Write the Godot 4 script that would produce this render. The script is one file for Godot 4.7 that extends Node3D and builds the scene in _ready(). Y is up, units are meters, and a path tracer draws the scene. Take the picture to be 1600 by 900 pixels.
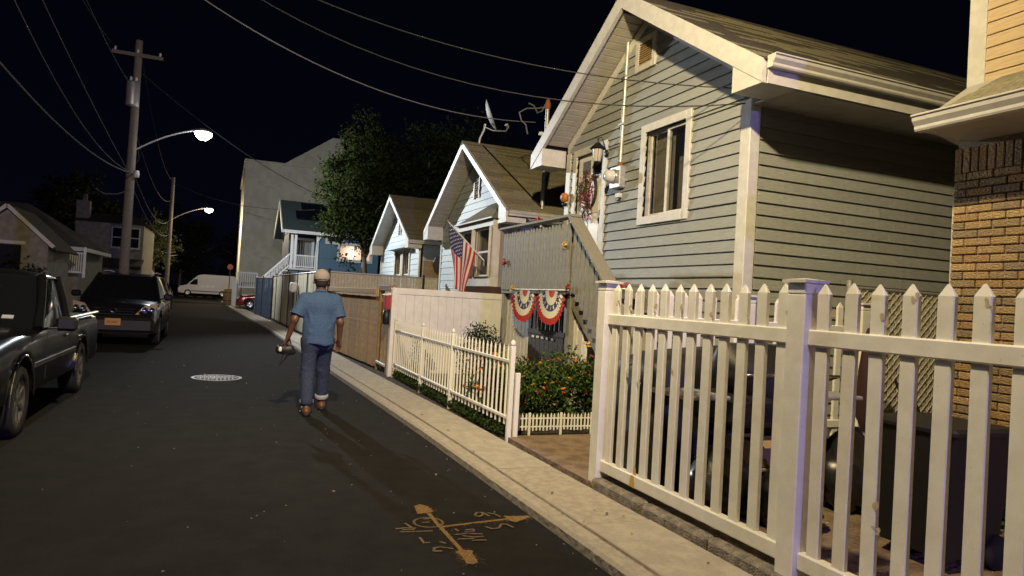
extends Node3D
# Night street: world x = towards the houses, -z = along the street, y up, metres.

var rng := RandomNumberGenerator.new()
var M := {}
var used := {}

func _ready():
	rng.seed = 4242
	camera_and_sky()
	materials()
	ground()
	street_lamps_and_wires()
	grey_house()
	brick_house()
	blue_house_and_neighbours()
	far_right_buildings()
	left_buildings()
	fences()
	garden()
	yard_clutter()
	trees()
	vehicles()
	person()
	small_things()

# ------------------------------------------------------------------ camera, sky, exposure
func camera_and_sky():
	var cam := Camera3D.new()
	cam.name = "camera"
	cam.fov = 44.87
	cam.near = 0.05
	cam.far = 600.0
	var yaw := deg_to_rad(22.3)
	var pitch := atan(20.0 / 1090.0)
	var roll := 0.058
	var fw := Vector3(sin(yaw) * cos(pitch), sin(pitch), -cos(yaw) * cos(pitch))
	var r := fw.cross(Vector3.UP).normalized()
	var u := r.cross(fw)
	var r2 := r * cos(roll) + u * sin(roll)
	var u2 := u * cos(roll) - r * sin(roll)
	cam.transform = Transform3D(Basis(r2, u2, -fw), Vector3(0, 1.52, 0))
	add_child(cam)
	cam.current = true
	var env := Environment.new()
	env.background_mode = Environment.BG_SKY
	var sky := Sky.new()
	var sm := ProceduralSkyMaterial.new()
	sm.sky_top_color = Color(0.010, 0.010, 0.036)
	sm.sky_horizon_color = Color(0.022, 0.022, 0.065)
	sm.sky_curve = 0.12
	sm.ground_bottom_color = Color(0.02, 0.02, 0.03)
	sm.ground_horizon_color = Color(0.03, 0.032, 0.06)
	sm.sky_energy_multiplier = 1.0
	sm.ground_energy_multiplier = 1.0
	sky.sky_material = sm
	env.sky = sky
	env.background_energy_multiplier = 1.0
	env.tonemap_mode = Environment.TONE_MAPPER_LINEAR
	env.tonemap_exposure = 1.0
	env.sdfgi_enabled = true
	env.ssao_enabled = true
	env.ssil_enabled = true
	var we := WorldEnvironment.new()
	we.name = "environment"
	we.environment = env
	add_child(we)

# ------------------------------------------------------------------ helpers: names and nodes
func numbered(n: String) -> String:
	if not used.has(n):
		used[n] = 0
		return n
	used[n] += 1
	return "%s_%03d" % [n, used[n]]

func tag(o, label, category, group = ""):
	o.set_meta("label", label)
	o.set_meta("category", category)
	if group != "":
		o.set_meta("group", group)
	return o

func thing(called, label, category, at = Vector3.ZERO, turn = 0.0, group = ""):
	var o := Node3D.new()
	o.name = numbered(called)
	add_child(o)
	o.position = at
	o.rotation.y = turn
	tag(o, label, category, group)
	return o

func copy_of(root, at, turn, label, group = ""):
	var c = root.duplicate()
	var base: String = String(root.name)
	c.name = numbered(base)
	add_child(c)
	c.position = at
	c.rotation.y = turn
	c.set_meta("label", label)
	if group != "":
		c.set_meta("group", group)
	return c

func obj(called, s: SurfaceTool, m, parent = null, normals := true):
	if normals:
		s.generate_normals()
	var o := MeshInstance3D.new()
	o.mesh = s.commit()
	o.material_override = m
	if parent == null:
		o.name = numbered(called)
		add_child(o)
	else:
		o.name = called
		parent.add_child(o, true)
	return o

func inst(called, mesh, m, parent, xf: Transform3D):
	var o := MeshInstance3D.new()
	o.mesh = mesh
	o.material_override = m
	o.name = called
	o.transform = xf
	if parent == null:
		o.name = numbered(called)
		add_child(o)
	else:
		parent.add_child(o, true)
	return o

func struct(called, s, m):
	var o = obj(called, s, m)
	o.set_meta("kind", "structure")
	return o

# ------------------------------------------------------------------ helpers: shapes
func S() -> SurfaceTool:
	var s := SurfaceTool.new()
	s.begin(Mesh.PRIMITIVE_TRIANGLES)
	s.set_smooth_group(-1)
	return s

func tri(s: SurfaceTool, a, b, c):
	s.add_vertex(a)
	s.add_vertex(c)
	s.add_vertex(b)

func quad(s: SurfaceTool, a, b, c, d):
	s.add_vertex(a)
	s.add_vertex(c)
	s.add_vertex(b)
	s.add_vertex(a)
	s.add_vertex(d)
	s.add_vertex(c)

# eight corners given as two rings (each counter-clockwise seen from the far end b)
func hexa(s, a: Array, b: Array):
	var n := a.size()
	for i in n:
		var j := (i + 1) % n
		quad(s, a[i], a[j], b[j], b[i])
	for i in range(1, n - 1):
		tri(s, b[0], b[i], b[i + 1])
		tri(s, a[0], a[i + 1], a[i])

func bx(s, c: Vector3, size: Vector3, bs := Basis.IDENTITY):
	var h := size * 0.5
	var p := []
	for k in [-1, 1]:
		for e in [[-1, -1], [1, -1], [1, 1], [-1, 1]]:
			p.append(c + bs * Vector3(h.x * e[0], h.y * e[1], h.z * k))
	hexa(s, [p[0], p[1], p[2], p[3]], [p[4], p[5], p[6], p[7]])

# box with chamfered edges
func cbx(s, c: Vector3, size: Vector3, ch := 0.006, bs := Basis.IDENTITY):
	var h := size * 0.5
	ch = min(ch, min(h.x, min(h.y, h.z)) * 0.8)
	for a in 3:
		var b := (a + 1) % 3
		var d := (a + 2) % 3
		for sg in [-1.0, 1.0]:
			var q := []
			for e in [[-1, -1], [1, -1], [1, 1], [-1, 1]]:
				var v := Vector3.ZERO
				v[a] = h[a] * sg
				v[b] = (h[b] - ch) * e[0]
				v[d] = (h[d] - ch) * e[1]
				q.append(c + bs * v)
			if sg > 0:
				quad(s, q[0], q[1], q[2], q[3])
			else:
				quad(s, q[3], q[2], q[1], q[0])
		# the four edges that run along axis a
		for sb in [-1.0, 1.0]:
			for sd in [-1.0, 1.0]:
				var v1 := Vector3.ZERO
				var v2 := Vector3.ZERO
				v1[a] = -(h[a] - ch)
				v1[b] = h[b] * sb
				v1[d] = (h[d] - ch) * sd
				v2[a] = v1[a]
				v2[b] = (h[b] - ch) * sb
				v2[d] = h[d] * sd
				var v3 := v2
				v3[a] = -v2[a]
				var v4 := v1
				v4[a] = -v1[a]
				if sb * sd > 0:
					quad(s, c + bs * v1, c + bs * v2, c + bs * v3, c + bs * v4)
				else:
					quad(s, c + bs * v4, c + bs * v3, c + bs * v2, c + bs * v1)
	for sx in [-1.0, 1.0]:
		for sy in [-1.0, 1.0]:
			for sz in [-1.0, 1.0]:
				var a1 := c + bs * Vector3(h.x * sx, (h.y - ch) * sy, (h.z - ch) * sz)
				var a2 := c + bs * Vector3((h.x - ch) * sx, h.y * sy, (h.z - ch) * sz)
				var a3 := c + bs * Vector3((h.x - ch) * sx, (h.y - ch) * sy, h.z * sz)
				if sx * sy * sz > 0:
					tri(s, a1, a2, a3)
				else:
					tri(s, a3, a2, a1)

# bar of rectangular section between two points; w across, t along "up" hint
func bar(s, a: Vector3, b: Vector3, w: float, t: float, up := Vector3.UP, ch := 0.004):
	var d := (b - a)
	var z := d.normalized()
	var x := up.cross(z)
	if x.length() < 0.01:
		x = Vector3.RIGHT.cross(z)
	x = x.normalized()
	var y := z.cross(x)
	cbx(s, (a + b) * 0.5, Vector3(w, t, d.length()), ch, Basis(x, y, z))

func tube(s, pts: Array, rad, seg := 8, caps := true):
	s.set_smooth_group(1)
	var n := pts.size()
	var rings := []
	var up := Vector3.UP
	for i in n:
		var d: Vector3 = (pts[min(i + 1, n - 1)] - pts[max(i - 1, 0)]).normalized()
		if i == 0:
			up = Vector3.UP if abs(d.y) < 0.9 else Vector3.RIGHT
		var x := up.cross(d).normalized()
		var y := d.cross(x).normalized()
		up = y
		var r: float = rad[i] if rad is Array else rad
		var ring := []
		for k in seg:
			var an := TAU * k / seg
			ring.append(pts[i] + (x * cos(an) + y * sin(an)) * r)
		rings.append(ring)
	for i in n - 1:
		for k in seg:
			var j := (k + 1) % seg
			quad(s, rings[i][k], rings[i][j], rings[i + 1][j], rings[i + 1][k])
	if caps:
		s.set_smooth_group(-1)
		for k in range(1, seg - 1):
			tri(s, rings[n - 1][0], rings[n - 1][k], rings[n - 1][k + 1])
			tri(s, rings[0][0], rings[0][k + 1], rings[0][k])
	s.set_smooth_group(-1)

# profile of [radius, height] turned about the local y axis
func lathe(s, prof: Array, seg: int, xf := Transform3D.IDENTITY, sm := true):
	s.set_smooth_group(1 if sm else -1)
	for i in prof.size() - 1:
		for k in seg:
			var a0 := TAU * k / seg
			var a1 := TAU * (k + 1) / seg
			var p := func(r, y, an): return xf * Vector3(r * cos(an), y, -r * sin(an))
			var A = p.call(prof[i][0], prof[i][1], a0)
			var B = p.call(prof[i][0], prof[i][1], a1)
			var C = p.call(prof[i + 1][0], prof[i + 1][1], a1)
			var D = p.call(prof[i + 1][0], prof[i + 1][1], a0)
			if prof[i][0] < 1e-6:
				tri(s, A, C, D)
			elif prof[i + 1][0] < 1e-6:
				tri(s, A, B, C)
			else:
				quad(s, A, B, C, D)
	s.set_smooth_group(-1)

# flat polygon (2D, counter-clockwise) pushed along the local z axis of xf, from 0 to depth
func extrude(s, poly: PackedVector2Array, depth: float, xf: Transform3D):
	var n := poly.size()
	for i in n:
		var j := (i + 1) % n
		quad(s, xf * Vector3(poly[i].x, poly[i].y, 0), xf * Vector3(poly[j].x, poly[j].y, 0), xf * Vector3(poly[j].x, poly[j].y, depth), xf * Vector3(poly[i].x, poly[i].y, depth))
	var t := Geometry2D.triangulate_polygon(poly)
	for k in range(0, t.size(), 3):
		var a := poly[t[k]]
		var b := poly[t[k + 1]]
		var c := poly[t[k + 2]]
		if (b - a).cross(c - a) < 0:
			var w := b
			b = c
			c = w
		tri(s, xf * Vector3(a.x, a.y, depth), xf * Vector3(b.x, b.y, depth), xf * Vector3(c.x, c.y, depth))
		tri(s, xf * Vector3(a.x, a.y, 0), xf * Vector3(c.x, c.y, 0), xf * Vector3(b.x, b.y, 0))

# skin over rings of equal size
func loft(s, rings: Array, closed := true, caps := true, sm := true):
	s.set_smooth_group(1 if sm else -1)
	for i in rings.size() - 1:
		var a: Array = rings[i]
		var b: Array = rings[i + 1]
		var n := a.size()
		for k in (n if closed else n - 1):
			var j := (k + 1) % n
			quad(s, a[k], a[j], b[j], b[k])
	s.set_smooth_group(-1)
	if caps:
		for e in [0, rings.size() - 1]:
			var r: Array = rings[e]
			var c := Vector3.ZERO
			for p in r:
				c += p
			c /= r.size()
			for k in r.size():
				var j := (k + 1) % r.size()
				if e == 0:
					tri(s, c, r[j], r[k])
				else:
					tri(s, c, r[k], r[j])

func sag(a: Vector3, b: Vector3, drop: float, n := 24) -> Array:
	var r := []
	for i in n + 1:
		var t := float(i) / n
		r.append(a.lerp(b, t) + Vector3(0, -4.0 * drop * t * (1 - t), 0))
	return r

# ------------------------------------------------------------------ materials
func lin(r, g, b) -> Color:
	return Color(r, g, b).linear_to_srgb()

func noise_img(sd: int, freq: float, oct: int, size := 256) -> Image:
	var f := FastNoiseLite.new()
	f.seed = sd
	f.noise_type = FastNoiseLite.TYPE_SIMPLEX_SMOOTH
	f.frequency = freq
	f.fractal_octaves = oct
	f.fractal_gain = 0.6
	return f.get_seamless_image(size, size)

# colour texture between two linear colours, optional dark or light specks
func ctex(sd: int, freq: float, oct: int, c0: Color, c1: Color, size := 256, speck := 0.0, speck_col := Color.BLACK, grain := 0.0) -> ImageTexture:
	var src := noise_img(sd, freq, oct, size)
	src.convert(Image.FORMAT_L8)
	var d := src.get_data()
	var o := PackedByteArray()
	o.resize(size * size * 3)
	var r := RandomNumberGenerator.new()
	r.seed = sd * 7 + 1
	for i in size * size:
		var t: float = smoothstep(0.2, 0.8, d[i] / 255.0)
		var c := c0.lerp(c1, t)
		if grain > 0.0:
			var g := 1.0 + r.randf_range(-grain, grain)
			c = Color(c.r * g, c.g * g, c.b * g)
		if speck > 0.0 and r.randf() < speck:
			c = c.lerp(speck_col, r.randf_range(0.3, 1.0))
		c = c.clamp().linear_to_srgb()
		o[i * 3] = int(c.r * 255.0)
		o[i * 3 + 1] = int(c.g * 255.0)
		o[i * 3 + 2] = int(c.b * 255.0)
	var im := Image.create_from_data(size, size, false, Image.FORMAT_RGB8, o)
	return ImageTexture.create_from_image(im)

func ntex(sd: int, freq: float, oct: int, strength := 4.0, size := 256) -> ImageTexture:
	var im := noise_img(sd, freq, oct, size)
	im.convert(Image.FORMAT_RGBA8)
	im.bump_map_to_normal_map(strength)
	return ImageTexture.create_from_image(im)

func mat(c: Color, rough := 0.6, metal := 0.0) -> StandardMaterial3D:
	var m := StandardMaterial3D.new()
	m.albedo_color = c.linear_to_srgb()
	m.roughness = rough
	m.metallic = metal
	return m

func tmat(tex, sc, rough := 0.7, nrm = null, nscale := 1.0) -> StandardMaterial3D:
	var m := StandardMaterial3D.new()
	m.albedo_texture = tex
	m.roughness = rough
	m.uv1_triplanar = true
	m.uv1_world_triplanar = true
	m.uv1_scale = sc if sc is Vector3 else Vector3(sc, sc, sc)
	if nrm != null:
		m.normal_enabled = true
		m.normal_texture = nrm
		m.normal_scale = nscale
	return m

func glow(c: Color, e: float) -> StandardMaterial3D:
	var m := mat(Color(0.8, 0.8, 0.8), 0.4)
	m.emission_enabled = true
	m.emission = c.linear_to_srgb()
	m.emission_energy_multiplier = e
	return m

func glass(c: Color, alpha: float) -> StandardMaterial3D:
	var m := mat(c, 0.02)
	m.albedo_color.a = alpha
	m.transparency = BaseMaterial3D.TRANSPARENCY_ALPHA
	m.metallic_specular = 0.6
	return m

func materials():
	var fine := ntex(11, 0.06, 4, 6.0)
	var soft := ntex(12, 0.02, 3, 3.0)
	var grit := ntex(13, 0.18, 3, 9.0)
	M.asphalt = tmat(ctex(1, 0.008, 4, Color(0.0185, 0.018, 0.018), Color(0.0225, 0.0217, 0.0217), 1024, 0.01, Color(0.055, 0.05, 0.045), 0.22), 0.3, 0.85)
	M.asphalt.metallic_specular = 0.12
	M.asphalt.roughness = 0.95
	M.concrete = tmat(ctex(2, 0.012, 5, Color(0.35, 0.31, 0.25), Color(0.42, 0.375, 0.30), 512, 0.012, Color(0.14, 0.12, 0.10), 0.12), 0.7, 0.88, fine, 0.22)
	M.concrete_b = tmat(ctex(3, 0.02, 5, Color(0.32, 0.28, 0.225), Color(0.40, 0.355, 0.285), 512, 0.02, Color(0.12, 0.10, 0.08), 0.14), 0.9, 0.88, fine, 0.25)
	M.kerb = tmat(ctex(4, 0.03, 5, Color(0.16, 0.14, 0.115), Color(0.31, 0.27, 0.21), 256, 0.04, Color(0.06, 0.05, 0.05), 0.2), 1.4, 0.9, grit, 0.8)
	M.patio = tmat(ctex(5, 0.015, 5, Color(0.15, 0.10, 0.07), Color(0.25, 0.18, 0.125), 256, 0.02, Color(0.08, 0.06, 0.05), 0.15), 0.8, 0.85, fine, 0.5)
	M.soil = tmat(ctex(6, 0.04, 5, Color(0.03, 0.022, 0.015), Color(0.09, 0.07, 0.045), 256, 0.05, Color(0.2, 0.17, 0.12), 0.3), 1.5, 0.95, grit, 1.5)
	M.lawn = tmat(ctex(7, 0.03, 5, Color(0.025, 0.03, 0.015), Color(0.06, 0.06, 0.035), 256, 0.0, Color.BLACK, 0.3), 0.7, 0.95, grit, 1.0)
	# paints and boards
	M.trim = tmat(ctex(20, 0.02, 4, Color(0.52, 0.51, 0.485), Color(0.58, 0.57, 0.55), 256, 0.001, Color(0.4, 0.35, 0.3), 0.03), Vector3(1.2, 1.2, 1.2), 0.5, soft, 0.15)
	M.vinyl = tmat(ctex(21, 0.015, 5, Color(0.72, 0.71, 0.69), Color(0.78, 0.775, 0.76), 256, 0.0012, Color(0.35, 0.30, 0.25), 0.03), 1.1, 0.42, soft, 0.12)
	M.grey = []
	for i in 3:
		var g := 0.93 + 0.06 * i
		M.grey.append(tmat(ctex(30 + i, 0.03, 4, Color(0.255, 0.268, 0.268) * g, Color(0.305, 0.32, 0.318) * g, 256, 0.0, Color.BLACK, 0.04), Vector3(0.5, 7.0, 0.5), 0.62, fine, 0.25))
	M.pale_blue = tmat(ctex(34, 0.03, 4, Color(0.40, 0.47, 0.49), Color(0.50, 0.57, 0.59), 256, 0.002, Color(0.25, 0.2, 0.15), 0.04), Vector3(0.7, 5.0, 0.7), 0.6, soft, 0.2)
	M.tan_siding = tmat(ctex(35, 0.03, 4, Color(0.44, 0.33, 0.20), Color(0.53, 0.41, 0.26), 256, 0.0, Color.BLACK, 0.04), Vector3(0.5, 6.0, 0.5), 0.55, soft, 0.2)
	M.slate_blue = tmat(ctex(36, 0.03, 4, Color(0.055, 0.115, 0.165), Color(0.08, 0.15, 0.21), 256, 0.0, Color.BLACK, 0.04), Vector3(0.5, 5.0, 0.5), 0.6, soft, 0.2)
	M.beige = tmat(ctex(37, 0.01, 4, Color(0.47, 0.45, 0.33), Color(0.55, 0.53, 0.41), 256, 0.0, Color.BLACK, 0.05), 0.4, 0.75, soft, 0.2)
	M.taupe = tmat(ctex(38, 0.02, 4, Color(0.19, 0.175, 0.155), Color(0.26, 0.24, 0.21), 256, 0.0, Color.BLACK, 0.06), 0.6, 0.8, soft, 0.2)
	M.deck = tmat(ctex(39, 0.03, 5, Color(0.17, 0.165, 0.14), Color(0.235, 0.225, 0.19), 256, 0.004, Color(0.08, 0.07, 0.06), 0.06), Vector3(4.0, 0.7, 4.0), 0.65, fine, 0.25)
	M.brown = tmat(ctex(40, 0.03, 5, Color(0.016, 0.011, 0.009), Color(0.032, 0.022, 0.016), 256, 0.0, Color.BLACK, 0.2), Vector3(5, 0.8, 5), 0.6, fine, 0.3)
	M.wood = []
	for i in 4:
		var k := 1.75 + 0.25 * i
		M.wood.append(tmat(ctex(42 + i, 0.03, 5, Color(0.135, 0.08, 0.03) * k, Color(0.25, 0.16, 0.068) * k, 256, 0.01, Color(0.05, 0.035, 0.02), 0.15), Vector3(6.0, 0.6, 6.0), 0.8, fine, 0.6))
	M.rail_wood = tmat(ctex(47, 0.03, 5, Color(0.20, 0.125, 0.05), Color(0.34, 0.22, 0.10), 256, 0.01, Color(0.06, 0.04, 0.02), 0.12), Vector3(6.0, 0.8, 6.0), 0.75, fine, 0.5)
	M.soffit = tmat(ctex(48, 0.02, 3, Color(0.38, 0.36, 0.32), Color(0.44, 0.42, 0.38), 128, 0.0, Color.BLACK, 0.03), 1.0, 0.6)
	# roofs
	M.shingle = []
	for i in 5:
		var k2: float = [0.78, 0.9, 1.0, 1.12, 0.96][i]
		M.shingle.append(tmat(ctex(50 + i, 0.05, 4, Color(0.22, 0.20, 0.125) * k2, Color(0.38, 0.345, 0.23) * k2, 256, 0.05, Color(0.26, 0.24, 0.2), 0.35), 1.6, 0.92, grit, 0.9))
	M.shingle_dark = tmat(ctex(56, 0.05, 4, Color(0.04, 0.036, 0.03), Color(0.085, 0.075, 0.06), 256, 0.04, Color(0.2, 0.18, 0.15), 0.35), 1.6, 0.92, grit, 0.9)
	M.roof_green = tmat(ctex(57, 0.05, 4, Color(0.03, 0.05, 0.045), Color(0.06, 0.09, 0.08), 256, 0.02, Color(0.15, 0.18, 0.16), 0.3), 1.2, 0.9, grit, 0.6)
	# brick
	M.brick = []
	var bc := [Color(0.36, 0.245, 0.125), Color(0.32, 0.22, 0.115), Color(0.40, 0.275, 0.145), Color(0.28, 0.20, 0.115), Color(0.34, 0.215, 0.10), Color(0.25, 0.185, 0.115)]
	for i in 6:
		M.brick.append(tmat(ctex(60 + i, 0.06, 4, bc[i] * 1.0, bc[i] * 1.5, 256, 0.02, Color(0.10, 0.07, 0.05), 0.18), Vector3(2.2, 5.0, 2.2), 0.9, ntex(67, 0.05, 4, 10.0), 1.3))
	M.mortar = tmat(ctex(68, 0.06, 4, Color(0.36, 0.31, 0.23), Color(0.47, 0.41, 0.31), 256, 0.02, Color(0.2, 0.17, 0.13), 0.15), 2.0, 0.95, grit, 0.8)
	# metals and odds
	M.galv = tmat(ctex(70, 0.05, 4, Color(0.42, 0.42, 0.42), Color(0.56, 0.56, 0.55), 128, 0.0, Color.BLACK, 0.05), 3.0, 0.45)
	M.galv.metallic = 0.6
	M.pole_wood = tmat(ctex(71, 0.04, 5, Color(0.14, 0.12, 0.10), Color(0.27, 0.235, 0.195), 256, 0.01, Color(0.05, 0.04, 0.03), 0.15), Vector3(7, 0.5, 7), 0.85, fine, 0.6)
	M.iron = mat(Color(0.02, 0.02, 0.021), 0.45, 0.5)
	M.black = mat(Color(0.012, 0.012, 0.013), 0.5)
	M.rubber = mat(Color(0.014, 0.014, 0.014), 0.85)
	M.cable = mat(Color(0.012, 0.012, 0.012), 0.7)
	M.cable_grey = mat(Color(0.13, 0.13, 0.13), 0.7)
	M.red = mat(Color(0.35, 0.02, 0.018), 0.55)
	M.orange = mat(Color(0.62, 0.20, 0.03), 0.5)
	M.white = mat(Color(0.75, 0.75, 0.73), 0.5)
	M.cream = mat(Color(0.62, 0.56, 0.44), 0.6)
	M.room_wall = mat(Color(0.24, 0.22, 0.19), 0.9)
	M.blind = tmat(ctex(72, 0.05, 3, Color(0.22, 0.20, 0.15), Color(0.30, 0.27, 0.21), 128, 0.0, Color.BLACK, 0.08), 4.0, 0.85)
	M.curtain = mat(Color(0.55, 0.55, 0.53), 0.9)
	M.curtain.backlight_enabled = true
	M.curtain.backlight = Color(0.3, 0.3, 0.3)
	M.pane = glass(Color(0.02, 0.025, 0.04), 0.35)
	M.lens = glass(Color(0.8, 0.8, 0.8), 0.25)
	M.chrome = mat(Color(0.75, 0.75, 0.76), 0.12, 1.0)
	M.terracotta = mat(Color(0.30, 0.12, 0.06), 0.85)

func leafmat(c0: Color, back := 0.25) -> StandardMaterial3D:
	var m := StandardMaterial3D.new()
	m.vertex_color_use_as_albedo = true
	m.roughness = 0.85
	m.metallic_specular = 0.2
	m.backlight_enabled = true
	m.backlight = Color(back, back, back)
	return m

# ------------------------------------------------------------------ ground, road, pavement
const KERB := [[-60.0, 2.3], [0.0, 2.15], [5.0, 2.1], [8.0, 2.05], [13.0, 1.87], [20.0, 1.66], [27.0, 1.42], [46.0, 0.46], [63.0, -0.2], [84.0, -1.0], [140.0, -3.0]]
const ROADW := 5.55

func kx(d: float) -> float:
	for i in KERB.size() - 1:
		if d <= KERB[i + 1][0]:
			var t: float = (d - KERB[i][0]) / (KERB[i + 1][0] - KERB[i][0])
			return lerp(KERB[i][1], KERB[i + 1][1], t)
	return KERB[-1][1]

# slab between distances d0..d1, offsets a..b from the kerb line, from y0 to y1
func strip_slab(s, d0, d1, a, b, y0, y1, ch := 0.008):
	var x00: float = kx(d0) + a
	var x01: float = kx(d0) + b
	var x10: float = kx(d1) + a
	var x11: float = kx(d1) + b
	var lo := [Vector3(x00, y0, -d0), Vector3(x01, y0, -d0), Vector3(x11, y0, -d1), Vector3(x10, y0, -d1)]
	var hi := [Vector3(x00, y1 - ch, -d0), Vector3(x01, y1 - ch, -d0), Vector3(x11, y1 - ch, -d1), Vector3(x10, y1 - ch, -d1)]
	var tp := [Vector3(x00 + ch, y1, -d0 - ch), Vector3(x01 - ch, y1, -d0 - ch), Vector3(x11 - ch, y1, -d1 + ch), Vector3(x10 + ch, y1, -d1 + ch)]
	for i in 4:
		var j := (i + 1) % 4
		quad(s, lo[i], lo[j], hi[j], hi[i])
		quad(s, hi[i], hi[j], tp[j], tp[i])
	quad(s, tp[0], tp[1], tp[2], tp[3])

func ribbon(s, pts: Array, w: float, y: float):
	for i in pts.size() - 1:
		var a := Vector2(pts[i][0], pts[i][1])
		var b := Vector2(pts[i + 1][0], pts[i + 1][1])
		var d := (b - a).normalized()
		var n := Vector2(-d.y, d.x) * w * 0.5
		var e := d * w * 0.3
		a -= e
		b += e
		quad(s, Vector3(a.x - n.x, y, a.y - n.y), Vector3(b.x - n.x, y, b.y - n.y), Vector3(b.x + n.x, y, b.y + n.y), Vector3(a.x + n.x, y, a.y + n.y))

func flat_poly(s, pts: Array, y: float):
	var p := PackedVector2Array()
	for q in pts:
		p.append(Vector2(q[0], q[1]))
	var t := Geometry2D.triangulate_polygon(p)
	for k in range(0, t.size(), 3):
		var a := p[t[k]]
		var b := p[t[k + 1]]
		var c := p[t[k + 2]]
		if (b - a).cross(c - a) > 0:
			var w := b
			b = c
			c = w
		tri(s, Vector3(a.x, y, a.y), Vector3(b.x, y, b.y), Vector3(c.x, y, c.y))

func ground():
	var s := S()
	quad(s, Vector3(-300, -0.07, 200), Vector3(300, -0.07, 200), Vector3(300, -0.07, -400), Vector3(-300, -0.07, -400))
	struct("ground", s, M.lawn)
	# road
	s = S()
	var d := -50.0
	while d < 84.0:
		var e := d + 2.0
		quad(s, Vector3(kx(d) - ROADW, 0, -d), Vector3(kx(d), 0, -d), Vector3(kx(e), 0, -e), Vector3(kx(e) - ROADW, 0, -e))
		d = e
	quad(s, Vector3(-80, 0, -84), Vector3(80, 0, -84), Vector3(80, 0, -97), Vector3(-80, 0, -97))
	struct("road", s, M.asphalt)
	# right pavement: kerb stones and slabs
	var walk := Node3D.new()
	walk.name = "pavement"
	walk.set_meta("kind", "structure")
	add_child(walk)
	s = S()
	d = -8.0
	while d < 62.0:
		strip_slab(s, d, d + 2.0, 0.02, 0.66, -0.05, 0.066)
		d += 2.0
	obj("mortar_bed", s, M.kerb, walk)
	d = -7.7
	var i := 0
	while d < 62.0:
		s = S()
		strip_slab(s, d + 0.004, d + 2.996, 0.0, 0.15, -0.06, 0.078 + rng.randf_range(-0.003, 0.003), 0.02)
		obj("kerb_stone", s, M.concrete_b, walk)
		d += 3.0
		i += 1
	d = -6.6
	i = 0
	while d < 62.0:
		var ln := 1.52
		s = S()
		strip_slab(s, d + 0.006, d + ln - 0.006, 0.158, 0.665, 0.0, 0.084 + rng.randf_range(-0.003, 0.003), 0.006)
		obj("slab", s, [M.concrete, M.concrete_b, M.concrete][i % 3], walk)
		d += ln
		i += 1
	# left pavement
	var walk2 := Node3D.new()
	walk2.name = "pavement_left"
	walk2.set_meta("kind", "structure")
	add_child(walk2)
	d = -8.0
	while d < 80.0:
		s = S()
		strip_slab(s, d + 0.006, d + 1.994, -ROADW - 1.3, -ROADW, -0.06, 0.12, 0.015)
		obj("slab", s, M.concrete_b, walk2)
		d += 2.0
	# yard on the right: paving beside the near fence and soil beyond
	s = S()
	var dy := -12.0
	while dy < 80.0:
		quad(s, Vector3(kx(dy) + 0.6, 0.06, -dy), Vector3(60, 0.06, -dy), Vector3(60, 0.06, -dy - 4), Vector3(kx(dy + 4) + 0.6, 0.06, -dy - 4))
		dy += 4.0
	struct("yard_ground", s, M.soil)
	s = S()
	bx(s, Vector3(4.12, 0.06, -5.7), Vector3(2.66, 0.1, 2.1))
	bx(s, Vector3(4.24, 0.055, -2.6), Vector3(2.44, 0.09, 4.09))
	struct("yard_paving", s, M.patio)
	# worn concrete edging under the near fence
	var edge := Node3D.new()
	edge.name = "fence_edging"
	add_child(edge)
	tag(edge, "weathered concrete edging strip under the near white picket fence", "edging")
	for k in 8:
		s = S()
		cbx(s, Vector3(2.885 + rng.randf_range(-0.004, 0.004), 0.095, -4.55 + k * 0.72), Vector3(0.2, 0.12 + rng.randf_range(-0.006, 0.006), 0.705), 0.02)
		obj("edging_block", s, M.kerb, edge)

	# survey marks sprayed on the road
	var paint := tmat(ctex(80, 0.09, 3, Color(0.17, 0.10, 0.035), Color(0.36, 0.21, 0.06), 256, 0.4, Color(0.04, 0.033, 0.028), 0.3), 1.9, 0.9)
	var paint2 := tmat(ctex(81, 0.09, 3, Color(0.10, 0.075, 0.04), Color(0.26, 0.18, 0.09), 256, 0.3, Color(0.035, 0.03, 0.028), 0.3), 1.9, 0.85)
	var mk = thing("sprayed_survey_mark", "orange sprayed arrows and figures on the dark road near the kerb", "marking", Vector3(1.45, 0.0, -4.4))
	var off := func(a): 
		var r := []
		for q in a:
			r.append([q[0] - 1.45, q[1] + 4.4])
		return r
	s = S()
	ribbon(s, off.call([[1.407, -4.72], [1.403, -4.426], [1.407, -3.96]]), 0.028, 0.005)
	obj("arrow_shaft", s, paint, mk)
	s = S()
	ribbon(s, off.call([[1.425, -4.425], [1.639, -4.456], [1.93, -4.49]]), 0.028, 0.006)
	obj("arrow_shaft", s, paint, mk)
	for h in [[[1.35, -4.9], [1.40, -4.935], [1.441, -4.87], [1.452, -4.747], [1.385, -4.722], [1.325, -4.718]],
			[[1.357, -3.966], [1.404, -3.99], [1.471, -3.971], [1.452, -3.918], [1.439, -3.779], [1.396, -3.757], [1.367, -3.78], [1.379, -3.892]],
			[[1.905, -4.555], [2.006, -4.52], [2.07, -4.529], [2.09, -4.498], [2.022, -4.456], [1.933, -4.405], [1.90, -4.458]]]:
		s = S()
		flat_poly(s, off.call(h), 0.007)
		obj("arrow_head", s, paint, mk)
	var ring := []
	for k in 25:
		var an := TAU * k / 24.0
		ring.append([1.353 + 0.097 * cos(an), -4.537 + 0.1 * sin(an)])
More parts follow.
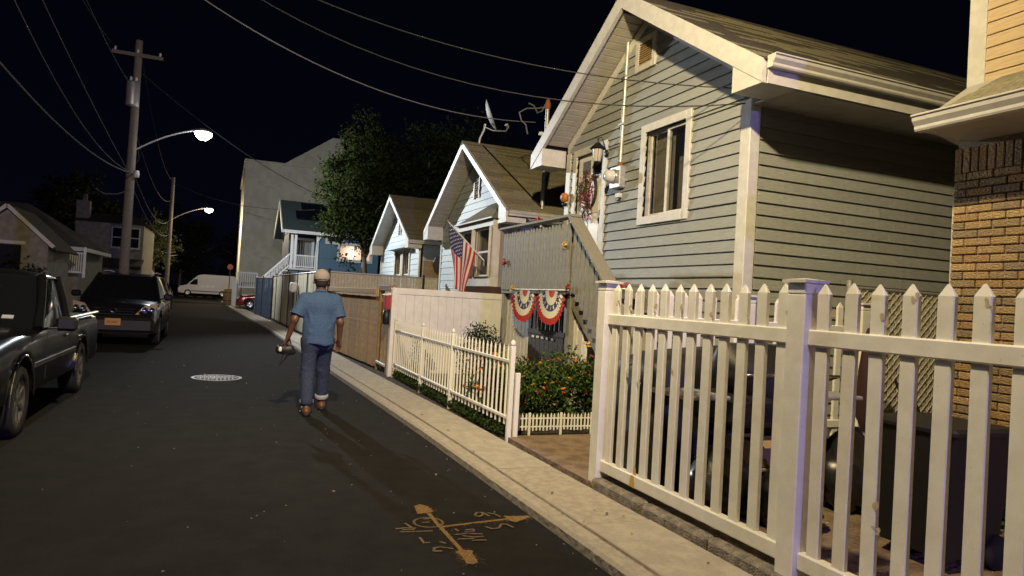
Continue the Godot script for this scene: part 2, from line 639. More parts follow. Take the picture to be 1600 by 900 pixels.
	var glyphs := [ring,
		[[1.117, -4.453], [1.174, -4.459], [1.238, -4.441]], [[1.13, -4.389], [1.222, -4.376], [1.329, -4.365]], [[1.198, -4.545], [1.217, -4.46]], [[1.152, -4.424], [1.222, -4.417]],
		[[1.313, -4.538], [1.355, -4.534]], [[1.341, -4.605], [1.388, -4.606]],
		[[1.22, -4.254], [1.221, -4.159], [1.254, -4.159]],
		[[1.284, -4.001], [1.242, -4.01], [1.257, -4.06], [1.298, -4.072], [1.33, -4.046], [1.363, -4.026]], [[1.323, -4.154], [1.346, -4.121]],
		[[1.486, -4.36], [1.495, -4.321]], [[1.549, -4.332], [1.602, -4.33], [1.591, -4.295], [1.532, -4.292]], [[1.45, -4.257], [1.535, -4.259], [1.624, -4.231]], [[1.495, -4.224], [1.552, -4.187], [1.615, -4.185]], [[1.45, -4.171], [1.544, -4.162]], [[1.525, -4.128], [1.611, -4.118]],
		[[1.713, -4.615], [1.745, -4.661], [1.781, -4.653], [1.767, -4.603], [1.728, -4.569], [1.709, -4.596]], [[1.786, -4.645], [1.80, -4.566]], [[1.817, -4.634], [1.853, -4.602], [1.868, -4.54]],
		[[1.698, -4.352], [1.725, -4.308], [1.774, -4.31], [1.823, -4.386], [1.852, -4.373], [1.873, -4.303]]]
	var gy := 0.004
	for g in glyphs:
		s = S()
		ribbon(s, off.call(g), 0.017, gy)
		gy += 0.0003
		obj("figure", s, paint2, mk)

	# overspray: fine drops round the strokes
	s = S()
	var lines := [[[1.407, -4.9], [1.405, -3.78], 0.045], [[1.42, -4.43], [2.09, -4.5], 0.04], [[1.40, -4.9], [1.42, -4.75], 0.06], [[1.40, -3.95], [1.41, -3.8], 0.06], [[1.93, -4.49], [2.06, -4.5], 0.06]]
	for k in 1500:
		var ln2: Array = lines[k % 5]
		var tt := rng.randf()
		var c := Vector3(lerp(float(ln2[0][0]), float(ln2[1][0]), tt) - 1.45 + rng.randfn(0, ln2[2] * 0.5), 0.0032, lerp(float(ln2[0][1]), float(ln2[1][1]), tt) + 4.4 + rng.randfn(0, ln2[2] * 0.5))
		var r3 := rng.randf_range(0.0012, 0.0035)
		quad(s, c + Vector3(-r3, 0, -r3), c + Vector3(-r3, 0, r3), c + Vector3(r3, 0, r3), c + Vector3(r3, 0, -r3))
	obj("overspray", s, paint2, mk).set_meta("kind", "stuff")

	# manhole cover
	var mh = thing("manhole_cover", "worn pale metal manhole cover set in the asphalt", "manhole cover", Vector3(-0.04, 0, -12.2))
	var steel := mat(Color(0.16, 0.155, 0.145), 0.65, 0.3)
	var dark := mat(Color(0.12, 0.115, 0.11), 0.6, 0.6)
	s = S()
	lathe(s, [[0.0, 0.003], [0.33, 0.003], [0.33, -0.02]], 40)
	obj("cover_plate", s, dark, mh)
	s = S()
	lathe(s, [[0.335, 0.003], [0.335, 0.012], [0.38, 0.012], [0.384, -0.02]], 48, Transform3D.IDENTITY, false)
	obj("rim", s, steel, mh)
	s = S()
	for a in 11:
		for b in 11:
			var q := Vector2(a - 5, b - 5) * 0.06
			if q.length() < 0.3:
				cbx(s, Vector3(q.x, 0.006, q.y), Vector3(0.042, 0.012, 0.042), 0.005, Basis(Vector3.UP, 0.3))
	var st = obj("raised_studs", s, steel, mh)
	st.set_meta("kind", "stuff")
	# litter and grit along the kerb
	s = S()
	for k in 380:
		var dd := rng.randf_range(1.5, 30.0)
		var lat := pow(rng.randf(), 2.2) * 4.6
		var p := Vector3(kx(dd) - 0.03 - lat, 0.004, -dd)
		var r := rng.randf_range(0.002, 0.006)
		if rng.randf() < 0.06:
			r *= 2.0
		bx(s, p, Vector3(r * 2, r * 0.8, r * 1.4), Basis(Vector3.UP, rng.randf() * TAU))
	var lt = obj("road_grit", s, mat(Color(0.26, 0.23, 0.19), 0.9))
	tag(lt, "scattered pale grit and crumbs on the road along the kerb", "grit")
	lt.set_meta("kind", "stuff")
	s = S()
	for k in 70:
		var dd2 := rng.randf_range(2.5, 22.0)
		var p2 := Vector3(kx(dd2) + rng.randf_range(0.05, 0.62), 0.092, -dd2)
		var r2 := rng.randf_range(0.008, 0.022)
		var bs := Basis(Vector3.UP, rng.randf() * TAU) * Basis(Vector3.RIGHT, rng.randf_range(-0.3, 0.3))
		quad(s, p2 + bs * Vector3(-r2, 0, -r2 * 0.5), p2 + bs * Vector3(0, 0.003, r2 * 0.6), p2 + bs * Vector3(r2 * 1.3, 0.004, 0), p2 + bs * Vector3(0, 0.003, -r2 * 0.7))
	var lf = obj("fallen_leaves", s, mat(Color(0.06, 0.04, 0.02), 0.8))
	tag(lf, "small dry brown leaves scattered on the pavement slabs", "leaves")
	lf.set_meta("kind", "stuff")

# ------------------------------------------------------------------ street lamps, poles, wires
func lamp_head(parent, at: Vector3, arm_from: Vector3, col: Color, ge: float, spill: float, beams: Array):
	var s := S()
	var mid := arm_from.lerp(at, 0.45) + Vector3(0, 0.35, 0)
	var pts := []
	for i in 13:
		var t := i / 12.0
		pts.append(arm_from.lerp(mid, t).lerp(mid.lerp(at + Vector3(-0.2, 0.12, 0), t), t))
	tube(s, pts, 0.032, 8)
	obj("lamp_arm", s, M.galv, parent)
	var hd := Node3D.new()
	hd.name = "lamp_head"
	hd.position = at
	parent.add_child(hd, true)
	s = S()
	var rings := []
	for i in 9:
		var t := i / 8.0
		var w: float = [0.05, 0.08, 0.12, 0.16, 0.18, 0.185, 0.17, 0.13, 0.05][i]
		var h: float = [0.05, 0.07, 0.10, 0.13, 0.14, 0.14, 0.12, 0.09, 0.03][i]
		var ring := []
		for k in 12:
			var an := TAU * k / 12.0
			var yy := sin(an)
			ring.append(Vector3(lerp(-0.34, 0.36, t), 0.09 + (yy * h if yy > 0 else yy * 0.035), -cos(an) * w))
		rings.append(ring)
	loft(s, rings)
	obj("housing", s, M.galv, hd)
	s = S()
	var prof := []
	for k in 7:
		var a2 := PI * 0.5 * k / 6.0
		prof.append([0.22 * sin(a2), 0.035 - 0.24 * cos(a2)])
	lathe(s, prof, 18, Transform3D(Basis.from_scale(Vector3(1.3, 1, 1)), Vector3(0.06, 0, 0)))
	obj("lamp_lens", s, glow(col, ge), hd)
	var l := OmniLight3D.new()
	l.name = "lamp_light"
	l.light_color = col.linear_to_srgb()
	l.light_energy = spill
	l.light_size = 0.14
	l.omni_range = 90.0
	l.omni_attenuation = 2.0
	l.shadow_enabled = true
	l.position = Vector3(0.06, -0.34, 0)
	hd.add_child(l)
	# the optics throw most of the light to the street side
	for q in beams:
		var sp := SpotLight3D.new()
		sp.name = "lamp_beam"
		sp.light_color = col.linear_to_srgb()
		sp.light_energy = q[0]
		sp.light_size = 0.14
		sp.spot_range = 90.0
		sp.spot_attenuation = 2.0
		sp.spot_angle = q[1]
		sp.spot_angle_attenuation = 1.0
		sp.shadow_enabled = true
		var z: Vector3 = -(q[2] as Vector3).normalized()
		var x := Vector3.UP.cross(z).normalized()
		sp.transform = Transform3D(Basis(x, z.cross(x), z), Vector3(0.06, -0.34, 0))
		hd.add_child(sp, true)

func utility_pole(label, at: Vector3, h: float, m, tilt := 0.0, r := 0.15):
	var t = thing("utility_pole", label, "utility pole", at)
	t.rotation.z = tilt
	var s := S()
	tube(s, [Vector3(0, -0.3, 0), Vector3(0, h * 0.5, 0), Vector3(0, h, 0)], [r, r * 0.86, r * 0.7], 14)
	obj("shaft", s, m, t)
	return t

func street_lamps_and_wires():
	var cool := Color(0.90, 0.96, 1.0)
	# the lamp over the road just ahead of the camera: warm, out of frame
	var p0 = utility_pole("plain wooden pole holding the warm street lamp over the road", Vector3(-3.75, 0, -2.35), 8.2, M.pole_wood)
	lamp_head(p0, Vector3(4.15, 6.9, 0), Vector3(0.1, 6.3, 0), Color(1.0, 0.79, 0.43), 8.0, 38.0, [[75.0, 64.0, Vector3(4.4, -3.2, -11.0)]])
	# visible lamp
	var p1 = utility_pole("pale utility pole with transformer and a brightly lit white street lamp", Vector3(-3.32, 0, -27.75), 9.9, M.pole_wood, 0.0, 0.17)
	lamp_head(p1, Vector3(2.19, 6.9, 0), Vector3(0.1, 6.05, 0), cool, 36.0, 1.5, [[190.0, 46.0, Vector3(7.5, -3.2, 11.0)], [115.0, 55.0, Vector3(8.0, -2.2, -11.5)]])
	# farther lamp
	var p2 = utility_pole("brown wooden utility pole with the farther lit street lamp", Vector3(-3.95, 0, -56.0), 9.0, M.pole_wood, 0.0, 0.17)
	lamp_head(p2, Vector3(2.42, 6.9, 0), Vector3(0.1, 6.0, 0), Color(1.0, 0.80, 0.56), 30.0, 6.0, [[60.0, 70.0, Vector3(4.0, -5.0, 5.0)], [170.0, 60.0, Vector3(3.0, -4.0, -12.0)]])
	# lamp behind the camera, violet tinted
	var p3 = utility_pole("wooden utility pole with a violet tinted street lamp behind the viewer", Vector3(-4.3, 0, 22.0), 9.0, M.pole_wood)
	lamp_head(p3, Vector3(5.3, 6.9, 0), Vector3(0.1, 6.0, 0), Color(0.34, 0.30, 1.0), 8.0, 5.0, [[190.0, 50.0, Vector3(2.5, -5.4, -26.0)]])
	# service pole just out of frame
	var p4 = utility_pole("wooden service pole holding the house wires beside the pickup truck", Vector3(-3.95, 0, -13.2), 9.8, M.pole_wood)

	# fittings of the visible pole
	var s := S()
	lathe(s, [[0.0, 0.0], [0.2, 0.0], [0.21, 0.03], [0.21, 0.78], [0.19, 0.84], [0.0, 0.86]], 16, Transform3D(Basis.IDENTITY, Vector3(-0.05, 7.5, 0.36)))
	var tr = obj("transformer", s, M.galv, p1)
	for k in 2:
		s = S()
		lathe(s, [[0.03, 0.0], [0.05, 0.03], [0.03, 0.06], [0.05, 0.09], [0.02, 0.16], [0.0, 0.17]], 10, Transform3D(Basis.IDENTITY, Vector3(-0.13 + 0.16 * k, 8.36, 0.36)))
		obj("bushing", s, M.white, tr)
	s = S()
	bar(s, Vector3(-0.8, 9.35, 0.16), Vector3(0.8, 9.35, 0.16), 0.09, 0.11)
	obj("crossarm", s, M.pole_wood, p1)
	for k in 3:
		s = S()
		lathe(s, [[0.03, 0.0], [0.05, 0.03], [0.03, 0.06], [0.05, 0.09], [0.02, 0.13], [0.0, 0.14]], 10, Transform3D(Basis.IDENTITY, Vector3(-0.7 + 0.7 * k, 9.41, 0.16)))
		obj("insulator", s, M.white, p1)
	s = S()
	lathe(s, [[0.0, -0.12], [0.08, -0.12], [0.09, 0.0], [0.07, 0.12], [0.0, 0.13]], 12, Transform3D(Basis.IDENTITY, Vector3(0.2, 5.2, 0.05)))
	obj("splice_box", s, M.white, p1)
	s = S()
	tube(s, [Vector3(0.17, 6.1, 0), Vector3(0.21, 5.95, 0.02), Vector3(0.24, 5.75, 0.0), Vector3(0.17, 5.6, 0.02)], 0.012, 6)
	obj("drip_loop", s, M.cable, p1)
	s = S()
	tube(s, [Vector3(0.02, 4.6, 0.18), Vector3(-0.35, 4.43, 0.1), Vector3(-0.75, 4.4, 0.1), Vector3(-1.0, 4.55, 0.1)], 0.02, 6)
	obj("slack_cable", s, M.cable_grey, p1)

	var wire := func(label, a, b, drop, r, m):
		var ss := S()
		var mid: Vector3 = a.lerp(b, 0.5)
		var pts := []
		for q in sag(a, b, drop, 28):
			pts.append(q - mid)
		tube(ss, pts, r, 6)
		var o = obj("overhead_wire", ss, m)
		o.position = mid
		tag(o, label, "wire")
		return o
	var A := Vector3(-3.95, 0, -13.2)
	var B := Vector3(-3.32, 0, -27.75)
	var C := Vector3(-3.95, 0, -56.0)
	wire.call("thick pale cable sagging to the lit lamp's pole at its lowest clamp", A + Vector3(0.15, 5.15, 0), B + Vector3(0.12, 5.22, 0), 0.42, 0.02, M.cable_grey)
	wire.call("steep grey cable rising from the lit lamp's pole to the service pole top", A + Vector3(0, 7.9, 0), B + Vector3(0.0, 5.15, 0), 0.18, 0.012, M.cable_grey)
	wire.call("short hanging grey cable beside the lit lamp's pole", A + Vector3(-0.1, 7.3, 0), B + Vector3(-0.1, 5.3, 0), 0.75, 0.012, M.cable_grey)
	wire.call("dark wire from the transformer to the service pole top", A + Vector3(0.1, 9.6, 0), B + Vector3(-0.1, 8.2, 0.1), 0.5, 0.008, M.cable_grey)
	wire.call("dark wire from the crossarm end to the service pole top", A + Vector3(-0.3, 9.7, 0), B + Vector3(-0.7, 9.5, 0.1), 0.5, 0.01, M.cable)
	wire.call("dark wire between the two lamp poles, lowest of four", B + Vector3(0.1, 4.7, 0), C + Vector3(0, 4.9, 0), 0.7, 0.02, M.cable)
	wire.call("dark wire between the two lamp poles, second of four", B + Vector3(0.1, 5.2, 0), C + Vector3(0, 6.0, 0), 0.9, 0.02, M.cable)
	wire.call("dark wire between the two lamp poles, third of four", B + Vector3(0.1, 6.6, 0), C + Vector3(0, 7.4, 0), 0.9, 0.015, M.cable)
	wire.call("dark wire between the two lamp poles, topmost of four", B + Vector3(0.1, 9.4, 0), C + Vector3(0, 8.8, 0), 1.0, 0.012, M.cable)
	wire.call("thin wire from the brown pole to the blue porch house", C + Vector3(0.1, 8.6, 0), Vector3(4.4, 6.0, -40.6), 0.6, 0.014, M.cable_grey)
	wire.call("thin dark wire crossing in front of the tall beige building", B + Vector3(0.1, 8.8, 0), Vector3(5.4, 6.6, -40.6), 0.5, 0.014, M.cable)
	wire.call("pale service wire to the mast of the pale blue house", A + Vector3(0.1, 8.5, 0), Vector3(5.6, 5.16, -12.92), 1.1, 0.009, M.cable_grey)
	wire.call("dark service wire ending under the grey house's eave corner", A + Vector3(0.1, 9.5, 0), Vector3(5.3, 3.9, -6.3), 1.6, 0.007, M.cable)
	wire.call("dark service wire crossing the grey house's gable below the vent", A + Vector3(0.1, 9.0, 0), Vector3(5.43, 4.2, -6.7), 1.05, 0.007, M.cable)

# ------------------------------------------------------------------ building kit
# a wall frame: origin o (y ignored), u along, n outward
class Wall:
	var o: Vector3
	var u: Vector3
	var n: Vector3
	func _init(oo, uu, nn):
		o = oo
		u = uu
		n = nn
	func p(a: float, y: float, out := 0.0) -> Vector3:
		return Vector3(o.x, 0, o.z) + u * a + Vector3(0, y, 0) + n * out
	func b() -> Basis:
		return Basis(u, Vector3.UP, n)

# box on a wall given by its extents along the wall, in height and outwards
func wbox(s, w: Wall, u0, u1, y0, y1, o0, o1, ch := 0.004):
	var sz := Vector3(abs(u1 - u0), abs(y1 - y0), abs(o1 - o0))
	var c := w.p((u0 + u1) * 0.5, (y0 + y1) * 0.5, (o0 + o1) * 0.5)
	cbx(s, c, sz, ch, w.b())

func one_board(parent, w: Wall, a0, a1, b0, b1, ya, yb, lap, m, nm := "siding_board"):
	if max(a1 - a0, b1 - b0) < 0.02:
		return
	var s := S()
	var lo := [w.p(a0, ya, 0.0), w.p(a1, ya, 0.0), w.p(a1, ya, lap), w.p(a0, ya, lap)]
	var r0 := [w.p(a0, ya, 0), w.p(a0, ya, lap), w.p(b0, yb, 0.004), w.p(b0, yb, 0)]
	var r1 := [w.p(a1, ya, 0), w.p(a1, ya, lap), w.p(b1, yb, 0.004), w.p(b1, yb, 0)]
	hexa(s, r1, r0)
	obj(nm, s, m, parent)

# lapped boards; span(y) gives the end positions at a height; holes are [u0,u1,y0,y1]
func siding(parent, w: Wall, span: Callable, y0: float, y1: float, expo: float, holes: Array, mats: Array, lap := 0.022, joints := 0.0):
	var y := y0
	var k := 0
	while y < y1 - 0.01:
		var yt: float = min(y + expo + 0.014, y1)
		var bands := [[y, yt]]
		# split the row where an opening begins or ends inside it
		for h in holes:
			var nb := []
			for b in bands:
				var cut := [b[0]]
				for e in [h[2], h[3]]:
					if e > b[0] + 0.012 and e < b[1] - 0.012:
						cut.append(e)
				cut.append(b[1])
				for i in cut.size() - 1:
					nb.append([cut[i], cut[i + 1]])
			bands = nb
		for b in bands:
			var sa: Array = span.call(b[0])
			var sb: Array = span.call(b[1])
			var segs := [[sa[0], sa[1], sb[0], sb[1]]]
			for h in holes:
				if h[2] < b[1] - 0.012 and h[3] > b[0] + 0.012:
					var ns := []
					for g in segs:
						if h[0] >= g[1] or h[1] <= g[0]:
							ns.append(g)
						else:
							ns.append([g[0], h[0], g[2], h[0]])
							ns.append([h[1], g[1], h[1], g[3]])
					segs = ns
			for g in segs:
				if joints > 0.0 and g[1] - g[0] > joints * 1.4:
					var c: float = g[0] + joints * rng.randf_range(0.35, 1.0)
					one_board(parent, w, g[0], c - 0.002, g[2], c - 0.002, b[0], b[1], lap, mats[rng.randi() % mats.size()])
					one_board(parent, w, c + 0.002, g[1], c + 0.002, g[3], b[0], b[1], lap, mats[rng.randi() % mats.size()])
				else:
					one_board(parent, w, g[0], g[1], g[2], g[3], b[0], b[1], lap, mats[rng.randi() % mats.size()])
		y += expo
		k += 1

# solid wall behind the boards with real openings; gable = [u_apex, y_apex] on top of y1
func wall_core(parent, w: Wall, W: float, y0: float, y1: float, holes: Array, m, gable = null, thick := 0.12):
	var s := S()
	var ys := [y0, y1]
	for h in holes:
		for e in [h[2], h[3]]:
			if e > y0 and e < y1:
				ys.append(e)
	ys.sort()
	for i in ys.size() - 1:
		var a: float = ys[i]
		var b: float = ys[i + 1]
		if b - a < 0.001:
			continue
		var cuts := []
		for h in holes:
			if h[2] < (a + b) * 0.5 and h[3] > (a + b) * 0.5:
				cuts.append([h[0], h[1]])
		cuts.sort()
		var u := 0.0
		for c in cuts:
			if c[0] > u:
				wbox(s, w, u, c[0], a, b, -thick, 0, 0.0001)
			u = c[1]
		if u < W:
			wbox(s, w, u, W, a, b, -thick, 0, 0.0001)
	if gable != null:
		hexa(s, [w.p(0, y1, 0), w.p(gable[0], gable[1], 0), w.p(W, y1, 0)], [w.p(0, y1, -thick), w.p(gable[0], gable[1], -thick), w.p(W, y1, -thick)])
	return obj("wall", s, m, parent)

func board_on(parent, nm, w: Wall, u0, u1, y0, y1, o0, o1, m, ch := 0.005):
	var s := S()
	wbox(s, w, u0, u1, y0, y1, o0, o1, ch)
	return obj(nm, s, m, parent)

# window with casing, sash and panes; kind: "slide" two lights side by side, "hung" one above the other, "fixed"
func window(parent, w: Wall, u0, u1, y0, y1, kind := "hung", casing := 0.1, inside = null, trim_m = null, sash_m = null):
	var tm = trim_m if trim_m != null else M.trim
	var sm = sash_m if sash_m != null else M.trim
	var win := Node3D.new()
	win.name = "window"
	parent.add_child(win, true)
	var c := casing
	board_on(win, "casing", w, u0 - c, u0, y0 - c, y1 + c, -0.02, 0.045, tm)
	board_on(win, "casing", w, u1, u1 + c, y0 - c, y1 + c, -0.02, 0.045, tm)
	board_on(win, "casing", w, u0, u1, y1, y1 + c, -0.02, 0.047, tm)
	board_on(win, "sill", w, u0, u1, y0 - c, y0, -0.02, 0.06, tm)
	var f := 0.045
	var cells := []
	if kind == "slide":
		var mdl: float = (u0 + u1) * 0.5
		cells = [[u0, mdl + 0.02, y0, y1, -0.02], [mdl - 0.02, u1, y0, y1, -0.05]]
	elif kind == "hung":
		var my: float = (y0 + y1) * 0.5
		cells = [[u0, u1, my - 0.02, y1, -0.02], [u0, u1, y0, my + 0.02, -0.05]]
	else:
		cells = [[u0, u1, y0, y1, -0.03]]
	for q in cells:
		var s := S()
		wbox(s, w, q[0], q[0] + f, q[2], q[3], q[4] - 0.028, q[4])
		wbox(s, w, q[1] - f, q[1], q[2], q[3], q[4] - 0.028, q[4])
		wbox(s, w, q[0] + f, q[1] - f, q[3] - f, q[3], q[4] - 0.027, q[4] - 0.001)
		wbox(s, w, q[0] + f, q[1] - f, q[2], q[2] + f, q[4] - 0.027, q[4] - 0.001)
		obj("sash", s, sm, win)
		s = S()
		quad(s, w.p(q[0] + f, q[2] + f, q[4] - 0.014), w.p(q[1] - f, q[2] + f, q[4] - 0.014), w.p(q[1] - f, q[3] - f, q[4] - 0.014), w.p(q[0] + f, q[3] - f, q[4] - 0.014))
		obj("pane", s, M.pane, win)
	# reveal: closed dark recess behind the opening
	var s2 := S()
	var d := -0.5
	quad(s2, w.p(u0 - 0.2, y0 - 0.2, d), w.p(u1 + 0.2, y0 - 0.2, d), w.p(u1 + 0.2, y1 + 0.2, d), w.p(u0 - 0.2, y1 + 0.2, d))
	for e in [[u0 - 0.2, y0 - 0.2, u0 - 0.2, y1 + 0.2], [u1 + 0.2, y0 - 0.2, u1 + 0.2, y1 + 0.2], [u0 - 0.2, y0 - 0.2, u1 + 0.2, y0 - 0.2], [u0 - 0.2, y1 + 0.2, u1 + 0.2, y1 + 0.2]]:
		quad(s2, w.p(e[0], e[1], d), w.p(e[2], e[3], d), w.p(e[2], e[3], -0.125), w.p(e[0], e[1], -0.125))
	obj("room_recess", s2, M.room_wall if inside == null else inside, win)
	return win

var shingle_mesh: ArrayMesh = null
func get_shingle() -> ArrayMesh:
	# one strip of three tabs, 0.9 m long (x), 0.165 m up the slope (z towards -), 8 mm thick at the butt
	if shingle_mesh == null:
		var s := S()
		for k in 3:
			var x0 := -0.45 + 0.3 * k + 0.004
			var x1 := x0 + 0.292
			var a := [Vector3(x0, 0, 0), Vector3(x0, 0.012, 0), Vector3(x0, 0.004, -0.165), Vector3(x0, 0, -0.165)]
			var b := [Vector3(x1, 0, 0), Vector3(x1, 0.012, 0), Vector3(x1, 0.004, -0.165), Vector3(x1, 0, -0.165)]
			hexa(s, a, b)
		s.generate_normals()
		shingle_mesh = s.commit()
	return shingle_mesh

# shingled slope: e0 lower left corner seen from outside, ud along the eave, sd up the slope
func shingles(roof, e0: Vector3, ud: Vector3, sd: Vector3, W: float, L: float, mats: Array):
	var n := ud.cross(sd).normalized()
	var r := 0
	var y := 0.0
	var msh := get_shingle()
	while y < L - 0.05:
		var off: float = [0.0, 0.45, 0.2, 0.65, 0.33][r % 5]
		var x := -off
		while x < W:
			var a: float = max(x, 0.0)
			var b: float = min(x + 0.9, W)
			if b - a > 0.04:
				var sx := (b - a) / 0.9
				var c := e0 + ud * (a + b) * 0.5 + sd * y + n * 0.001
				var bs := Basis(ud * sx, n, -sd)
				var tl: float = min(1.0, (L - y) / 0.165)
				bs.z *= tl
				inst("shingle", msh, mats[rng.randi() % mats.size()], roof, Transform3D(bs, c))
			x += 0.9
		y += 0.145
		r += 1

# K-style gutter along a line, open side up; out = horizontal outward direction
func gutter(parent, a: Vector3, b: Vector3, out: Vector3, m, size := 0.12):
	var prof := [[0.0, 0.0], [0.55, 0.0], [0.62, 0.12], [0.62, 0.3], [0.85, 0.6], [0.9, 0.85], [1.0, 0.9], [1.0, 1.0], [0.9, 1.0], [0.88, 0.9], [0.8, 0.62], [0.57, 0.32], [0.57, 0.14], [0.5, 0.05], [0.05, 0.05], [0.05, 1.0], [0.0, 1.0]]
	var ra := []
	var rb := []
	for q in prof:
		ra.append(a + out * q[0] * size + Vector3(0, q[1] * size, 0))
		rb.append(b + out * q[0] * size + Vector3(0, q[1] * size, 0))
	var s := S()
	loft(s, [ra, rb], true, false, false)
	for r in [ra, rb]:
		var poly := [r[0], r[1], r[2], r[3], r[4], r[5], r[7], r[16]]
		for i in range(1, poly.size() - 1):
			tri(s, poly[0], poly[i], poly[i + 1])
	return obj("gutter", s, m, parent)

# ------------------------------------------------------------------ grey house
func grey_house():
	var h = thing("grey_house", "small grey clapboard house with white trim and a steep white framed gable", "house", Vector3.ZERO)
	var F := Wall.new(Vector3(5.46, 0, -6.38), Vector3(0, 0, -1), Vector3(-1, 0, 0))
	var R := Wall.new(Vector3(5.46, 0, -6.38), Vector3(1, 0, 0), Vector3(0, 0, 1))
	var W := 4.62
	var ac := 2.25          # apex along the front
	var ya := 5.80
	var pt := 0.63
	var door := [3.35, 4.25, 1.95, 4.03]
	var win := [1.19, 2.14, 2.82, 4.03]
	var holes := [door, win]
	wall_core(h, F, W, 0.0, 4.36, holes, M.grey[1], [ac, ya])
	var span := func(y): 
		if y < ya - pt * ac:
			return [0.1, W - 0.1]
		var hw: float = max((ya - y) / pt, 0.0)
		return [max(ac - hw, 0.1), min(ac + hw, W - 0.1)]
	siding(h, F, span, 0.08, ya - 0.02, 0.1445, holes, M.grey, 0.03)
	# right side wall
	var RW := 8.4
	wall_core(h, R, RW, 0.0, 3.96, [], M.grey[1])
	siding(h, R, func(_y): return [0.13, RW], 0.08, 3.95, 0.1445, [], M.grey, 0.03, 3.6)
	# remaining walls, plain
	var s := S()
	bx(s, Vector3(9.66, 2.0, -11.0), Vector3(8.2, 4.0, 0.12))
	bx(s, Vector3(13.85, 2.0, -8.7), Vector3(0.12, 4.0, 4.6))
	obj("wall", s, M.grey[1], h)
	s = S()
	bx(s, Vector3(9.66, 1.85, -8.7), Vector3(8.2, 0.1, 4.4))
	obj("floor", s, M.wood[0], h)
	# corner posts and frieze boards
	s = S()
	cbx(s, Vector3(5.505, 2.0, -6.435), Vector3(0.15, 4.0, 0.17), 0.008)
	obj("corner_post", s, M.trim, h)
	board_on(h, "corner_board", F, W - 0.13, W + 0.03, 0.0, 4.15, -0.03, 0.035, M.trim)
	for sg in [-1.0, 1.0]:
		s = S()
		var y_lo: float = ya - pt * (ac if sg < 0 else W - ac)
		var ulo: float = ac - sg * 0.0 + sg * (ac if sg < 0 else W - ac)
		var q := [[ac, ya - 0.02], [ulo, y_lo - 0.02], [ulo, y_lo - 0.17], [ac, ya - 0.17]]
		var r0 := []
		var r1 := []
		for v in q:
			r0.append(F.p(v[0], v[1], -0.01))
			r1.append(F.p(v[0], v[1], 0.032 + (0.002 if sg > 0 else 0.0)))
		hexa(s, r0, r1)
		obj("frieze_board", s, M.trim, h)
	# roof slabs
	var roof := Node3D.new()
	roof.name = "roof"
	h.add_child(roof)
	var zc := -8.63
	var ytop := 6.03
	var hw := 2.95
	var x0 := 5.0
	var x1 := 14.4
	for sg in [1.0, -1.0]:
		s = S()
		var a := [Vector3(x0 + 0.03, ytop - 0.02, zc), Vector3(x0 + 0.03, ytop - 0.02 - pt * hw, zc + sg * hw), Vector3(x0 + 0.03, ytop - 0.18 - pt * hw, zc + sg * hw), Vector3(x0 + 0.03, ytop - 0.18, zc)]
		var b := []
		for v in a:
			b.append(Vector3(x1, v.y, v.z))
		hexa(s, a, b)
		obj("roof_deck", s, M.shingle_dark, roof)
	var sd := Vector3(0, pt, -1).normalized()
	var dark: Array = [M.shingle_dark, M.shingle[0], M.shingle_dark]
	shingles(roof, Vector3(x0 - 0.02, ytop - 0.018 - pt * hw, zc + hw + 0.02), Vector3(1, 0, 0), sd, 8.6, hw / cos(atan(pt)), dark)
	s = S()
	hexa(s, [Vector3(x0, ytop - 0.1, zc + 0.16), Vector3(x0, ytop + 0.02, zc), Vector3(x0, ytop - 0.1, zc - 0.16)], [Vector3(x1, ytop - 0.1, zc + 0.16), Vector3(x1, ytop + 0.02, zc), Vector3(x1, ytop - 0.1, zc - 0.16)])
	obj("ridge_cap", s, M.shingle_dark, roof)
	# rake boards
	for sg in [1.0, -1.0]:
		s = S()
		var zr: float = zc + sg * hw
		var yr := ytop - pt * hw
		var pr := [Vector3(0, ytop, zc), Vector3(0, yr, zr), Vector3(0, yr - 0.245, zr), Vector3(0, ytop - 0.25, zc)]
		var a2 := []
		var b2 := []
		for v in pr:
			a2.append(v + Vector3(x0 - 0.03, 0, 0))
			b2.append(v + Vector3(x0 + 0.028, 0, 0))
		hexa(s, a2, b2)
		obj("rake_board", s, M.trim, roof)
		# cornice return box
		s = S()
		var zi: float = zr - sg * 0.47
		var tri_f := [Vector3(0, yr - 0.247, zr), Vector3(0, yr - 0.247 + pt * 0.47, zi), Vector3(0, 3.92, zi), Vector3(0, 3.92, zr)]
		var a3 := []
		var b3 := []
		for v in tri_f:
			a3.append(v + Vector3(x0 - 0.022, 0, 0))
			b3.append(v + Vector3(5.445, 0, 0))
		hexa(s, a3, b3)
		obj("cornice_return", s, M.trim, roof)
		# soffit slats under the rake
		var n := 22
		for k in n:
			var t0 := 0.1 + (hw - 0.6) * k / n
			var t1 := 0.1 + (hw - 0.6) * (k + 1) / n - 0.014
			s = S()
			var yb := ytop - 0.215
			var ra := [Vector3(x0 + 0.03, yb - pt * t0, zc + sg * t0), Vector3(x0 + 0.03, yb - pt * t1, zc + sg * t1), Vector3(x0 + 0.03, yb + 0.02 - pt * t1, zc + sg * t1), Vector3(x0 + 0.03, yb + 0.02 - pt * t0, zc + sg * t0)]
			var rb := []
			for v in ra:
				rb.append(Vector3(5.455, v.y, v.z))
			hexa(s, ra, rb)
			obj("soffit_slat", s, M.soffit, roof)
	# right eave: fascia, soffit planks and gutter
	var ze := zc + hw
	s = S()
	bx(s, Vector3((x0 + x1) * 0.5 + 0.02, 4.045, ze + 0.004), Vector3(x1 - x0 - 0.04, 0.25, 0.02))
	obj("fascia", s, M.trim, roof)
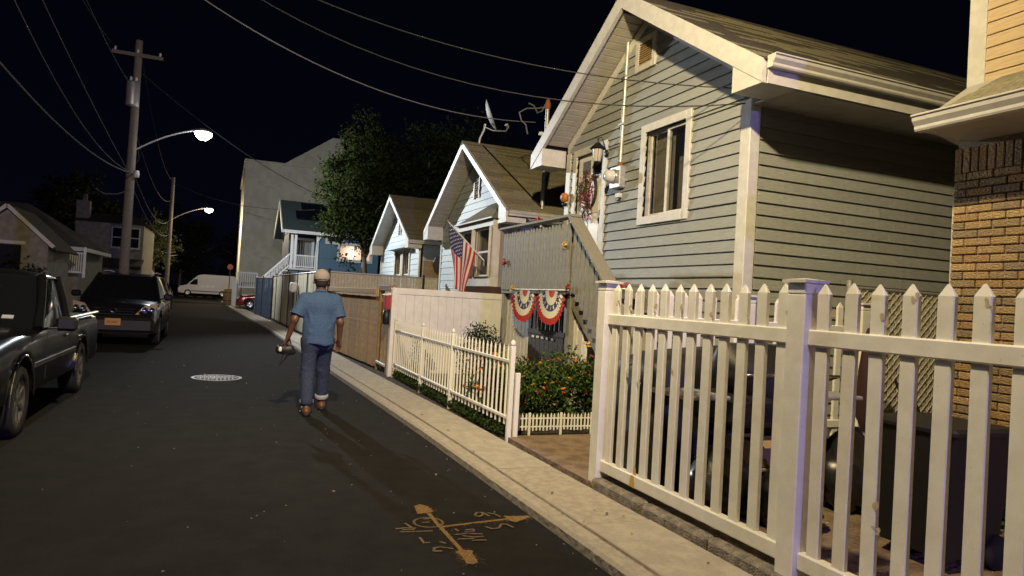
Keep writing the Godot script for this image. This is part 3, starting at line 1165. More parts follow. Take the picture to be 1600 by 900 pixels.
	for k in 24:
		s = S()
		cbx(s, Vector3(5.62 + k * 0.36, 3.93, ze - 0.37), Vector3(0.352, 0.02, 0.66), 0.004)
		obj("soffit_plank", s, M.soffit, roof)
	gutter(roof, Vector3(x0 + 0.02, 4.07, ze + 0.015), Vector3(x1, 4.07, ze + 0.015), Vector3(0, 0, 1), M.trim, 0.13)
	# gable vent
	var vent := Node3D.new()
	vent.name = "gable_vent"
	h.add_child(vent)
	board_on(vent, "vent_frame", F, 2.0, 2.085, 4.98, 5.47, 0, 0.05, M.trim)
	board_on(vent, "vent_frame", F, 2.43, 2.52, 4.98, 5.47, 0, 0.05, M.trim)
	board_on(vent, "vent_frame", F, 2.085, 2.43, 5.38, 5.47, 0, 0.052, M.trim)
	board_on(vent, "vent_frame", F, 2.085, 2.43, 4.98, 5.07, 0, 0.052, M.trim)
	for k in 9:
		s = S()
		var yy := 5.09 + k * 0.033
		var c := F.p(2.257, yy, 0.035)
		cbx(s, c, Vector3(0.35, 0.008, 0.042), 0.002, F.b() * Basis(Vector3.RIGHT, 0.75))
		obj("louvre", s, mat(Color(0.50, 0.36, 0.19), 0.6) if k == 0 else vent.get_node("louvre").material_override, vent)
	board_on(vent, "vent_back", F, 2.085, 2.43, 5.07, 5.38, 0.023, 0.026, M.brown)
	# front window and door
	var wn = window(h, F, win[0], win[1], win[2], win[3], "slide", 0.115)
	board_on(wn, "roller_blind", F, 1.66, 2.13, 2.84, 4.02, -0.15, -0.14, M.blind)
	var dr := Node3D.new()
	dr.name = "door"
	h.add_child(dr)
	board_on(dr, "casing", F, door[0] - 0.12, door[0], door[2] - 0.05, door[3] + 0.12, -0.02, 0.045, M.trim)
	board_on(dr, "casing", F, door[1], door[1] + 0.12, door[2] - 0.05, door[3] + 0.12, -0.02, 0.045, M.trim)
	board_on(dr, "casing", F, door[0], door[1], door[3], door[3] + 0.12, -0.02, 0.047, M.trim)
	board_on(dr, "door_leaf", F, door[0] + 0.002, door[1] - 0.002, door[2], door[3] - 0.002, -0.06, -0.02, M.vinyl)
	for e in [[0.14, 0.40, 0.35, 0.95], [0.50, 0.76, 0.35, 0.95], [0.14, 0.40, 1.08, 1.55], [0.50, 0.76, 1.08, 1.55]]:
		board_on(dr, "panel", F, door[0] + e[0], door[0] + e[1], door[2] + e[2], door[2] + e[3], -0.022, -0.012, M.vinyl, 0.009)
	for e in [[0.14, 0.41], [0.49, 0.76]]:
		board_on(dr, "pane", F, door[0] + e[0], door[0] + e[1], 3.66, 3.93, -0.024, -0.016, mat(Color(0.06, 0.06, 0.065), 0.05))
	s = S()
	wbox(s, F, door[0] + 0.02, door[0] + 0.09, 2.9, 3.06, -0.02, 0.005)
	lathe(s, [[0.0, 0.0], [0.03, 0.0], [0.034, 0.03], [0.02, 0.05], [0.0, 0.052]], 12, Transform3D(Basis(Vector3(0, 0, 1), Vector3(-1, 0, 0), Vector3(0, -1, 0)), F.p(door[0] + 0.055, 2.9, -0.01)))
	obj("door_lock", s, M.iron, dr)

	wreath(F.p(3.78, 3.39, 0.02))
	# coach lantern beside the door
	var lt = thing("wall_lantern", "black coach lantern with frosted glass beside the front door", "lantern", F.p(3.22, 3.9, 0.0))
	s = S()
	lathe(s, [[0.0, 0.0], [0.055, 0.0], [0.06, 0.012], [0.04, 0.03], [0.0, 0.03]], 16, Transform3D(Basis(Vector3(0, 0, 1), Vector3(-1, 0, 0), Vector3(0, -1, 0)), Vector3(-0.045, 0.02, 0)))
	obj("wall_plate", s, M.iron, lt)
	s = S()
	tube(s, [Vector3(-0.05, 0.02, 0), Vector3(-0.1, 0.16, 0), Vector3(-0.15, 0.26, 0), Vector3(-0.2, 0.25, 0), Vector3(-0.21, 0.18, 0)], 0.01, 8)
	tube(s, [Vector3(-0.21, 0.2, 0), Vector3(-0.24, 0.25, 0), Vector3(-0.27, 0.235, 0)], 0.006, 6)
	obj("bracket", s, M.iron, lt)
	s = S()
	lathe(s, [[0.125, 0.07], [0.12, 0.085], [0.06, 0.14], [0.03, 0.17], [0.0, 0.18]], 16, Transform3D(Basis.IDENTITY, Vector3(-0.21, 0, 0)))
	obj("cap", s, M.iron, lt)
	s = S()
	lathe(s, [[0.05, -0.13], [0.068, -0.06], [0.085, 0.068]], 16, Transform3D(Basis.IDENTITY, Vector3(-0.21, 0, 0)))
	obj("glass_shade", s, mat(Color(0.55, 0.5, 0.4), 0.35), lt)
	s = S()
	for k in 4:
		var an := TAU * k / 4.0 + 0.4
		var d := Vector3(cos(an), 0, sin(an))
		tube(s, [Vector3(-0.21, -0.13, 0) + d * 0.053, Vector3(-0.21, 0.07, 0) + d * 0.088], 0.005, 5)
	lathe(s, [[0.0, -0.165], [0.03, -0.16], [0.055, -0.135], [0.05, -0.125], [0.0, -0.125]], 14, Transform3D(Basis.IDENTITY, Vector3(-0.21, 0, 0)))
	obj("cage", s, M.iron, lt)
	# round orange ornament by the corner board
	var bl = thing("orange_ornament", "round orange ornament hanging on the corner board left of the door", "ornament", F.p(4.55, 3.37, 0.06))
	s = S()
	lathe(s, [[0.0, -0.085], [0.06, -0.07], [0.09, -0.02], [0.09, 0.03], [0.06, 0.075], [0.0, 0.085]], 16, Transform3D(Basis.from_scale(Vector3(0.7, 1, 1)), Vector3(-0.03, 0, 0)))
	obj("globe", s, M.orange, bl)
	s = S()
	lathe(s, [[0.0, -0.15], [0.04, -0.15], [0.045, -0.09], [0.0, -0.085]], 12, Transform3D(Basis.IDENTITY, Vector3(-0.02, 0, 0)))
	obj("bracket", s, M.iron, bl)
	# service conduit, meter
	var cd = thing("service_conduit", "galvanised conduit pipe running down the gable to the meter", "conduit", F.p(2.78, 3.65, 0.05))
	s = S()
	tube(s, [Vector3(0, 0, 0.0), Vector3(0, 1.98, 0.04), Vector3(0, 2.06, 0.04)], 0.033, 12)
	obj("pipe", s, M.galv, cd)
	for yy in [0.62, 1.35]:
		s = S()
		wbox(s, Wall.new(Vector3.ZERO, Vector3(0, 0, -1), Vector3(-1, 0, 0)), -0.06, 0.06, yy, yy + 0.03, -0.05, 0.04)
		obj("strap", s, M.galv, cd)
	s = S()
	tube(s, [Vector3(0, -0.03, 0), Vector3(0, 0.06, 0)], 0.042, 12)
	obj("collar", s, M.terracotta, cd)
	var mt = thing("electric_meter", "pale grey electric meter box with round glass dial on the clapboards", "meter", F.p(2.82, 3.47, 0.0))
	var G := Wall.new(Vector3.ZERO, Vector3(0, 0, -1), Vector3(-1, 0, 0))
	board_on(mt, "meter_box", G, -0.17, 0.12, -0.16, 0.17, 0.02, 0.13, M.galv, 0.012)
	s = S()
	lathe(s, [[0.1, 0.0], [0.1, 0.05], [0.09, 0.1], [0.07, 0.135], [0.0, 0.14]], 20, Transform3D(Basis(Vector3(0, 0, 1), Vector3(-1, 0, 0), Vector3(0, -1, 0)), Vector3(-0.13, 0.02, -0.02)))
	obj("dial", s, mat(Color(0.6, 0.6, 0.58), 0.15), mt)
	s = S()
	lathe(s, [[0.106, 0.0], [0.112, 0.01], [0.106, 0.025]], 20, Transform3D(Basis(Vector3(0, 0, 1), Vector3(-1, 0, 0), Vector3(0, -1, 0)), Vector3(-0.13, 0.02, -0.02)))
	obj("dial_ring", s, M.chrome, mt)
	var jb = thing("junction_box", "small white box on the clapboards below the meter", "box", F.p(2.78, 3.2, 0.0))
	board_on(jb, "box_body", G, -0.06, 0.06, -0.03, 0.04, 0.02, 0.08, M.trim, 0.006)
	board_on(jb, "cable_gland", G, -0.035, 0.035, -0.075, -0.03, 0.03, 0.07, M.black, 0.006)

	stair_and_landing()

func wreath(at: Vector3):
	var t = thing("door_wreath", "oval wreath of dark red and white flowers on the front door", "wreath", at)
	var s := S()
	var pts := []
	for k in 25:
		var an := TAU * k / 24.0
		pts.append(Vector3(0.02, 0.26 * sin(an), 0.2 * cos(an)))
	tube(s, pts, 0.03, 6, false)
	obj("wreath_ring", s, M.brown, t)
	var cols := [Color(0.36, 0.025, 0.025), Color(0.66, 0.6, 0.5), Color(0.42, 0.09, 0.08), Color(0.05, 0.055, 0.02), Color(0.03, 0.03, 0.06)]
	var nms := ["red_flowers", "white_flowers", "rose_flowers", "leaves", "berries"]
	for c in 5:
		s = S()
		for k in [120, 90, 90, 150, 60][c]:
			var an2 := rng.randf() * TAU
			var rr := rng.randf_range(0.2, 1.22)
			var p := Vector3(-0.04 - rng.randf() * 0.06, 0.27 * sin(an2) * rr, 0.2 * cos(an2) * rr)
			if k % 6 == 0:
				p = Vector3(-0.03, rng.randf_range(-0.48, -0.25), rng.randf_range(-0.14, 0.14))
			var z := rng.randf_range(0.018, 0.036)
			for q in 4:
				var bs := Basis.from_euler(Vector3(rng.randf() * TAU, rng.randf() * TAU, rng.randf() * TAU))
				var ln := z * (1.9 if c == 3 else 1.0)
				quad(s, p + bs * Vector3(-z * 0.5, 0, 0), p + bs * Vector3(0, -z * 0.2, ln * 0.6), p + bs * Vector3(z * 0.5, 0, ln * 1.2), p + bs * Vector3(0, z * 0.3, ln * 0.5))
		obj(nms[c], s, mat(cols[c], 0.7), t).set_meta("kind", "stuff")

# ------------------------------------------------------------------ stair and landing in front of the grey house
func stair_and_landing():
	var t = thing("entry_stair", "grey painted wooden landing and stair with slatted railing before the grey house", "stair", Vector3(0, 0, 0))
	var xf := 4.3
	var xw := 5.44
	var z0 := -8.4
	var z1 := -10.95
	var yf := 1.84
	var s := S()
	for k in 8:
		s = S()
		cbx(s, Vector3(xf + 0.07 + k * 0.142, yf, (z0 + z1) * 0.5), Vector3(0.138, 0.035, z0 - z1), 0.004)
		obj("deck_board", s, M.deck, t)
	s = S()
	cbx(s, Vector3(xf + 0.02, yf - 0.11, (z0 + z1) * 0.5), Vector3(0.045, 0.18, z0 - z1), 0.004)
	obj("rim_joist", s, M.deck, t)
	s = S()
	cbx(s, Vector3((xf + xw) * 0.5, yf - 0.11, z0 - 0.02), Vector3(xw - xf - 0.06, 0.18, 0.045), 0.004)
	obj("rim_joist", s, M.deck, t)
	for zz in [z0 - 0.06, z1 + 0.06]:
		s = S()
		cbx(s, Vector3(xf + 0.06, 1.32, zz), Vector3(0.1, 2.65, 0.1), 0.006)
		obj("post", s, M.deck, t)
	# top rail of the landing
	s = S()
	cbx(s, Vector3(xf, 2.715, (z0 + z1) * 0.5), Vector3(0.16, 0.04, z0 - z1 + 0.1), 0.006)
	obj("top_rail", s, M.deck, t)
	s = S()
	cbx(s, Vector3(xf + 0.03, 2.40, (z0 + z1) * 0.5), Vector3(0.04, 0.09, z0 - z1), 0.004)
	obj("rail_backer", s, M.deck, t)
	# pointed slats
	var mk := func(h: float) -> ArrayMesh:
		var q := S()
		var w := 0.0425
		extrude(q, PackedVector2Array([Vector2(-w, 0), Vector2(w, 0), Vector2(w, h - 0.1), Vector2(0.012, h), Vector2(-0.012, h), Vector2(-w, h - 0.1)]), 0.022, Transform3D.IDENTITY)
		q.generate_normals()
		return q.commit()
	var ms = mk.call(0.93)
	var zz2 := z0 - 0.1
	var k2 := 0
	while zz2 > z1 + 0.04:
		inst("slat", ms, M.deck, t, Transform3D(Basis(Vector3(0, 0, -1), Vector3(0, 1, 0), Vector3(1, 0, 0)) * Basis(Vector3.BACK, rng.randf_range(-0.012, 0.012)), Vector3(xf - 0.022, 1.70 + rng.randf_range(-0.01, 0.01), zz2)))
		zz2 -= 0.108
		k2 += 1
	# stairs going down towards the viewer
	var run := 0.21
	var n := 10
	var slope := 0.86
	var rise := run * slope
	var ze := z0 + run * n
	for side in [xf + 0.02, xw - 0.1]:
		s = S()
		var a := []
		var b := []
		for q in [[z0, yf + 0.02], [ze + 0.1, yf + 0.02 - slope * (ze + 0.1 - z0)], [ze + 0.1, 0.06], [ze - 0.24, 0.06], [z0, yf - 0.36]]:
			a.append(Vector3(side, q[1], q[0]))
			b.append(Vector3(side + 0.045, q[1], q[0]))
		hexa(s, a, b)
		obj("stringer", s, M.deck, t)
	for k in n - 1:
		s = S()
		cbx(s, Vector3((xf + xw) * 0.5 - 0.01, yf - rise * (k + 1) + 0.0, z0 + run * (k + 0.5)), Vector3(xw - xf - 0.14, 0.04, run + 0.03), 0.004)
		obj("tread", s, M.deck, t)
	# sloping hand rail and slats on the street side
	s = S()
	bar(s, Vector3(xf, 2.715, z0 - 0.02), Vector3(xf, 2.715 - slope * (ze - z0 - 0.1), ze - 0.12), 0.19, 0.04, Vector3.UP, 0.006)
	obj("hand_rail", s, M.deck, t)
	s = S()
	bar(s, Vector3(xf + 0.03, 2.42, z0 - 0.02), Vector3(xf + 0.03, 2.42 - slope * (ze - z0 - 0.1), ze - 0.12), 0.04, 0.09, Vector3.UP, 0.004)
	obj("rail_backer", s, M.deck, t)
	for k in 15:
		var zk := z0 + 0.09 + k * 0.128
		inst("slat", ms, M.deck, t, Transform3D(Basis(Vector3(0, 0, -1), Vector3(0, 1, 0), Vector3(1, 0, 0)), Vector3(xf - 0.022, 1.74 - slope * (zk - z0), zk)))
	s = S()
	cbx(s, Vector3(xf + 0.06, 0.6, ze - 0.06), Vector3(0.1, 1.0, 0.1), 0.006)
	obj("newel_post", s, M.deck, t)
	# small planter on the foot of the railing
	var pl = thing("rail_planter", "small grey planter with a red bloom on the stair railing", "planter", Vector3(xf, 1.62, z0 + 1.36))
	s = S()
	lathe(s, [[0.0, 0.0], [0.07, 0.0], [0.085, 0.1], [0.095, 0.1], [0.095, 0.12], [0.0, 0.115]], 14)
	obj("pot", s, M.galv, pl)
	s = S()
	for k in 40:
		var p := Vector3(rng.randf_range(-0.06, 0.06), 0.12 + rng.randf() * 0.07, rng.randf_range(-0.06, 0.06))
		var bs := Basis.from_euler(Vector3(rng.randf() * TAU, rng.randf() * TAU, 0))
		quad(s, p + bs * Vector3(-0.012, 0, -0.012), p + bs * Vector3(0.012, 0, -0.012), p + bs * Vector3(0.012, 0, 0.012), p + bs * Vector3(-0.012, 0, 0.012))
	obj("bloom", s, M.red, pl)
	# little ornaments on the railing
	var spots := [[Vector3(xf - 0.03, 2.33, z0 - 0.16), "gold", "small gold bow tied on the landing slats at the corner"], [Vector3(xf - 0.02, 2.76, -9.5), "red", "small red bow on the landing's top rail"], [Vector3(xf - 0.04, 1.74, -8.36), "red", "red bow at the bunting's near upper corner"], [Vector3(xf - 0.04, 1.72, -10.3), "gold", "gold bow at the bunting's far upper corner"], [Vector3(xf - 0.03, 1.02, -7.75), "gold", "small gold lantern ornament hung on the stair stringer"], [Vector3(xf - 0.03, 2.15, -10.75), "red", "red bow on the landing's far post"]]
	for e in spots:
		var bw = thing("ribbon_bow", e[2], "bow", e[0])
		s = S()
		for k in 26:
			var an := rng.randf() * TAU
			var p2 := Vector3(-0.01 - rng.randf() * 0.03, sin(an) * rng.randf() * 0.05, cos(an) * rng.randf() * 0.05)
			var bs2 := Basis.from_euler(Vector3(rng.randf() * TAU, rng.randf() * TAU, rng.randf()))
			quad(s, p2 + bs2 * Vector3(-0.02, 0, -0.01), p2 + bs2 * Vector3(0.02, 0.01, -0.012), p2 + bs2 * Vector3(0.02, 0, 0.012), p2 + bs2 * Vector3(-0.02, 0.008, 0.012))
		obj("loops", s, M.red if e[1] == "red" else mat(Color(0.6, 0.42, 0.15), 0.5), bw)
	# white boarded skirt with a dark brown slatted gate under the landing
	var sk = thing("landing_skirt", "white boarded skirt panels under the grey landing", "panel", Vector3(0, 0, 0))
	for e in [[-10.95, -9.92], [-8.6, -8.05]]:
		var z := float(e[0])
		while z < e[1] - 0.02:
			s = S()
			var zb: float = min(z + 0.148, e[1])
			var top := 1.62
			if z > -8.7:
				top = min(1.5, 1.36 - 0.9 * (z + 8.5))
			cbx(s, Vector3(xf + 0.10, (0.06 + top) * 0.5, (z + zb) * 0.5), Vector3(0.03, top - 0.06, zb - z - 0.004), 0.004)
			obj("board", s, M.vinyl, sk)
			z += 0.15
	var gt = thing("brown_gate", "dark brown slatted gate under the landing behind the bunting", "gate", Vector3(0, 0, 0))
	var zg := -9.9
	var kk := 0
	while zg < -8.7:
		s = S()
		cbx(s, Vector3(xf + 0.09, 0.55, zg + 0.075), Vector3(0.028, 0.98, 0.144), 0.004)
		obj("plank", s, M.brown, gt)
		s = S()
		cbx(s, Vector3(xf + 0.09, 1.36, zg + 0.05), Vector3(0.028, 0.62, 0.085), 0.004)
		obj("slat", s, M.brown, gt)
		zg += 0.15
	for yy in [1.08, 1.62]:
		s = S()
		cbx(s, Vector3(xf + 0.085, yy, -9.28), Vector3(0.045, 0.07, 1.26), 0.004)
		obj("gate_rail", s, M.brown, gt)
	s = S()
	for k in 5:
		cbx(s, Vector3(xf + 0.066, 1.0, -9.7 + k * 0.17), Vector3(0.012, 0.035, 0.075), 0.006)
	var dots = obj("studs", s, M.white, gt)
	# white panel stands in for the bright space behind the gate slats
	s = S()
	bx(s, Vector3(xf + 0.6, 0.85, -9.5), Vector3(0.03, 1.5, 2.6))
	var bk = obj("bright_space_panel", s, M.vinyl)
	tag(bk, "white panel added behind the brown gate as the bright space under the landing", "panel")
	bunting(xf)

func bunting(xf: float):
	# two pleated fan buntings, printed in red, white and blue
	var W := 128
	var im := Image.create(W, 128, false, Image.FORMAT_RGB8)
	var red := lin(0.42, 0.035, 0.03)
	var blue := lin(0.035, 0.055, 0.16)
	var wht := lin(0.68, 0.66, 0.6)
	for y in 128:
		for x in W:
			var r := (y + 0.5) / 128.0
			var c := wht
			if r < 0.2:
				c = red.lerp(wht, 0.15)
			elif r > 0.42 and r < 0.60:
				c = blue
				var a := fmod(x / float(W) * 7.0, 1.0) - 0.5
				var bb := (r - 0.51) * 6.0
				if a * a * 9.0 + bb * bb * 1.5 < 0.22:
					c = wht
			elif r > 0.80:
				c = red
			im.set_pixel(x, y, c)
	var m := StandardMaterial3D.new()
	m.albedo_texture = ImageTexture.create_from_image(im)
	m.roughness = 0.85
	m.cull_mode = BaseMaterial3D.CULL_DISABLED
	m.backlight_enabled = true
	m.backlight = Color(0.25, 0.25, 0.25)
	var zs := [-9.76, -8.82]
	var lb := ["pleated red white and blue fan bunting, farther along the landing from the stairs", "pleated red white and blue fan bunting beside the stair stringer"]
	for q in 2:
		var t = thing("fan_bunting", lb[q], "bunting", Vector3(xf - 0.05, 1.70, zs[q]), 0.0, "fan buntings under the landing")
		var s := SurfaceTool.new()
		s.begin(Mesh.PRIMITIVE_TRIANGLES)
		s.set_smooth_group(1)
		var NA := 72
		var NR := 10
		var f := func(i, j):
			var an: float = PI * i / NA
			var r: float = 0.03 + 0.97 * j / NR
			var rr: float = 0.455 * r * (1.0 + 0.02 * cos(an * 36.0))
			var fold: float = sin(an * 36.0) * 0.016 * r
			var droop: float = 0.10 * r * r * pow(abs(cos(an)), 2.0)
			return Vector3(-0.02 - fold - 0.03 * r, -sin(an) * rr * 1.08 - droop, -cos(an) * rr)
		for i in NA:
			for j in NR:
				var v := [[i, j], [i + 1, j], [i + 1, j + 1], [i, j + 1]]
				for k in [0, 2, 1, 0, 3, 2]:
					s.set_uv(Vector2(v[k][0] / float(NA), clamp(0.02 + 0.96 * v[k][1] / float(NR), 0.01, 0.99)))
					s.add_vertex(f.call(v[k][0], v[k][1]))
		obj("pleated_cloth", s, m, t)
		s = S()
		tube(s, [Vector3(-0.01, 0.005, -0.48), Vector3(-0.01, 0.005, 0.48)], 0.012, 6)
		obj("hem_cord", s, M.white, t)

# ------------------------------------------------------------------ brick house at the right edge
func brick_house():
	var h = thing("brick_house", "buff brick house with tan upper siding beside the near picket fence", "house", Vector3.ZERO)
	var zc := -3.9
	var F := Wall.new(Vector3(5.46, 0, zc), Vector3(0, 0, 1), Vector3(-1, 0, 0))
	var s := S()
	bx(s, Vector3(9.97, 1.55, 0.1), Vector3(9.0, 3.1, 7.99))
	var core = obj("wall", s, M.mortar, h)
	# bricks: courses of 66 mm, proud of the mortar
	var meshes := []
	for v in 3:
		s = S()
		cbx(s, Vector3.ZERO, Vector3(0.2, 0.055, 0.03), 0.005)
		s.generate_normals()
		meshes.append(s.commit())
	var half: Array = []
	var st := S()
	var row := 0
	var y := 0.11
	var n := 0
	while y < 2.72:
		var u := -0.105 if row % 2 == 1 else 0.0
		while u < 7.9:
			var u0: float = max(u, 0.0)
			var ln: float = u + 0.2 - u0
			if ln > 0.03:
				var c := F.p(u0 + ln * 0.5, y + 0.0275, 0.006 + rng.randf_range(-0.003, 0.003))
				var bs := F.b() * Basis(Vector3.BACK, rng.randf_range(-0.006, 0.006))
				bs = bs * Basis.from_scale(Vector3(ln / 0.2, 1, 1))
				if u < 1.35:
					inst("brick", meshes[0], M.brick[rng.randi() % 6], core, Transform3D(bs, c))
					n += 1
				else:
					cbx(st, c, Vector3(ln, 0.055, 0.03), 0.005, F.b())
			u += 0.211
		y += 0.0664
		row += 1
	# upright course under the eave
	var uu := 0.0
	while uu < 7.9:
		var c2 := F.p(uu + 0.028, 2.86, 0.008)
		if uu < 1.3:
			inst("brick", meshes[0], M.brick[rng.randi() % 6], core, Transform3D(F.b() * Basis(Vector3.BACK, PI / 2), c2))
		else:
			cbx(st, c2, Vector3(0.055, 0.2, 0.03), 0.005, F.b())
		uu += 0.0664
	var so = obj("brickwork", st, M.brick[0], core)
	so.set_meta("kind", "stuff")
	s = S()
	cbx(s, F.p(-0.012, 1.35, -0.01), Vector3(0.018, 2.5, 0.02), 0.003)
	obj("edge_strip", s, M.trim, h)
	# skirt roof
	var roof := Node3D.new()
	roof.name = "skirt_roof"
	h.add_child(roof)
	s = S()
	var a := [Vector3(4.9, 3.1, -3.79), Vector3(5.86, 3.62, -4.08), Vector3(5.86, 3.04, -4.08), Vector3(4.9, 3.04, -3.79)]
	var b := []
	for v in a:
		b.append(Vector3(v.x, v.y, 4.2))
	hexa(s, a, b)
	obj("roof_deck", s, M.soffit, roof)
	var sd := Vector3(0.96, 0.52, 0).normalized()
	shingles(roof, Vector3(4.88, 3.105, 0.4), Vector3(0, 0, -1), sd, 4.19, 1.06, [M.shingle[1], M.shingle[2], M.shingle[3]])
	s = S()
	var ra := [Vector3(4.88, 3.11, 0.4), Vector3(5.86, 3.64, 0.4), Vector3(5.86, 3.64, 4.2), Vector3(4.88, 3.11, 4.2)]
	quad(s, ra[0], ra[1], ra[2], ra[3])
	obj("roof_covering", s, M.shingle[2], roof)
	gutter(roof, Vector3(4.898, 3.0, -3.8), Vector3(4.898, 3.0, 4.2), Vector3(-1, 0, 0), M.trim, 0.12)
	s = S()
	bx(s, Vector3(5.18, 3.02, 0.2), Vector3(0.54, 0.03, 7.98))
	obj("soffit", s, M.soffit, roof)
	# upper storey
	var G := Wall.new(Vector3(5.83, 0, -4.07), Vector3(0, 0, 1), Vector3(-1, 0, 0))
	s = S()
	bx(s, Vector3(9.9, 5.3, 0.1), Vector3(8.13, 3.6, 8.3))
	obj("wall", s, M.tan_siding, h)
	s = S()
	bx(s, Vector3(5.3, 3.6, 1.4), Vector3(1.06, 7.0, 5.6))
	obj("light_blocking_bay", s, M.tan_siding, h)  # unseen bay added to keep violet lamp light off the grey wall
	siding(h, G, func(_y): return [0.1, 8.2], 3.56, 7.0, 0.108, [], [M.tan_siding], 0.02)
	board_on(h, "corner_board", G, -0.02, 0.13, 3.5, 7.1, -0.1, 0.03, M.trim)
	s = S()
	bx(s, Vector3(9.9, 7.2, 0.1), Vector3(9.0, 0.2, 9.2))
	obj("roof_slab", s, M.shingle_dark, h)

# ------------------------------------------------------------------ gabled cottages
func gable_house(called, label, q: Dictionary):
	var h = thing(called, label, "house", Vector3.ZERO)
	var F := Wall.new(Vector3(q.x, 0, q.z0), Vector3(0, 0, -1), Vector3(-1, 0, 0))
	var W: float = q.z0 - q.z1
	var ac: float = q.z0 - q.zc
	var pt: float = q.pt
	var hw: float = q.hw
	var ytop: float = q.ytop
	var ya := ytop - 0.2
	var yside: float = min(ya - pt * ac, ya - pt * (W - ac))
	var holes: Array = q.holes
	wall_core(h, F, W, 0.0, yside, holes, q.m, [ac, ya])
	var span := func(y):
		var hh: float = (ya - y) / pt
		return [max(ac - hh, 0.08), min(ac + hh, W - 0.08)]
	siding(h, F, span, 0.3, ya - 0.03, q.expo, holes, [q.m], 0.02)
	var R := Wall.new(Vector3(q.x, 0, q.z0), Vector3(1, 0, 0), Vector3(0, 0, 1))
	wall_core(h, R, 7.0, 0.0, ytop - pt * hw, [], q.m)
	siding(h, R, func(_y): return [0.08, 7.0], 0.9, ytop - pt * hw - 0.1, q.expo, [], [q.m], 0.02)
	var s := S()
	bx(s, Vector3(q.x + 3.56, yside * 0.5, q.z1 + 0.06), Vector3(6.85, yside, 0.12))
	bx(s, Vector3(q.x + 7.05, yside * 0.5, (q.z0 + q.z1) * 0.5), Vector3(0.12, yside, W))
	obj("wall", s, q.m, h)
	board_on(h, "corner_board", F, -0.02, 0.1, 0.0, yside, -0.02, 0.03, q.corner)
	board_on(h, "corner_board", F, W - 0.1, W + 0.02, 0.0, yside, -0.02, 0.03, q.corner)
	var roof := Node3D.new()
	roof.name = "roof"
	h.add_child(roof)
	var x0: float = q.x0
	var x1: float = q.x + 7.4
	var zc: float = q.zc
	for sg in [1.0, -1.0]:
		s = S()
		var a := [Vector3(x0 + 0.02, ytop - 0.02, zc), Vector3(x0 + 0.02, ytop - 0.02 - pt * hw, zc + sg * hw), Vector3(x0 + 0.02, ytop - 0.14 - pt * hw, zc + sg * hw), Vector3(x0 + 0.02, ytop - 0.14, zc)]
		var b := []
		for v in a:
			b.append(Vector3(x1, v.y, v.z))
		hexa(s, a, b)
		obj("roof_deck", s, M.shingle_dark, roof)
		s = S()
		var zr: float = zc + sg * hw
		var yr := ytop - pt * hw
		a = [Vector3(x0 - 0.02, ytop + 0.01, zc), Vector3(x0 - 0.02, yr + 0.01, zr), Vector3(x0 - 0.02, yr - 0.14, zr), Vector3(x0 - 0.02, ytop - 0.15, zc)]
		b = []
		for v in a:
			b.append(Vector3(x0 + 0.018, v.y, v.z))
		hexa(s, a, b)
		obj("rake_board", s, M.trim, roof)
		# cornice return
		s = S()
		var zi: float = zr - sg * 0.42
		a = []
		b = []
		for v in [[yr - 0.142, zr], [yr - 0.142 + pt * 0.42, zi], [yr - 0.24, zi], [yr - 0.24, zr]]:
			a.append(Vector3(x0 - 0.014, v[0], v[1]))
			b.append(Vector3(q.x - 0.025, v[0], v[1]))
		hexa(s, a, b)
		obj("cornice_return", s, M.trim if q.get("ret") == null else q.ret, roof)
		var n := 18
		for k in n:
			var t0 := 0.08 + (hw - 0.5) * k / n
			var t1 := 0.08 + (hw - 0.5) * (k + 1) / n - 0.014
			s = S()
			var yb := ytop - 0.16
			var ra := [Vector3(x0 + 0.02, yb - pt * t0, zc + sg * t0), Vector3(x0 + 0.02, yb - pt * t1, zc + sg * t1), Vector3(x0 + 0.02, yb + 0.018 - pt * t1, zc + sg * t1), Vector3(x0 + 0.02, yb + 0.018 - pt * t0, zc + sg * t0)]
			var rb := []
			for v in ra:
				rb.append(Vector3(q.x - 0.006, v.y, v.z))
			hexa(s, ra, rb)
			obj("soffit_slat", s, q.soffit, roof)
	var ze := zc + hw
	s = S()
	bx(s, Vector3((x0 + x1) * 0.5 + 0.22, ytop - pt * hw - 0.08, ze - 0.016), Vector3(x1 - x0 - 0.44, 0.14, 0.03))
	obj("fascia", s, M.trim, roof)
	gutter(roof, Vector3(x0 + 0.02, ytop - pt * hw - 0.12, ze + 0.002), Vector3(x1, ytop - pt * hw - 0.12, ze + 0.002), Vector3(0, 0, 1), M.trim, 0.1)
	s = S()
	bx(s, Vector3(q.x + 3.7, ytop - pt * hw - 0.16, (ze + q.z0) * 0.5), Vector3(7.3, 0.02, ze - q.z0 - 0.06))
	obj("soffit", s, q.soffit, roof)
	var sd := Vector3(0, pt, -1).normalized()
	shingles(roof, Vector3(x0 - 0.03, ytop - 0.018 - pt * hw, ze + 0.02), Vector3(1, 0, 0), sd, x1 - x0, hw / cos(atan(pt)), M.shingle)
	s = S()
	hexa(s, [Vector3(x0 - 0.03, ytop - 0.07, zc + 0.15), Vector3(x0 - 0.03, ytop + 0.03, zc), Vector3(x0 - 0.03, ytop - 0.07, zc - 0.15)], [Vector3(x1, ytop - 0.07, zc + 0.15), Vector3(x1, ytop + 0.03, zc), Vector3(x1, ytop - 0.07, zc - 0.15)])
	obj("ridge_cap", s, M.shingle[1], roof)
	# little louvred gable vent
	var vt := Node3D.new()
	vt.name = "gable_vent"
	h.add_child(vt)
	var yv := ytop - 1.05
	for e in [[-0.2, -0.15], [0.15, 0.2]]:
		board_on(vt, "vent_frame", F, ac + e[0], ac + e[1], yv - 0.22, yv + 0.27, 0, 0.045, M.trim)
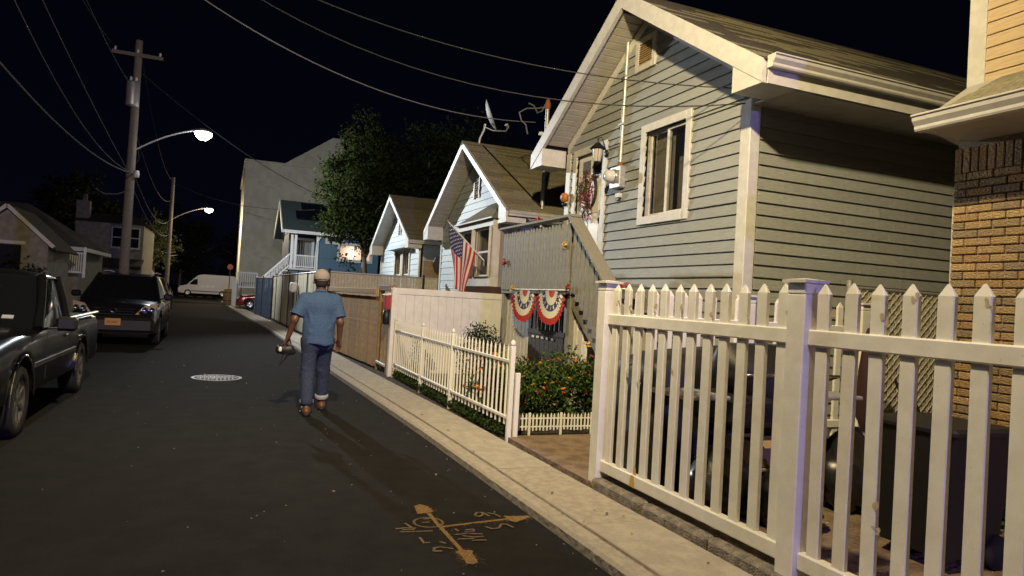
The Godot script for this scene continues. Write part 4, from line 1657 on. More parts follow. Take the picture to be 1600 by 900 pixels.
	for k in 8:
		board_on(vt, "louvre", F, ac - 0.15, ac + 0.15, yv - 0.2 + k * 0.058, yv - 0.165 + k * 0.058, 0.01, 0.04, M.terracotta)
	return h

func blue_house_and_neighbours():
	var q := {x = 5.3, z0 = -12.85, z1 = -18.05, zc = -15.35, pt = 0.62, hw = 3.0, ytop = 5.12, x0 = 4.87, expo = 0.165, m = M.pale_blue, corner = M.pale_blue, soffit = M.soffit, holes = [[0.55, 2.1, 1.75, 2.95]]}
	var h = gable_house("pale_blue_house", "pale blue clapboard cottage with a boxed bay window and a flag", q)
	# boxed bay window
	var bay := Node3D.new()
	bay.name = "bay_window"
	h.add_child(bay)
	var B := Wall.new(Vector3(4.86, 0, -13.0), Vector3(0, 0, -1), Vector3(-1, 0, 0))
	var cream := tmat(ctex(90, 0.02, 3, Color(0.56, 0.53, 0.46), Color(0.66, 0.63, 0.56), 128, 0.0, Color.BLACK, 0.03), 1.0, 0.55)
	var bw := 2.28
	for e in [[0.0, 0.12], [1.08, 1.2], [bw - 0.12, bw]]:
		board_on(bay, "post", B, e[0], e[1], 1.98, 3.0, -0.4, 0.0, cream)
	board_on(bay, "head_board", B, 0.0, bw, 3.0, 3.14, -0.42, 0.01, cream)
	board_on(bay, "sill_board", B, 0.0, bw, 1.78, 1.98, -0.42, 0.01, cream)
	for e in [[0.12, 1.08], [1.2, bw - 0.12]]:
		var wn = window(bay, B, e[0], e[1], 1.98, 3.0, "hung", 0.0001, null, cream, cream)
		board_on(wn, "shade", B, e[0] + 0.08, e[1] - 0.45, 2.5, 2.95, -0.2, -0.19, M.blind)
		board_on(wn, "curtain", B, e[0] + 0.35, e[1] - 0.1, 2.03, 2.4, -0.3, -0.29, M.blind)
	var s := S()
	# tapering bracket below the bay
	var a := [B.p(0.0, 1.78, 0.0), B.p(bw, 1.78, 0.0), B.p(bw, 1.78, -0.42), B.p(0.0, 1.78, -0.42)]
	var b := [B.p(0.7, 1.4, -0.35), B.p(bw - 0.7, 1.4, -0.35), B.p(bw - 0.7, 1.4, -0.42), B.p(0.7, 1.4, -0.42)]
	hexa(s, a, b)
	obj("bracket", s, M.terracotta, bay)
	# little hipped roof over the bay
	s = S()
	var e0 := B.p(-0.08, 3.14, 0.08)
	var e1 := B.p(bw + 0.08, 3.14, 0.08)
	var f0 := B.p(-0.08, 3.14, -0.43)
	var f1 := B.p(bw + 0.08, 3.14, -0.43)
	var g0 := B.p(0.75, 3.62, -0.43)
	var g1 := B.p(bw - 0.95, 3.62, -0.43)
	quad(s, e0, e1, g1, g0)
	tri(s, f0, e0, g0)
	tri(s, e1, f1, g1)
	quad(s, e0, f0, f1, e1)
	obj("bay_roof", s, M.shingle[0], bay)
	s = S()
	bar(s, e0 + Vector3(0, 0.012, 0), e1 + Vector3(0, 0.012, 0), 0.03, 0.03)
	obj("drip_edge", s, M.trim, bay)
	flag(Vector3(4.84, 2.28, -13.32))
	# satellite dish
	var ds = thing("satellite_dish", "grey satellite dish on a bent arm on the ridge", "satellite dish", Vector3(5.25, 5.1, -15.35))
	s = S()
	tube(s, [Vector3(0, -0.1, 0.0), Vector3(0.02, 0.15, 0), Vector3(0.1, 0.35, 0.02), Vector3(0.12, 0.5, 0.04)], 0.028, 8)
	obj("mast", s, M.galv, ds)
	s = S()
	var dm := Basis(Vector3.UP, -0.45) * Basis(Vector3.BACK, -1.2)
	lathe(s, [[0.0, 0.0], [0.12, 0.012], [0.24, 0.045], [0.33, 0.1], [0.335, 0.105], [0.325, 0.11], [0.23, 0.058], [0.12, 0.024], [0.0, 0.012]], 24, Transform3D(dm * Basis.from_scale(Vector3(1.15, 1, 0.9)), Vector3(0.15, 0.68, 0.06)))
	obj("dish", s, mat(Color(0.26, 0.26, 0.255), 0.6), ds)
	s = S()
	tube(s, [Vector3(0.12, 0.42, 0.05), Vector3(0.3, 0.36, 0.1), Vector3(0.6, 0.38, 0.15), Vector3(0.66, 0.5, 0.16)], 0.016, 6)
	obj("feed_arm", s, M.galv, ds)
	s = S()
	lathe(s, [[0.0, 0.0], [0.035, 0.0], [0.045, 0.06], [0.0, 0.08]], 10, Transform3D(Basis(Vector3.BACK, 0.8), Vector3(0.64, 0.5, 0.16)))
	obj("feed_horn", s, M.galv, ds)
	s = S()
	var slope_pts := []
	for k in 9:
		var t := k / 8.0
		var z := lerp(-15.2, -12.5, t)
		slope_pts.append(Vector3(0.05 + 0.35 * t, 5.15 - 0.62 * (z + 15.35) + 0.02 - 5.1, z + 15.35))
	tube(s, slope_pts, 0.012, 6)
	obj("aerial_cable", s, M.cable, ds)
	# service mast with weather head
	var ms = thing("service_mast", "grey service mast with curled wires rising above the eave", "mast", Vector3(5.69, 3.0, -12.55))
	s = S()
	tube(s, [Vector3(0, 0, 0), Vector3(0, 2.35, 0)], 0.04, 10)
	obj("pipe", s, M.galv, ms)
	s = S()
	lathe(s, [[0.04, 0.0], [0.06, 0.02], [0.06, 0.1], [0.03, 0.2], [0.0, 0.21]], 12, Transform3D(Basis.IDENTITY, Vector3(0, 2.35, 0)))
	obj("weather_head", s, M.terracotta, ms)
	s = S()
	tube(s, [Vector3(-0.05, 2.45, 0), Vector3(-0.12, 2.3, 0), Vector3(-0.22, 2.25, 0), Vector3(-0.3, 2.38, 0), Vector3(-0.42, 2.4, 0.02)], 0.014, 6)
	tube(s, [Vector3(-0.05, 2.4, 0), Vector3(-0.2, 2.34, 0), Vector3(-0.45, 2.3, 0), Vector3(-0.6, 2.2, 0), Vector3(-0.55, 2.05, 0), Vector3(-0.45, 1.98, 0), Vector3(-0.4, 1.8, 0)], 0.014, 6)
	obj("service_loops", s, M.cable_grey, ms)
	s = S()
	lathe(s, [[0.0, -0.05], [0.035, -0.05], [0.045, 0.0], [0.035, 0.05], [0.0, 0.05]], 10, Transform3D(Basis(Vector3.BACK, PI / 2), Vector3(-0.1, 1.85, 0)))
	bar(s, Vector3(-0.1, 1.85, 0), Vector3(0.12, 1.85, 0), 0.02, 0.02)
	obj("insulator", s, M.white, ms)
	# porch lamp and small ornaments on the front
	var F := Wall.new(Vector3(5.3, 0, -12.85), Vector3(0, 0, -1), Vector3(-1, 0, 0))
	var fl = thing("flood_light", "black twin floodlight on the pale blue clapboards beside the bay", "lamp", F.p(0.42, 2.75, 0.03))
	s = S()
	bx(s, Vector3(-0.02, 0, 0), Vector3(0.05, 0.45, 0.14))
	obj("back_plate", s, M.black, fl)
	for k in 2:
		s = S()
		lathe(s, [[0.0, 0.0], [0.03, 0.0], [0.06, 0.1], [0.055, 0.11], [0.0, 0.09]], 12, Transform3D(Basis(Vector3.BACK, 1.9), Vector3(-0.07, 0.0, 0.06 + 0.12 * k)))
		obj("spot_head", s, M.white, fl)
	# neighbouring cottage
	var q3 := {x = 5.2, z0 = -19.9, z1 = -25.35, zc = -22.55, pt = 0.55, hw = 2.9, ytop = 4.72, x0 = 4.78, expo = 0.165, m = M.pale_blue, corner = M.cream, soffit = M.soffit, ret = M.cream, holes = [[1.2, 2.0, 1.4, 2.9], [2.3, 3.1, 1.4, 2.9]]}
	var h3 = gable_house("cream_trimmed_cottage", "pale clapboard cottage with cream trim behind the slatted chain link fence", q3)
	var F3 := Wall.new(Vector3(5.2, 0, -19.9), Vector3(0, 0, -1), Vector3(-1, 0, 0))
	window(h3, F3, 1.2, 2.0, 1.4, 2.9, "hung", 0.12, null, M.cream, M.cream)
	window(h3, F3, 2.3, 3.1, 1.4, 2.9, "hung", 0.12, null, M.cream, M.cream)
	s = S()
	hexa(s, [F3.p(0.9, 2.95, 0.02), F3.p(3.4, 2.95, 0.02), F3.p(3.4, 3.15, 0.02), F3.p(0.9, 3.15, 0.02)], [F3.p(0.8, 2.95, 0.3), F3.p(3.5, 2.95, 0.3), F3.p(3.5, 2.99, 0.3), F3.p(0.8, 2.99, 0.3)])
	obj("window_hood", s, M.pale_blue, h3)
	# yellowish timber shed between the two cottages
	var sh = thing("timber_shed", "yellow timber shed wall between the two cottages", "shed", Vector3(5.55, 0, -18.75))
	for k in 12:
		s = S()
		cbx(s, Vector3(0, 0.3 + k * 0.19, 0), Vector3(1.1, 0.184, 0.03), 0.004)
		obj("board", s, M.rail_wood, sh)
	s = S()
	lathe(s, [[0.0, 0.0], [0.34, 0.0], [0.34, 0.04], [0.0, 0.04]], 10, Transform3D(Basis(Vector3.RIGHT, PI / 2), Vector3(0.05, 2.4, 0.03)), false)
	obj("round_louvre", s, M.brown, sh)

func flag(base: Vector3):
	var t = thing("flag", "striped flag with starred blue canton hanging from an angled pole", "flag", base)
	var tip := Vector3(-0.86, 0.72, 0.12)
	var s := S()
	tube(s, [Vector3(0, 0, 0), tip], 0.014, 8)
	obj("flag_pole", s, M.white, t)
	s = S()
	lathe(s, [[0.0, -0.02], [0.022, -0.015], [0.026, 0.0], [0.02, 0.02], [0.0, 0.026]], 10, Transform3D(Basis.IDENTITY, tip * 1.015))
	obj("finial", s, mat(Color(0.5, 0.38, 0.12), 0.3, 0.8), t)
	s = S()
	bx(s, Vector3(0.0, -0.03, 0), Vector3(0.05, 0.12, 0.07))
	obj("bracket", s, M.iron, t)
	# printed cloth
	var W := 380
	var H := 200
	var im := Image.create(W, H, false, Image.FORMAT_RGB8)
	var red := lin(0.40, 0.03, 0.035)
	var wht := lin(0.70, 0.66, 0.58)
	var blue := lin(0.028, 0.035, 0.11)
	for y in H:
		for x in W:
			var st := int(floor(y / (H / 13.0)))
			im.set_pixel(x, y, red if st % 2 == 0 else wht)
	var ch := int(H * 7.0 / 13.0)
	var cw := int(W * 0.4)
	im.fill_rect(Rect2i(0, 0, cw, ch), blue)
	for r in 9:
		var cnt := 6 if r % 2 == 0 else 5
		for c in cnt:
			var cx := (cw / 12.0) * (1.0 + 2.0 * c + (0.0 if r % 2 == 0 else 1.0))
			var cy := (ch / 10.0) * (r + 1)
			for dy in range(-5, 6):
				for dx in range(-5, 6):
					var an := atan2(dx, -dy)
					var rr := sqrt(dx * dx + dy * dy)
					var lim := 2.4 + 2.6 * pow(abs(cos(an * 2.5)), 3.0)
					if rr <= lim:
						im.set_pixel(clampi(int(cx) + dx, 0, W - 1), clampi(int(cy) + dy, 0, H - 1), wht)
	var m := StandardMaterial3D.new()
	m.albedo_texture = ImageTexture.create_from_image(im)
	m.roughness = 0.85
	m.cull_mode = BaseMaterial3D.CULL_DISABLED
	m.backlight_enabled = true
	m.backlight = Color(0.3, 0.3, 0.3)
	# hoist runs along the pole from the tip down; the fly hangs
	s = SurfaceTool.new()
	s.begin(Mesh.PRIMITIVE_TRIANGLES)
	s.set_smooth_group(1)
	var NU := 26
	var NV := 30
	var d := tip.normalized()
	var f := func(i, j):
		var u := float(i) / NU     # along the hoist from the tip
		var v := float(j) / NV     # along the fly, hanging
		var p := tip * 0.985 - d * (0.82 * u)
		# cloth gathers as it hangs: fly falls nearly straight down and drifts back to the tip side
		var gather := 0.62 * smoothstep(0.0, 1.0, v)
		var x := p.lerp(tip * 0.72 - d * 0.15, gather)
		var fold := sin(u * 13.0 + v * 1.5) * 0.055 * smoothstep(0.05, 0.6, v)
		var drop := 1.18 * v * (1.0 - 0.18 * u) 
		return Vector3(x.x - 0.02 * sin(u * 7.0) * v, p.y - drop + (x.y - p.y) * 0.25, x.z + fold - 0.12 * v)
	for i in NU:
		for j in NV:
			var vv := [[i, j], [i + 1, j], [i + 1, j + 1], [i, j + 1]]
			for k in [0, 2, 1, 0, 3, 2]:
				s.set_uv(Vector2(vv[k][1] / float(NV), vv[k][0] / float(NU)))
				s.add_vertex(f.call(vv[k][0], vv[k][1]))
	obj("flag_cloth", s, m, t)

# ------------------------------------------------------------------ farther buildings on the right
func far_right_buildings():
	# slate blue house with porch
	var h = thing("slate_blue_house", "slate blue house with white porch and a lit window behind the tree", "house", Vector3.ZERO)
	var F := Wall.new(Vector3(4.6, 0, -40.0), Vector3(1, 0, 0), Vector3(0, 0, 1))
	var lit := [1.2, 2.95, 3.28, 4.12]
	var small := [0.5, 1.35, 4.2, 4.6]
	wall_core(h, F, 3.4, 0, 4.75, [lit, small], M.slate_blue)
	siding(h, F, func(_y): return [0.0, 3.4], 0.3, 4.72, 0.2, [lit, small], [M.slate_blue], 0.022)
	window(h, F, small[0], small[1], small[2], small[3], "slide", 0.1)
	# lit room
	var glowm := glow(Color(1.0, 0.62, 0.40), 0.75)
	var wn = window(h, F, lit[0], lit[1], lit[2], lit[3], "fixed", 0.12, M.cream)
	board_on(wn, "room_glow_sheet", F, lit[0] - 0.1, lit[1] + 0.1, lit[2] - 0.1, lit[3] + 0.1, -0.42, -0.4, glowm)  # glowing sheet stands in for the light of the room
	board_on(wn, "mullion", F, 2.0, 2.06, lit[2], lit[3], -0.06, -0.01, M.trim)
	var wl := OmniLight3D.new()
	wl.name = "room_light"
	wl.light_color = Color(1.0, 0.62, 0.40).linear_to_srgb()
	wl.light_energy = 0.6
	wl.light_size = 0.15
	wl.omni_range = 30.0
	wl.omni_attenuation = 2.0
	wl.shadow_enabled = true
	wl.position = F.p(2.0, 3.7, -0.25)
	wn.add_child(wl)
	var s := S()
	bx(s, Vector3(5.6, 2.3, -45.9), Vector3(4.9, 4.7, 0.12))
	bx(s, Vector3(8.0, 2.3, -43.0), Vector3(0.12, 4.7, 5.8))
	bx(s, Vector3(3.2, 2.3, -43.5), Vector3(0.12, 4.7, 4.6))
	obj("wall", s, M.slate_blue, h)
	# porch recess
	var P := Wall.new(Vector3(3.2, 0, -41.2), Vector3(1, 0, 0), Vector3(0, 0, 1))
	wall_core(h, P, 1.5, 0, 4.75, [[0.25, 1.25, 2.7, 4.3]], M.slate_blue)
	var pw = window(h, P, 0.25, 1.25, 2.7, 4.3, "slide", 0.08)
	for k in 9:
		s = S()
		tube(s, [P.p(0.62 + k * 0.075, 2.75, -0.16), P.p(0.62 + k * 0.075 + rng.randf_range(-0.02, 0.02), 4.26, -0.16)], 0.04, 8)
		obj("curtain_fold", s, M.curtain, pw)
	s = S()
	bx(s, Vector3(4.62, 3.5, -40.66), Vector3(0.08, 2.4, 1.2))
	bx(s, Vector3(3.9, 1.28, -40.7), Vector3(1.4, 2.5, 1.3))
	obj("porch_base", s, M.slate_blue, h)
	s = S()
	bx(s, Vector3(3.9, 2.58, -40.6), Vector3(1.6, 0.1, 1.5))
	obj("porch_floor", s, M.trim, h)
	for px in [3.22, 3.42, 4.58]:
		s = S()
		cbx(s, Vector3(px, 3.65, -39.94), Vector3(0.13, 2.15, 0.13), 0.01)
		obj("porch_post", s, M.white, h)
	s = S()
	bx(s, Vector3(3.98, 3.34, -39.94), Vector3(1.1, 0.06, 0.06))
	bx(s, Vector3(3.98, 2.72, -39.94), Vector3(1.1, 0.05, 0.05))
	obj("porch_rail", s, M.white, h)
	for k in 11:
		s = S()
		bx(s, Vector3(3.5 + k * 0.098, 3.03, -39.94), Vector3(0.035, 0.6, 0.035))
		obj("baluster", s, M.white, h)
	s = S()
	tube(s, [Vector3(4.72, 4.8, -39.9), Vector3(4.72, 4.4, -39.9), Vector3(4.55, 4.1, -39.86), Vector3(4.5, 3.5, -39.86), Vector3(4.5, 2.6, -39.86)], 0.04, 8)
	obj("downspout", s, M.white, h)
	# roof
	s = S()
	for sg in [1.0, -1.0]:
		var zc := -43.0
		var a := [Vector3(2.65, 6.65, zc), Vector3(2.65, 4.68, zc + sg * 3.4), Vector3(2.65, 4.55, zc + sg * 3.4), Vector3(2.65, 6.5, zc)]
		var b := []
		for v in a:
			b.append(Vector3(8.6, v.y, v.z))
		hexa(s, a, b)
	var rf = obj("roof", s, M.roof_green, h)
	s = S()
	for sg in [1.0, -1.0]:
		var a2 := [Vector3(2.62, 6.7, -43.0), Vector3(2.62, 4.72, -43.0 + sg * 3.42), Vector3(2.62, 4.5, -43.0 + sg * 3.42), Vector3(2.62, 6.45, -43.0)]
		var b2 := []
		for v in a2:
			b2.append(v + Vector3(0.06, 0, 0))
		hexa(s, a2, b2)
	obj("rake_board", s, M.trim, rf)
	s = S()
	quad(s, Vector3(3.14, 4.7, -39.9), Vector3(3.14, 4.7, -46.1), Vector3(3.14, 6.45, -43.0), Vector3(3.14, 4.7, -39.9))
	obj("gable_end", s, M.pale_blue, rf)
	gutter(rf, Vector3(2.7, 4.5, -39.58), Vector3(8.6, 4.5, -39.58), Vector3(0, 0, 1), M.white, 0.16)
	# solar panels
	var dn := Vector3(0, -1.97, 3.4).normalized()
	var nn := Vector3(0, 3.4, 1.97).normalized()
	for r in 2:
		for c in 4:
			s = S()
			var cc := Vector3(3.75 + c * 0.66 + (0.35 if r == 0 else 0.0), 6.65, -43.0) + dn * (0.95 + r * 1.15) + nn * 0.1
			cbx(s, cc, Vector3(0.62, 0.04, 1.08), 0.01, Basis(Vector3.RIGHT, nn, dn))
			obj("solar_panel", s, mat(Color(0.008, 0.009, 0.014), 0.25), rf)
	# porch stair railing down to the pavement
	var st = thing("porch_stair", "white railed stair rising to the slate blue house's porch", "stair", Vector3.ZERO)
	for k in 9:
		s = S()
		bx(s, Vector3(3.0 - k * 0.17, 2.45 - k * 0.19, -40.5), Vector3(0.2, 0.05, 0.9))
		obj("tread", s, M.galv, st)
	for zz in [-40.05, -40.95]:
		s = S()
		bar(s, Vector3(3.15, 3.38, zz), Vector3(1.6, 1.75, zz), 0.06, 0.07)
		bar(s, Vector3(3.15, 2.75, zz), Vector3(1.6, 1.1, zz), 0.05, 0.06)
		obj("hand_rail", s, M.white, st)
		for k in 12:
			s = S()
			var t := (k + 0.5) / 12.0
			bx(s, Vector3(lerp(3.15, 1.6, t), lerp(3.06, 1.42, t), zz), Vector3(0.035, 0.62, 0.035))
			obj("baluster", s, M.white, st)
		s = S()
		cbx(s, Vector3(1.58, 0.95, zz), Vector3(0.1, 1.8, 0.1), 0.01)
		obj("newel_post", s, M.white, st)
	var rl = thing("white_rail", "short white railing standing at the far end of the driveway", "railing", Vector3.ZERO)
	s = S()
	bx(s, Vector3(1.3, 2.35, -48.7), Vector3(1.2, 0.07, 0.06))
	bx(s, Vector3(1.3, 1.4, -48.7), Vector3(1.2, 0.06, 0.06))
	obj("rails", s, M.white, rl)
	for k in 9:
		s = S()
		bx(s, Vector3(0.76 + k * 0.135, 1.87, -48.7), Vector3(0.045, 0.9, 0.045))
		obj("baluster", s, M.white, rl)
	for k in 2:
		s = S()
		cbx(s, Vector3(0.72 + 1.16 * k, 1.25, -48.7), Vector3(0.1, 2.2, 0.1), 0.01)
		obj("post", s, M.white, rl)
	var wf = thing("white_board_fence", "row of tall white boards beside the warm lit corner wall", "fence", Vector3.ZERO)
	for k in 7:
		s = S()
		cbx(s, Vector3(0.62 - k * 0.03, 1.0, -47.5 - k * 0.75), Vector3(0.04, 1.75, 0.5), 0.01)
		obj("board", s, M.white, wf)
	# tall beige building
	var bg = thing("beige_building", "tall plain beige building with a stepped roofline behind the blue house", "building", Vector3.ZERO)
	s = S()
	bx(s, Vector3(4.1, 5.1, -60.0), Vector3(6.6, 10.2, 16.0))
	obj("wall", s, M.beige, bg)
	s = S()
	hexa(s, [Vector3(3.2, 10.2, -51.98), Vector3(7.38, 10.2, -51.98), Vector3(7.38, 12.6, -51.98), Vector3(6.6, 12.6, -51.98)], [Vector3(3.2, 10.2, -68), Vector3(7.38, 10.2, -68), Vector3(7.38, 12.6, -68), Vector3(6.6, 12.6, -68)])
	obj("upper_storey", s, M.beige, bg)
	s = S()
	bx(s, Vector3(4.1, 10.26, -60.0), Vector3(6.8, 0.12, 16.2))
	obj("roof_edge", s, M.beige, bg)
	for k in 5:
		s = S()
		bx(s, Vector3(4.1, 1.8 + k * 1.75, -51.975), Vector3(6.5, 0.03, 0.03))
		obj("panel_seam", s, M.beige, bg)

# ------------------------------------------------------------------ left side
func left_buildings():
	var s := S()
	# low hipped bungalow
	var h = thing("dark_bungalow", "low unlit bungalow with hipped roof and white porch railing", "house", Vector3.ZERO)
	s = S()
	bx(s, Vector3(-9.3, 1.3, -32.2), Vector3(8.6, 2.6, 5.2))
	obj("wall", s, M.taupe, h)
	s = S()
	var e := [Vector3(-14, 2.55, -29), Vector3(-4.75, 2.55, -29), Vector3(-4.75, 2.55, -35.2), Vector3(-14, 2.55, -35.2)]
	var r0 := Vector3(-11, 4.2, -32.1)
	var r1 := Vector3(-7.2, 4.2, -32.1)
	quad(s, e[0], e[1], r1, r0)
	tri(s, e[1], e[2], r1)
	quad(s, e[2], e[3], r0, r1)
	tri(s, e[3], e[0], r0)
	quad(s, e[3], e[2], e[1], e[0])
	var rf = obj("roof", s, M.shingle_dark, h)
	s = S()
	bx(s, Vector3(-9.37, 2.47, -28.98), Vector3(9.3, 0.14, 0.05))
	bx(s, Vector3(-4.76, 2.47, -32.1), Vector3(0.05, 0.14, 6.2))
	obj("fascia", s, M.trim, rf)
	for k in 18:
		s = S()
		bx(s, Vector3(-5.9 + k * 0.068, 1.98, -28.9), Vector3(0.035, 0.62, 0.03))
		obj("baluster", s, M.white, h)
	s = S()
	bx(s, Vector3(-5.33, 2.32, -28.9), Vector3(1.24, 0.06, 0.06))
	bx(s, Vector3(-5.33, 1.64, -28.9), Vector3(1.24, 0.06, 0.06))
	obj("porch_rail", s, M.white, h)
	for k in 3:
		s = S()
		cbx(s, Vector3(-5.95 + k * 0.62, 2.0, -28.88), Vector3(0.08, 1.1, 0.08), 0.008)
		obj("porch_post", s, M.white, h)
	for k in 3:
		var F := Wall.new(Vector3(-13, 0, -29.58), Vector3(1, 0, 0), Vector3(0, 0, 1))
		board_on(h, "window", F, 1.0 + k * 1.7, 1.9 + k * 1.7, 1.2, 2.2, 0.0, 0.05, mat(Color(0.02, 0.02, 0.025), 0.05))
	# nearer white trimmed gable
	var g = thing("gabled_house", "dark house with a narrow white trimmed gable above the hedge", "house", Vector3.ZERO)
	s = S()
	hexa(s, [Vector3(-8.6, 0, -24), Vector3(-4.85, 0, -24), Vector3(-4.85, 2.35, -24), Vector3(-5.9, 3.3, -24), Vector3(-7.0, 2.35, -24), Vector3(-8.6, 2.35, -24)], [Vector3(-8.6, 0, -27), Vector3(-4.85, 0, -27), Vector3(-4.85, 2.35, -27), Vector3(-5.9, 3.3, -27), Vector3(-7.0, 2.35, -27), Vector3(-8.6, 2.35, -27)])
	obj("wall", s, M.taupe, g)
	for sg in [-1.0, 1.0]:
		s = S()
		bar(s, Vector3(-5.9, 3.42, -23.95), Vector3(-5.9 + sg * 1.2, 2.3, -23.95), 0.1, 0.1)
		obj("rake_board", s, M.trim, g)
		s = S()
		bar(s, Vector3(-5.9, 3.42, -25.5), Vector3(-5.9 + sg * 1.3, 2.2, -25.5), 3.0, 0.06, Vector3.UP)
		obj("roof", s, M.shingle_dark, g)
	var GF := Wall.new(Vector3(-7, 0, -23.98), Vector3(1, 0, 0), Vector3(0, 0, 1))
	board_on(g, "window", GF, 0.7, 1.5, 1.5, 2.3, 0.0, 0.04, mat(Color(0.02, 0.02, 0.025), 0.05))
	board_on(g, "window_head", GF, 0.6, 1.6, 2.32, 2.42, 0.0, 0.06, M.trim)
	# two storey house
	var t = thing("two_storey_house", "two storey beige house with a chimney beyond the lit lamp's pole", "house", Vector3.ZERO)
	s = S()
	bx(s, Vector3(-6.6, 2.4, -51.3), Vector3(3.6, 4.8, 6.6))
	obj("wall", s, M.taupe, t)
	s = S()
	hexa(s, [Vector3(-8.6, 4.8, -47.7), Vector3(-4.6, 4.8, -47.7), Vector3(-4.6, 4.8, -54.9), Vector3(-8.6, 4.8, -54.9)], [Vector3(-7.6, 5.5, -50), Vector3(-5.6, 5.5, -50), Vector3(-5.6, 5.5, -52.6), Vector3(-7.6, 5.5, -52.6)])
	var tr = obj("roof", s, M.shingle_dark, t)
	s = S()
	cbx(s, Vector3(-8.15, 5.3, -48.6), Vector3(0.7, 1.5, 0.6), 0.02)
	lathe(s, [[0.14, 0.0], [0.12, 0.4], [0.0, 0.4]], 12, Transform3D(Basis.IDENTITY, Vector3(-8.1, 6.05, -48.6)))
	obj("chimney", s, M.taupe, tr)
	var TF := Wall.new(Vector3(-8.4, 0, -48.0), Vector3(1, 0, 0), Vector3(0, 0, 1))
	for u in [1.95, 2.75]:
		board_on(t, "window_frame", TF, u - 0.08, u + 0.68, 3.3, 4.6, 0.0, 0.05, M.trim)
		for v in 2:
			board_on(t, "pane", TF, u, u + 0.6, 3.4 + v * 0.6, 3.94 + v * 0.6, 0.04, 0.06, mat(Color(0.015, 0.015, 0.02), 0.05))
	s = S()
	hexa(s, [Vector3(-8.4, 2.6, -47.96), Vector3(-4.7, 2.6, -47.96), Vector3(-4.7, 2.7, -47.96), Vector3(-8.4, 2.7, -47.96)], [Vector3(-8.4, 2.2, -46.6), Vector3(-4.7, 2.2, -46.6), Vector3(-4.7, 2.26, -46.6), Vector3(-8.4, 2.26, -46.6)])
	obj("awning", s, M.shingle_dark, t)
	# board fence along the left pavement
	var f = thing("left_board_fence", "dark brown board fence along the left pavement behind the parked cars", "fence", Vector3.ZERO)
	var d := 15.0
	while d < 34.0:
		s = S()
		cbx(s, Vector3(kx(d) - ROADW - 1.42, 0.75, -d), Vector3(0.03, 1.4, 0.285), 0.005)
		obj("board", s, M.wood[0], f)
		d += 0.29
	# brick post with white urn
	var pp = thing("brick_pillar", "brick gate pillar at the left pavement", "pillar", Vector3(-3.95, 0, -14.75))
	s = S()
	cbx(s, Vector3(0, 0.75, 0), Vector3(0.4, 1.5, 0.4), 0.01)
	cbx(s, Vector3(0, 1.52, 0), Vector3(0.5, 0.08, 0.5), 0.01)
	obj("pillar_shaft", s, M.brick[3], pp)
	var un = thing("white_urn", "white tapered flower pot on the brick pillar", "planter", Vector3(-3.95, 1.56, -14.75))
	s = S()
	lathe(s, [[0.0, 0.0], [0.12, 0.0], [0.17, 0.2], [0.2, 0.22], [0.2, 0.27], [0.17, 0.27], [0.16, 0.22], [0.0, 0.2]], 18)
	obj("pot", s, M.white, un)
	s = S()
	for k in 220:
		var p := Vector3(rng.randfn(0, 0.1), 0.26 + abs(rng.randfn(0, 0.1)), rng.randfn(0, 0.1))
		leaf_quad(s, p, 0.05, Color(0.03, 0.045, 0.02))
	obj("foliage", s, leafmat(Color.WHITE), un)

# ------------------------------------------------------------------ fences
func picket_mesh(w: float, t: float, h: float, tip: float) -> ArrayMesh:
	var s := S()
	var a := w * 0.5
	var b := t * 0.5
	var c := 0.004
	var ring := func(y):
		return [Vector3(-a + c, y, b), Vector3(a - c, y, b), Vector3(a, y, b - c), Vector3(a, y, -b + c), Vector3(a - c, y, -b), Vector3(-a + c, y, -b), Vector3(-a, y, -b + c), Vector3(-a, y, b - c)]
	loft(s, [ring.call(0.0), ring.call(h - tip)], true, true, false)
	var r: Array = ring.call(h - tip)
	var p0 := Vector3(-0.006, h, 0)
	var p1 := Vector3(0.006, h, 0)
	quad(s, r[0], r[1], p1, p0)
	quad(s, r[4], r[5], p0, p1)
	tri(s, r[1], r[2], p1)
	tri(s, r[2], r[3], p1)
	tri(s, r[3], r[4], p1)
	tri(s, r[5], r[6], p0)
	tri(s, r[6], r[7], p0)
	tri(s, r[7], r[0], p0)
	s.generate_normals()
	return s.commit()

func fence_post(parent, at: Vector3, w: float, h: float, m, cap := true):
	var s := S()
	cbx(s, at + Vector3(0, h * 0.5, 0), Vector3(w, h, w), 0.006)
	var p = obj("post", s, m, parent)
	if cap:
		s = S()
		cbx(s, at + Vector3(0, h + 0.03, 0), Vector3(w * 1.02, 0.06, w * 1.02), 0.006)
		var y := h + 0.06
		var a := w * 0.66
		hexa(s, [at + Vector3(-a, y, a), at + Vector3(a, y, a), at + Vector3(a, y, -a), at + Vector3(-a, y, -a)], [at + Vector3(-a * 1.02, y + 0.016, a * 1.02), at + Vector3(a * 1.02, y + 0.016, a * 1.02), at + Vector3(a * 1.02, y + 0.016, -a * 1.02), at + Vector3(-a * 1.02, y + 0.016, -a * 1.02)])
		hexa(s, [at + Vector3(-a, y + 0.016, a), at + Vector3(a, y + 0.016, a), at + Vector3(a, y + 0.016, -a), at + Vector3(-a, y + 0.016, -a)], [at + Vector3(-0.01, y + 0.026, 0.01), at + Vector3(0.01, y + 0.026, 0.01), at + Vector3(0.01, y + 0.026, -0.01), at + Vector3(-0.01, y + 0.026, -0.01)])
		obj("post_cap", s, m, parent)
	return p

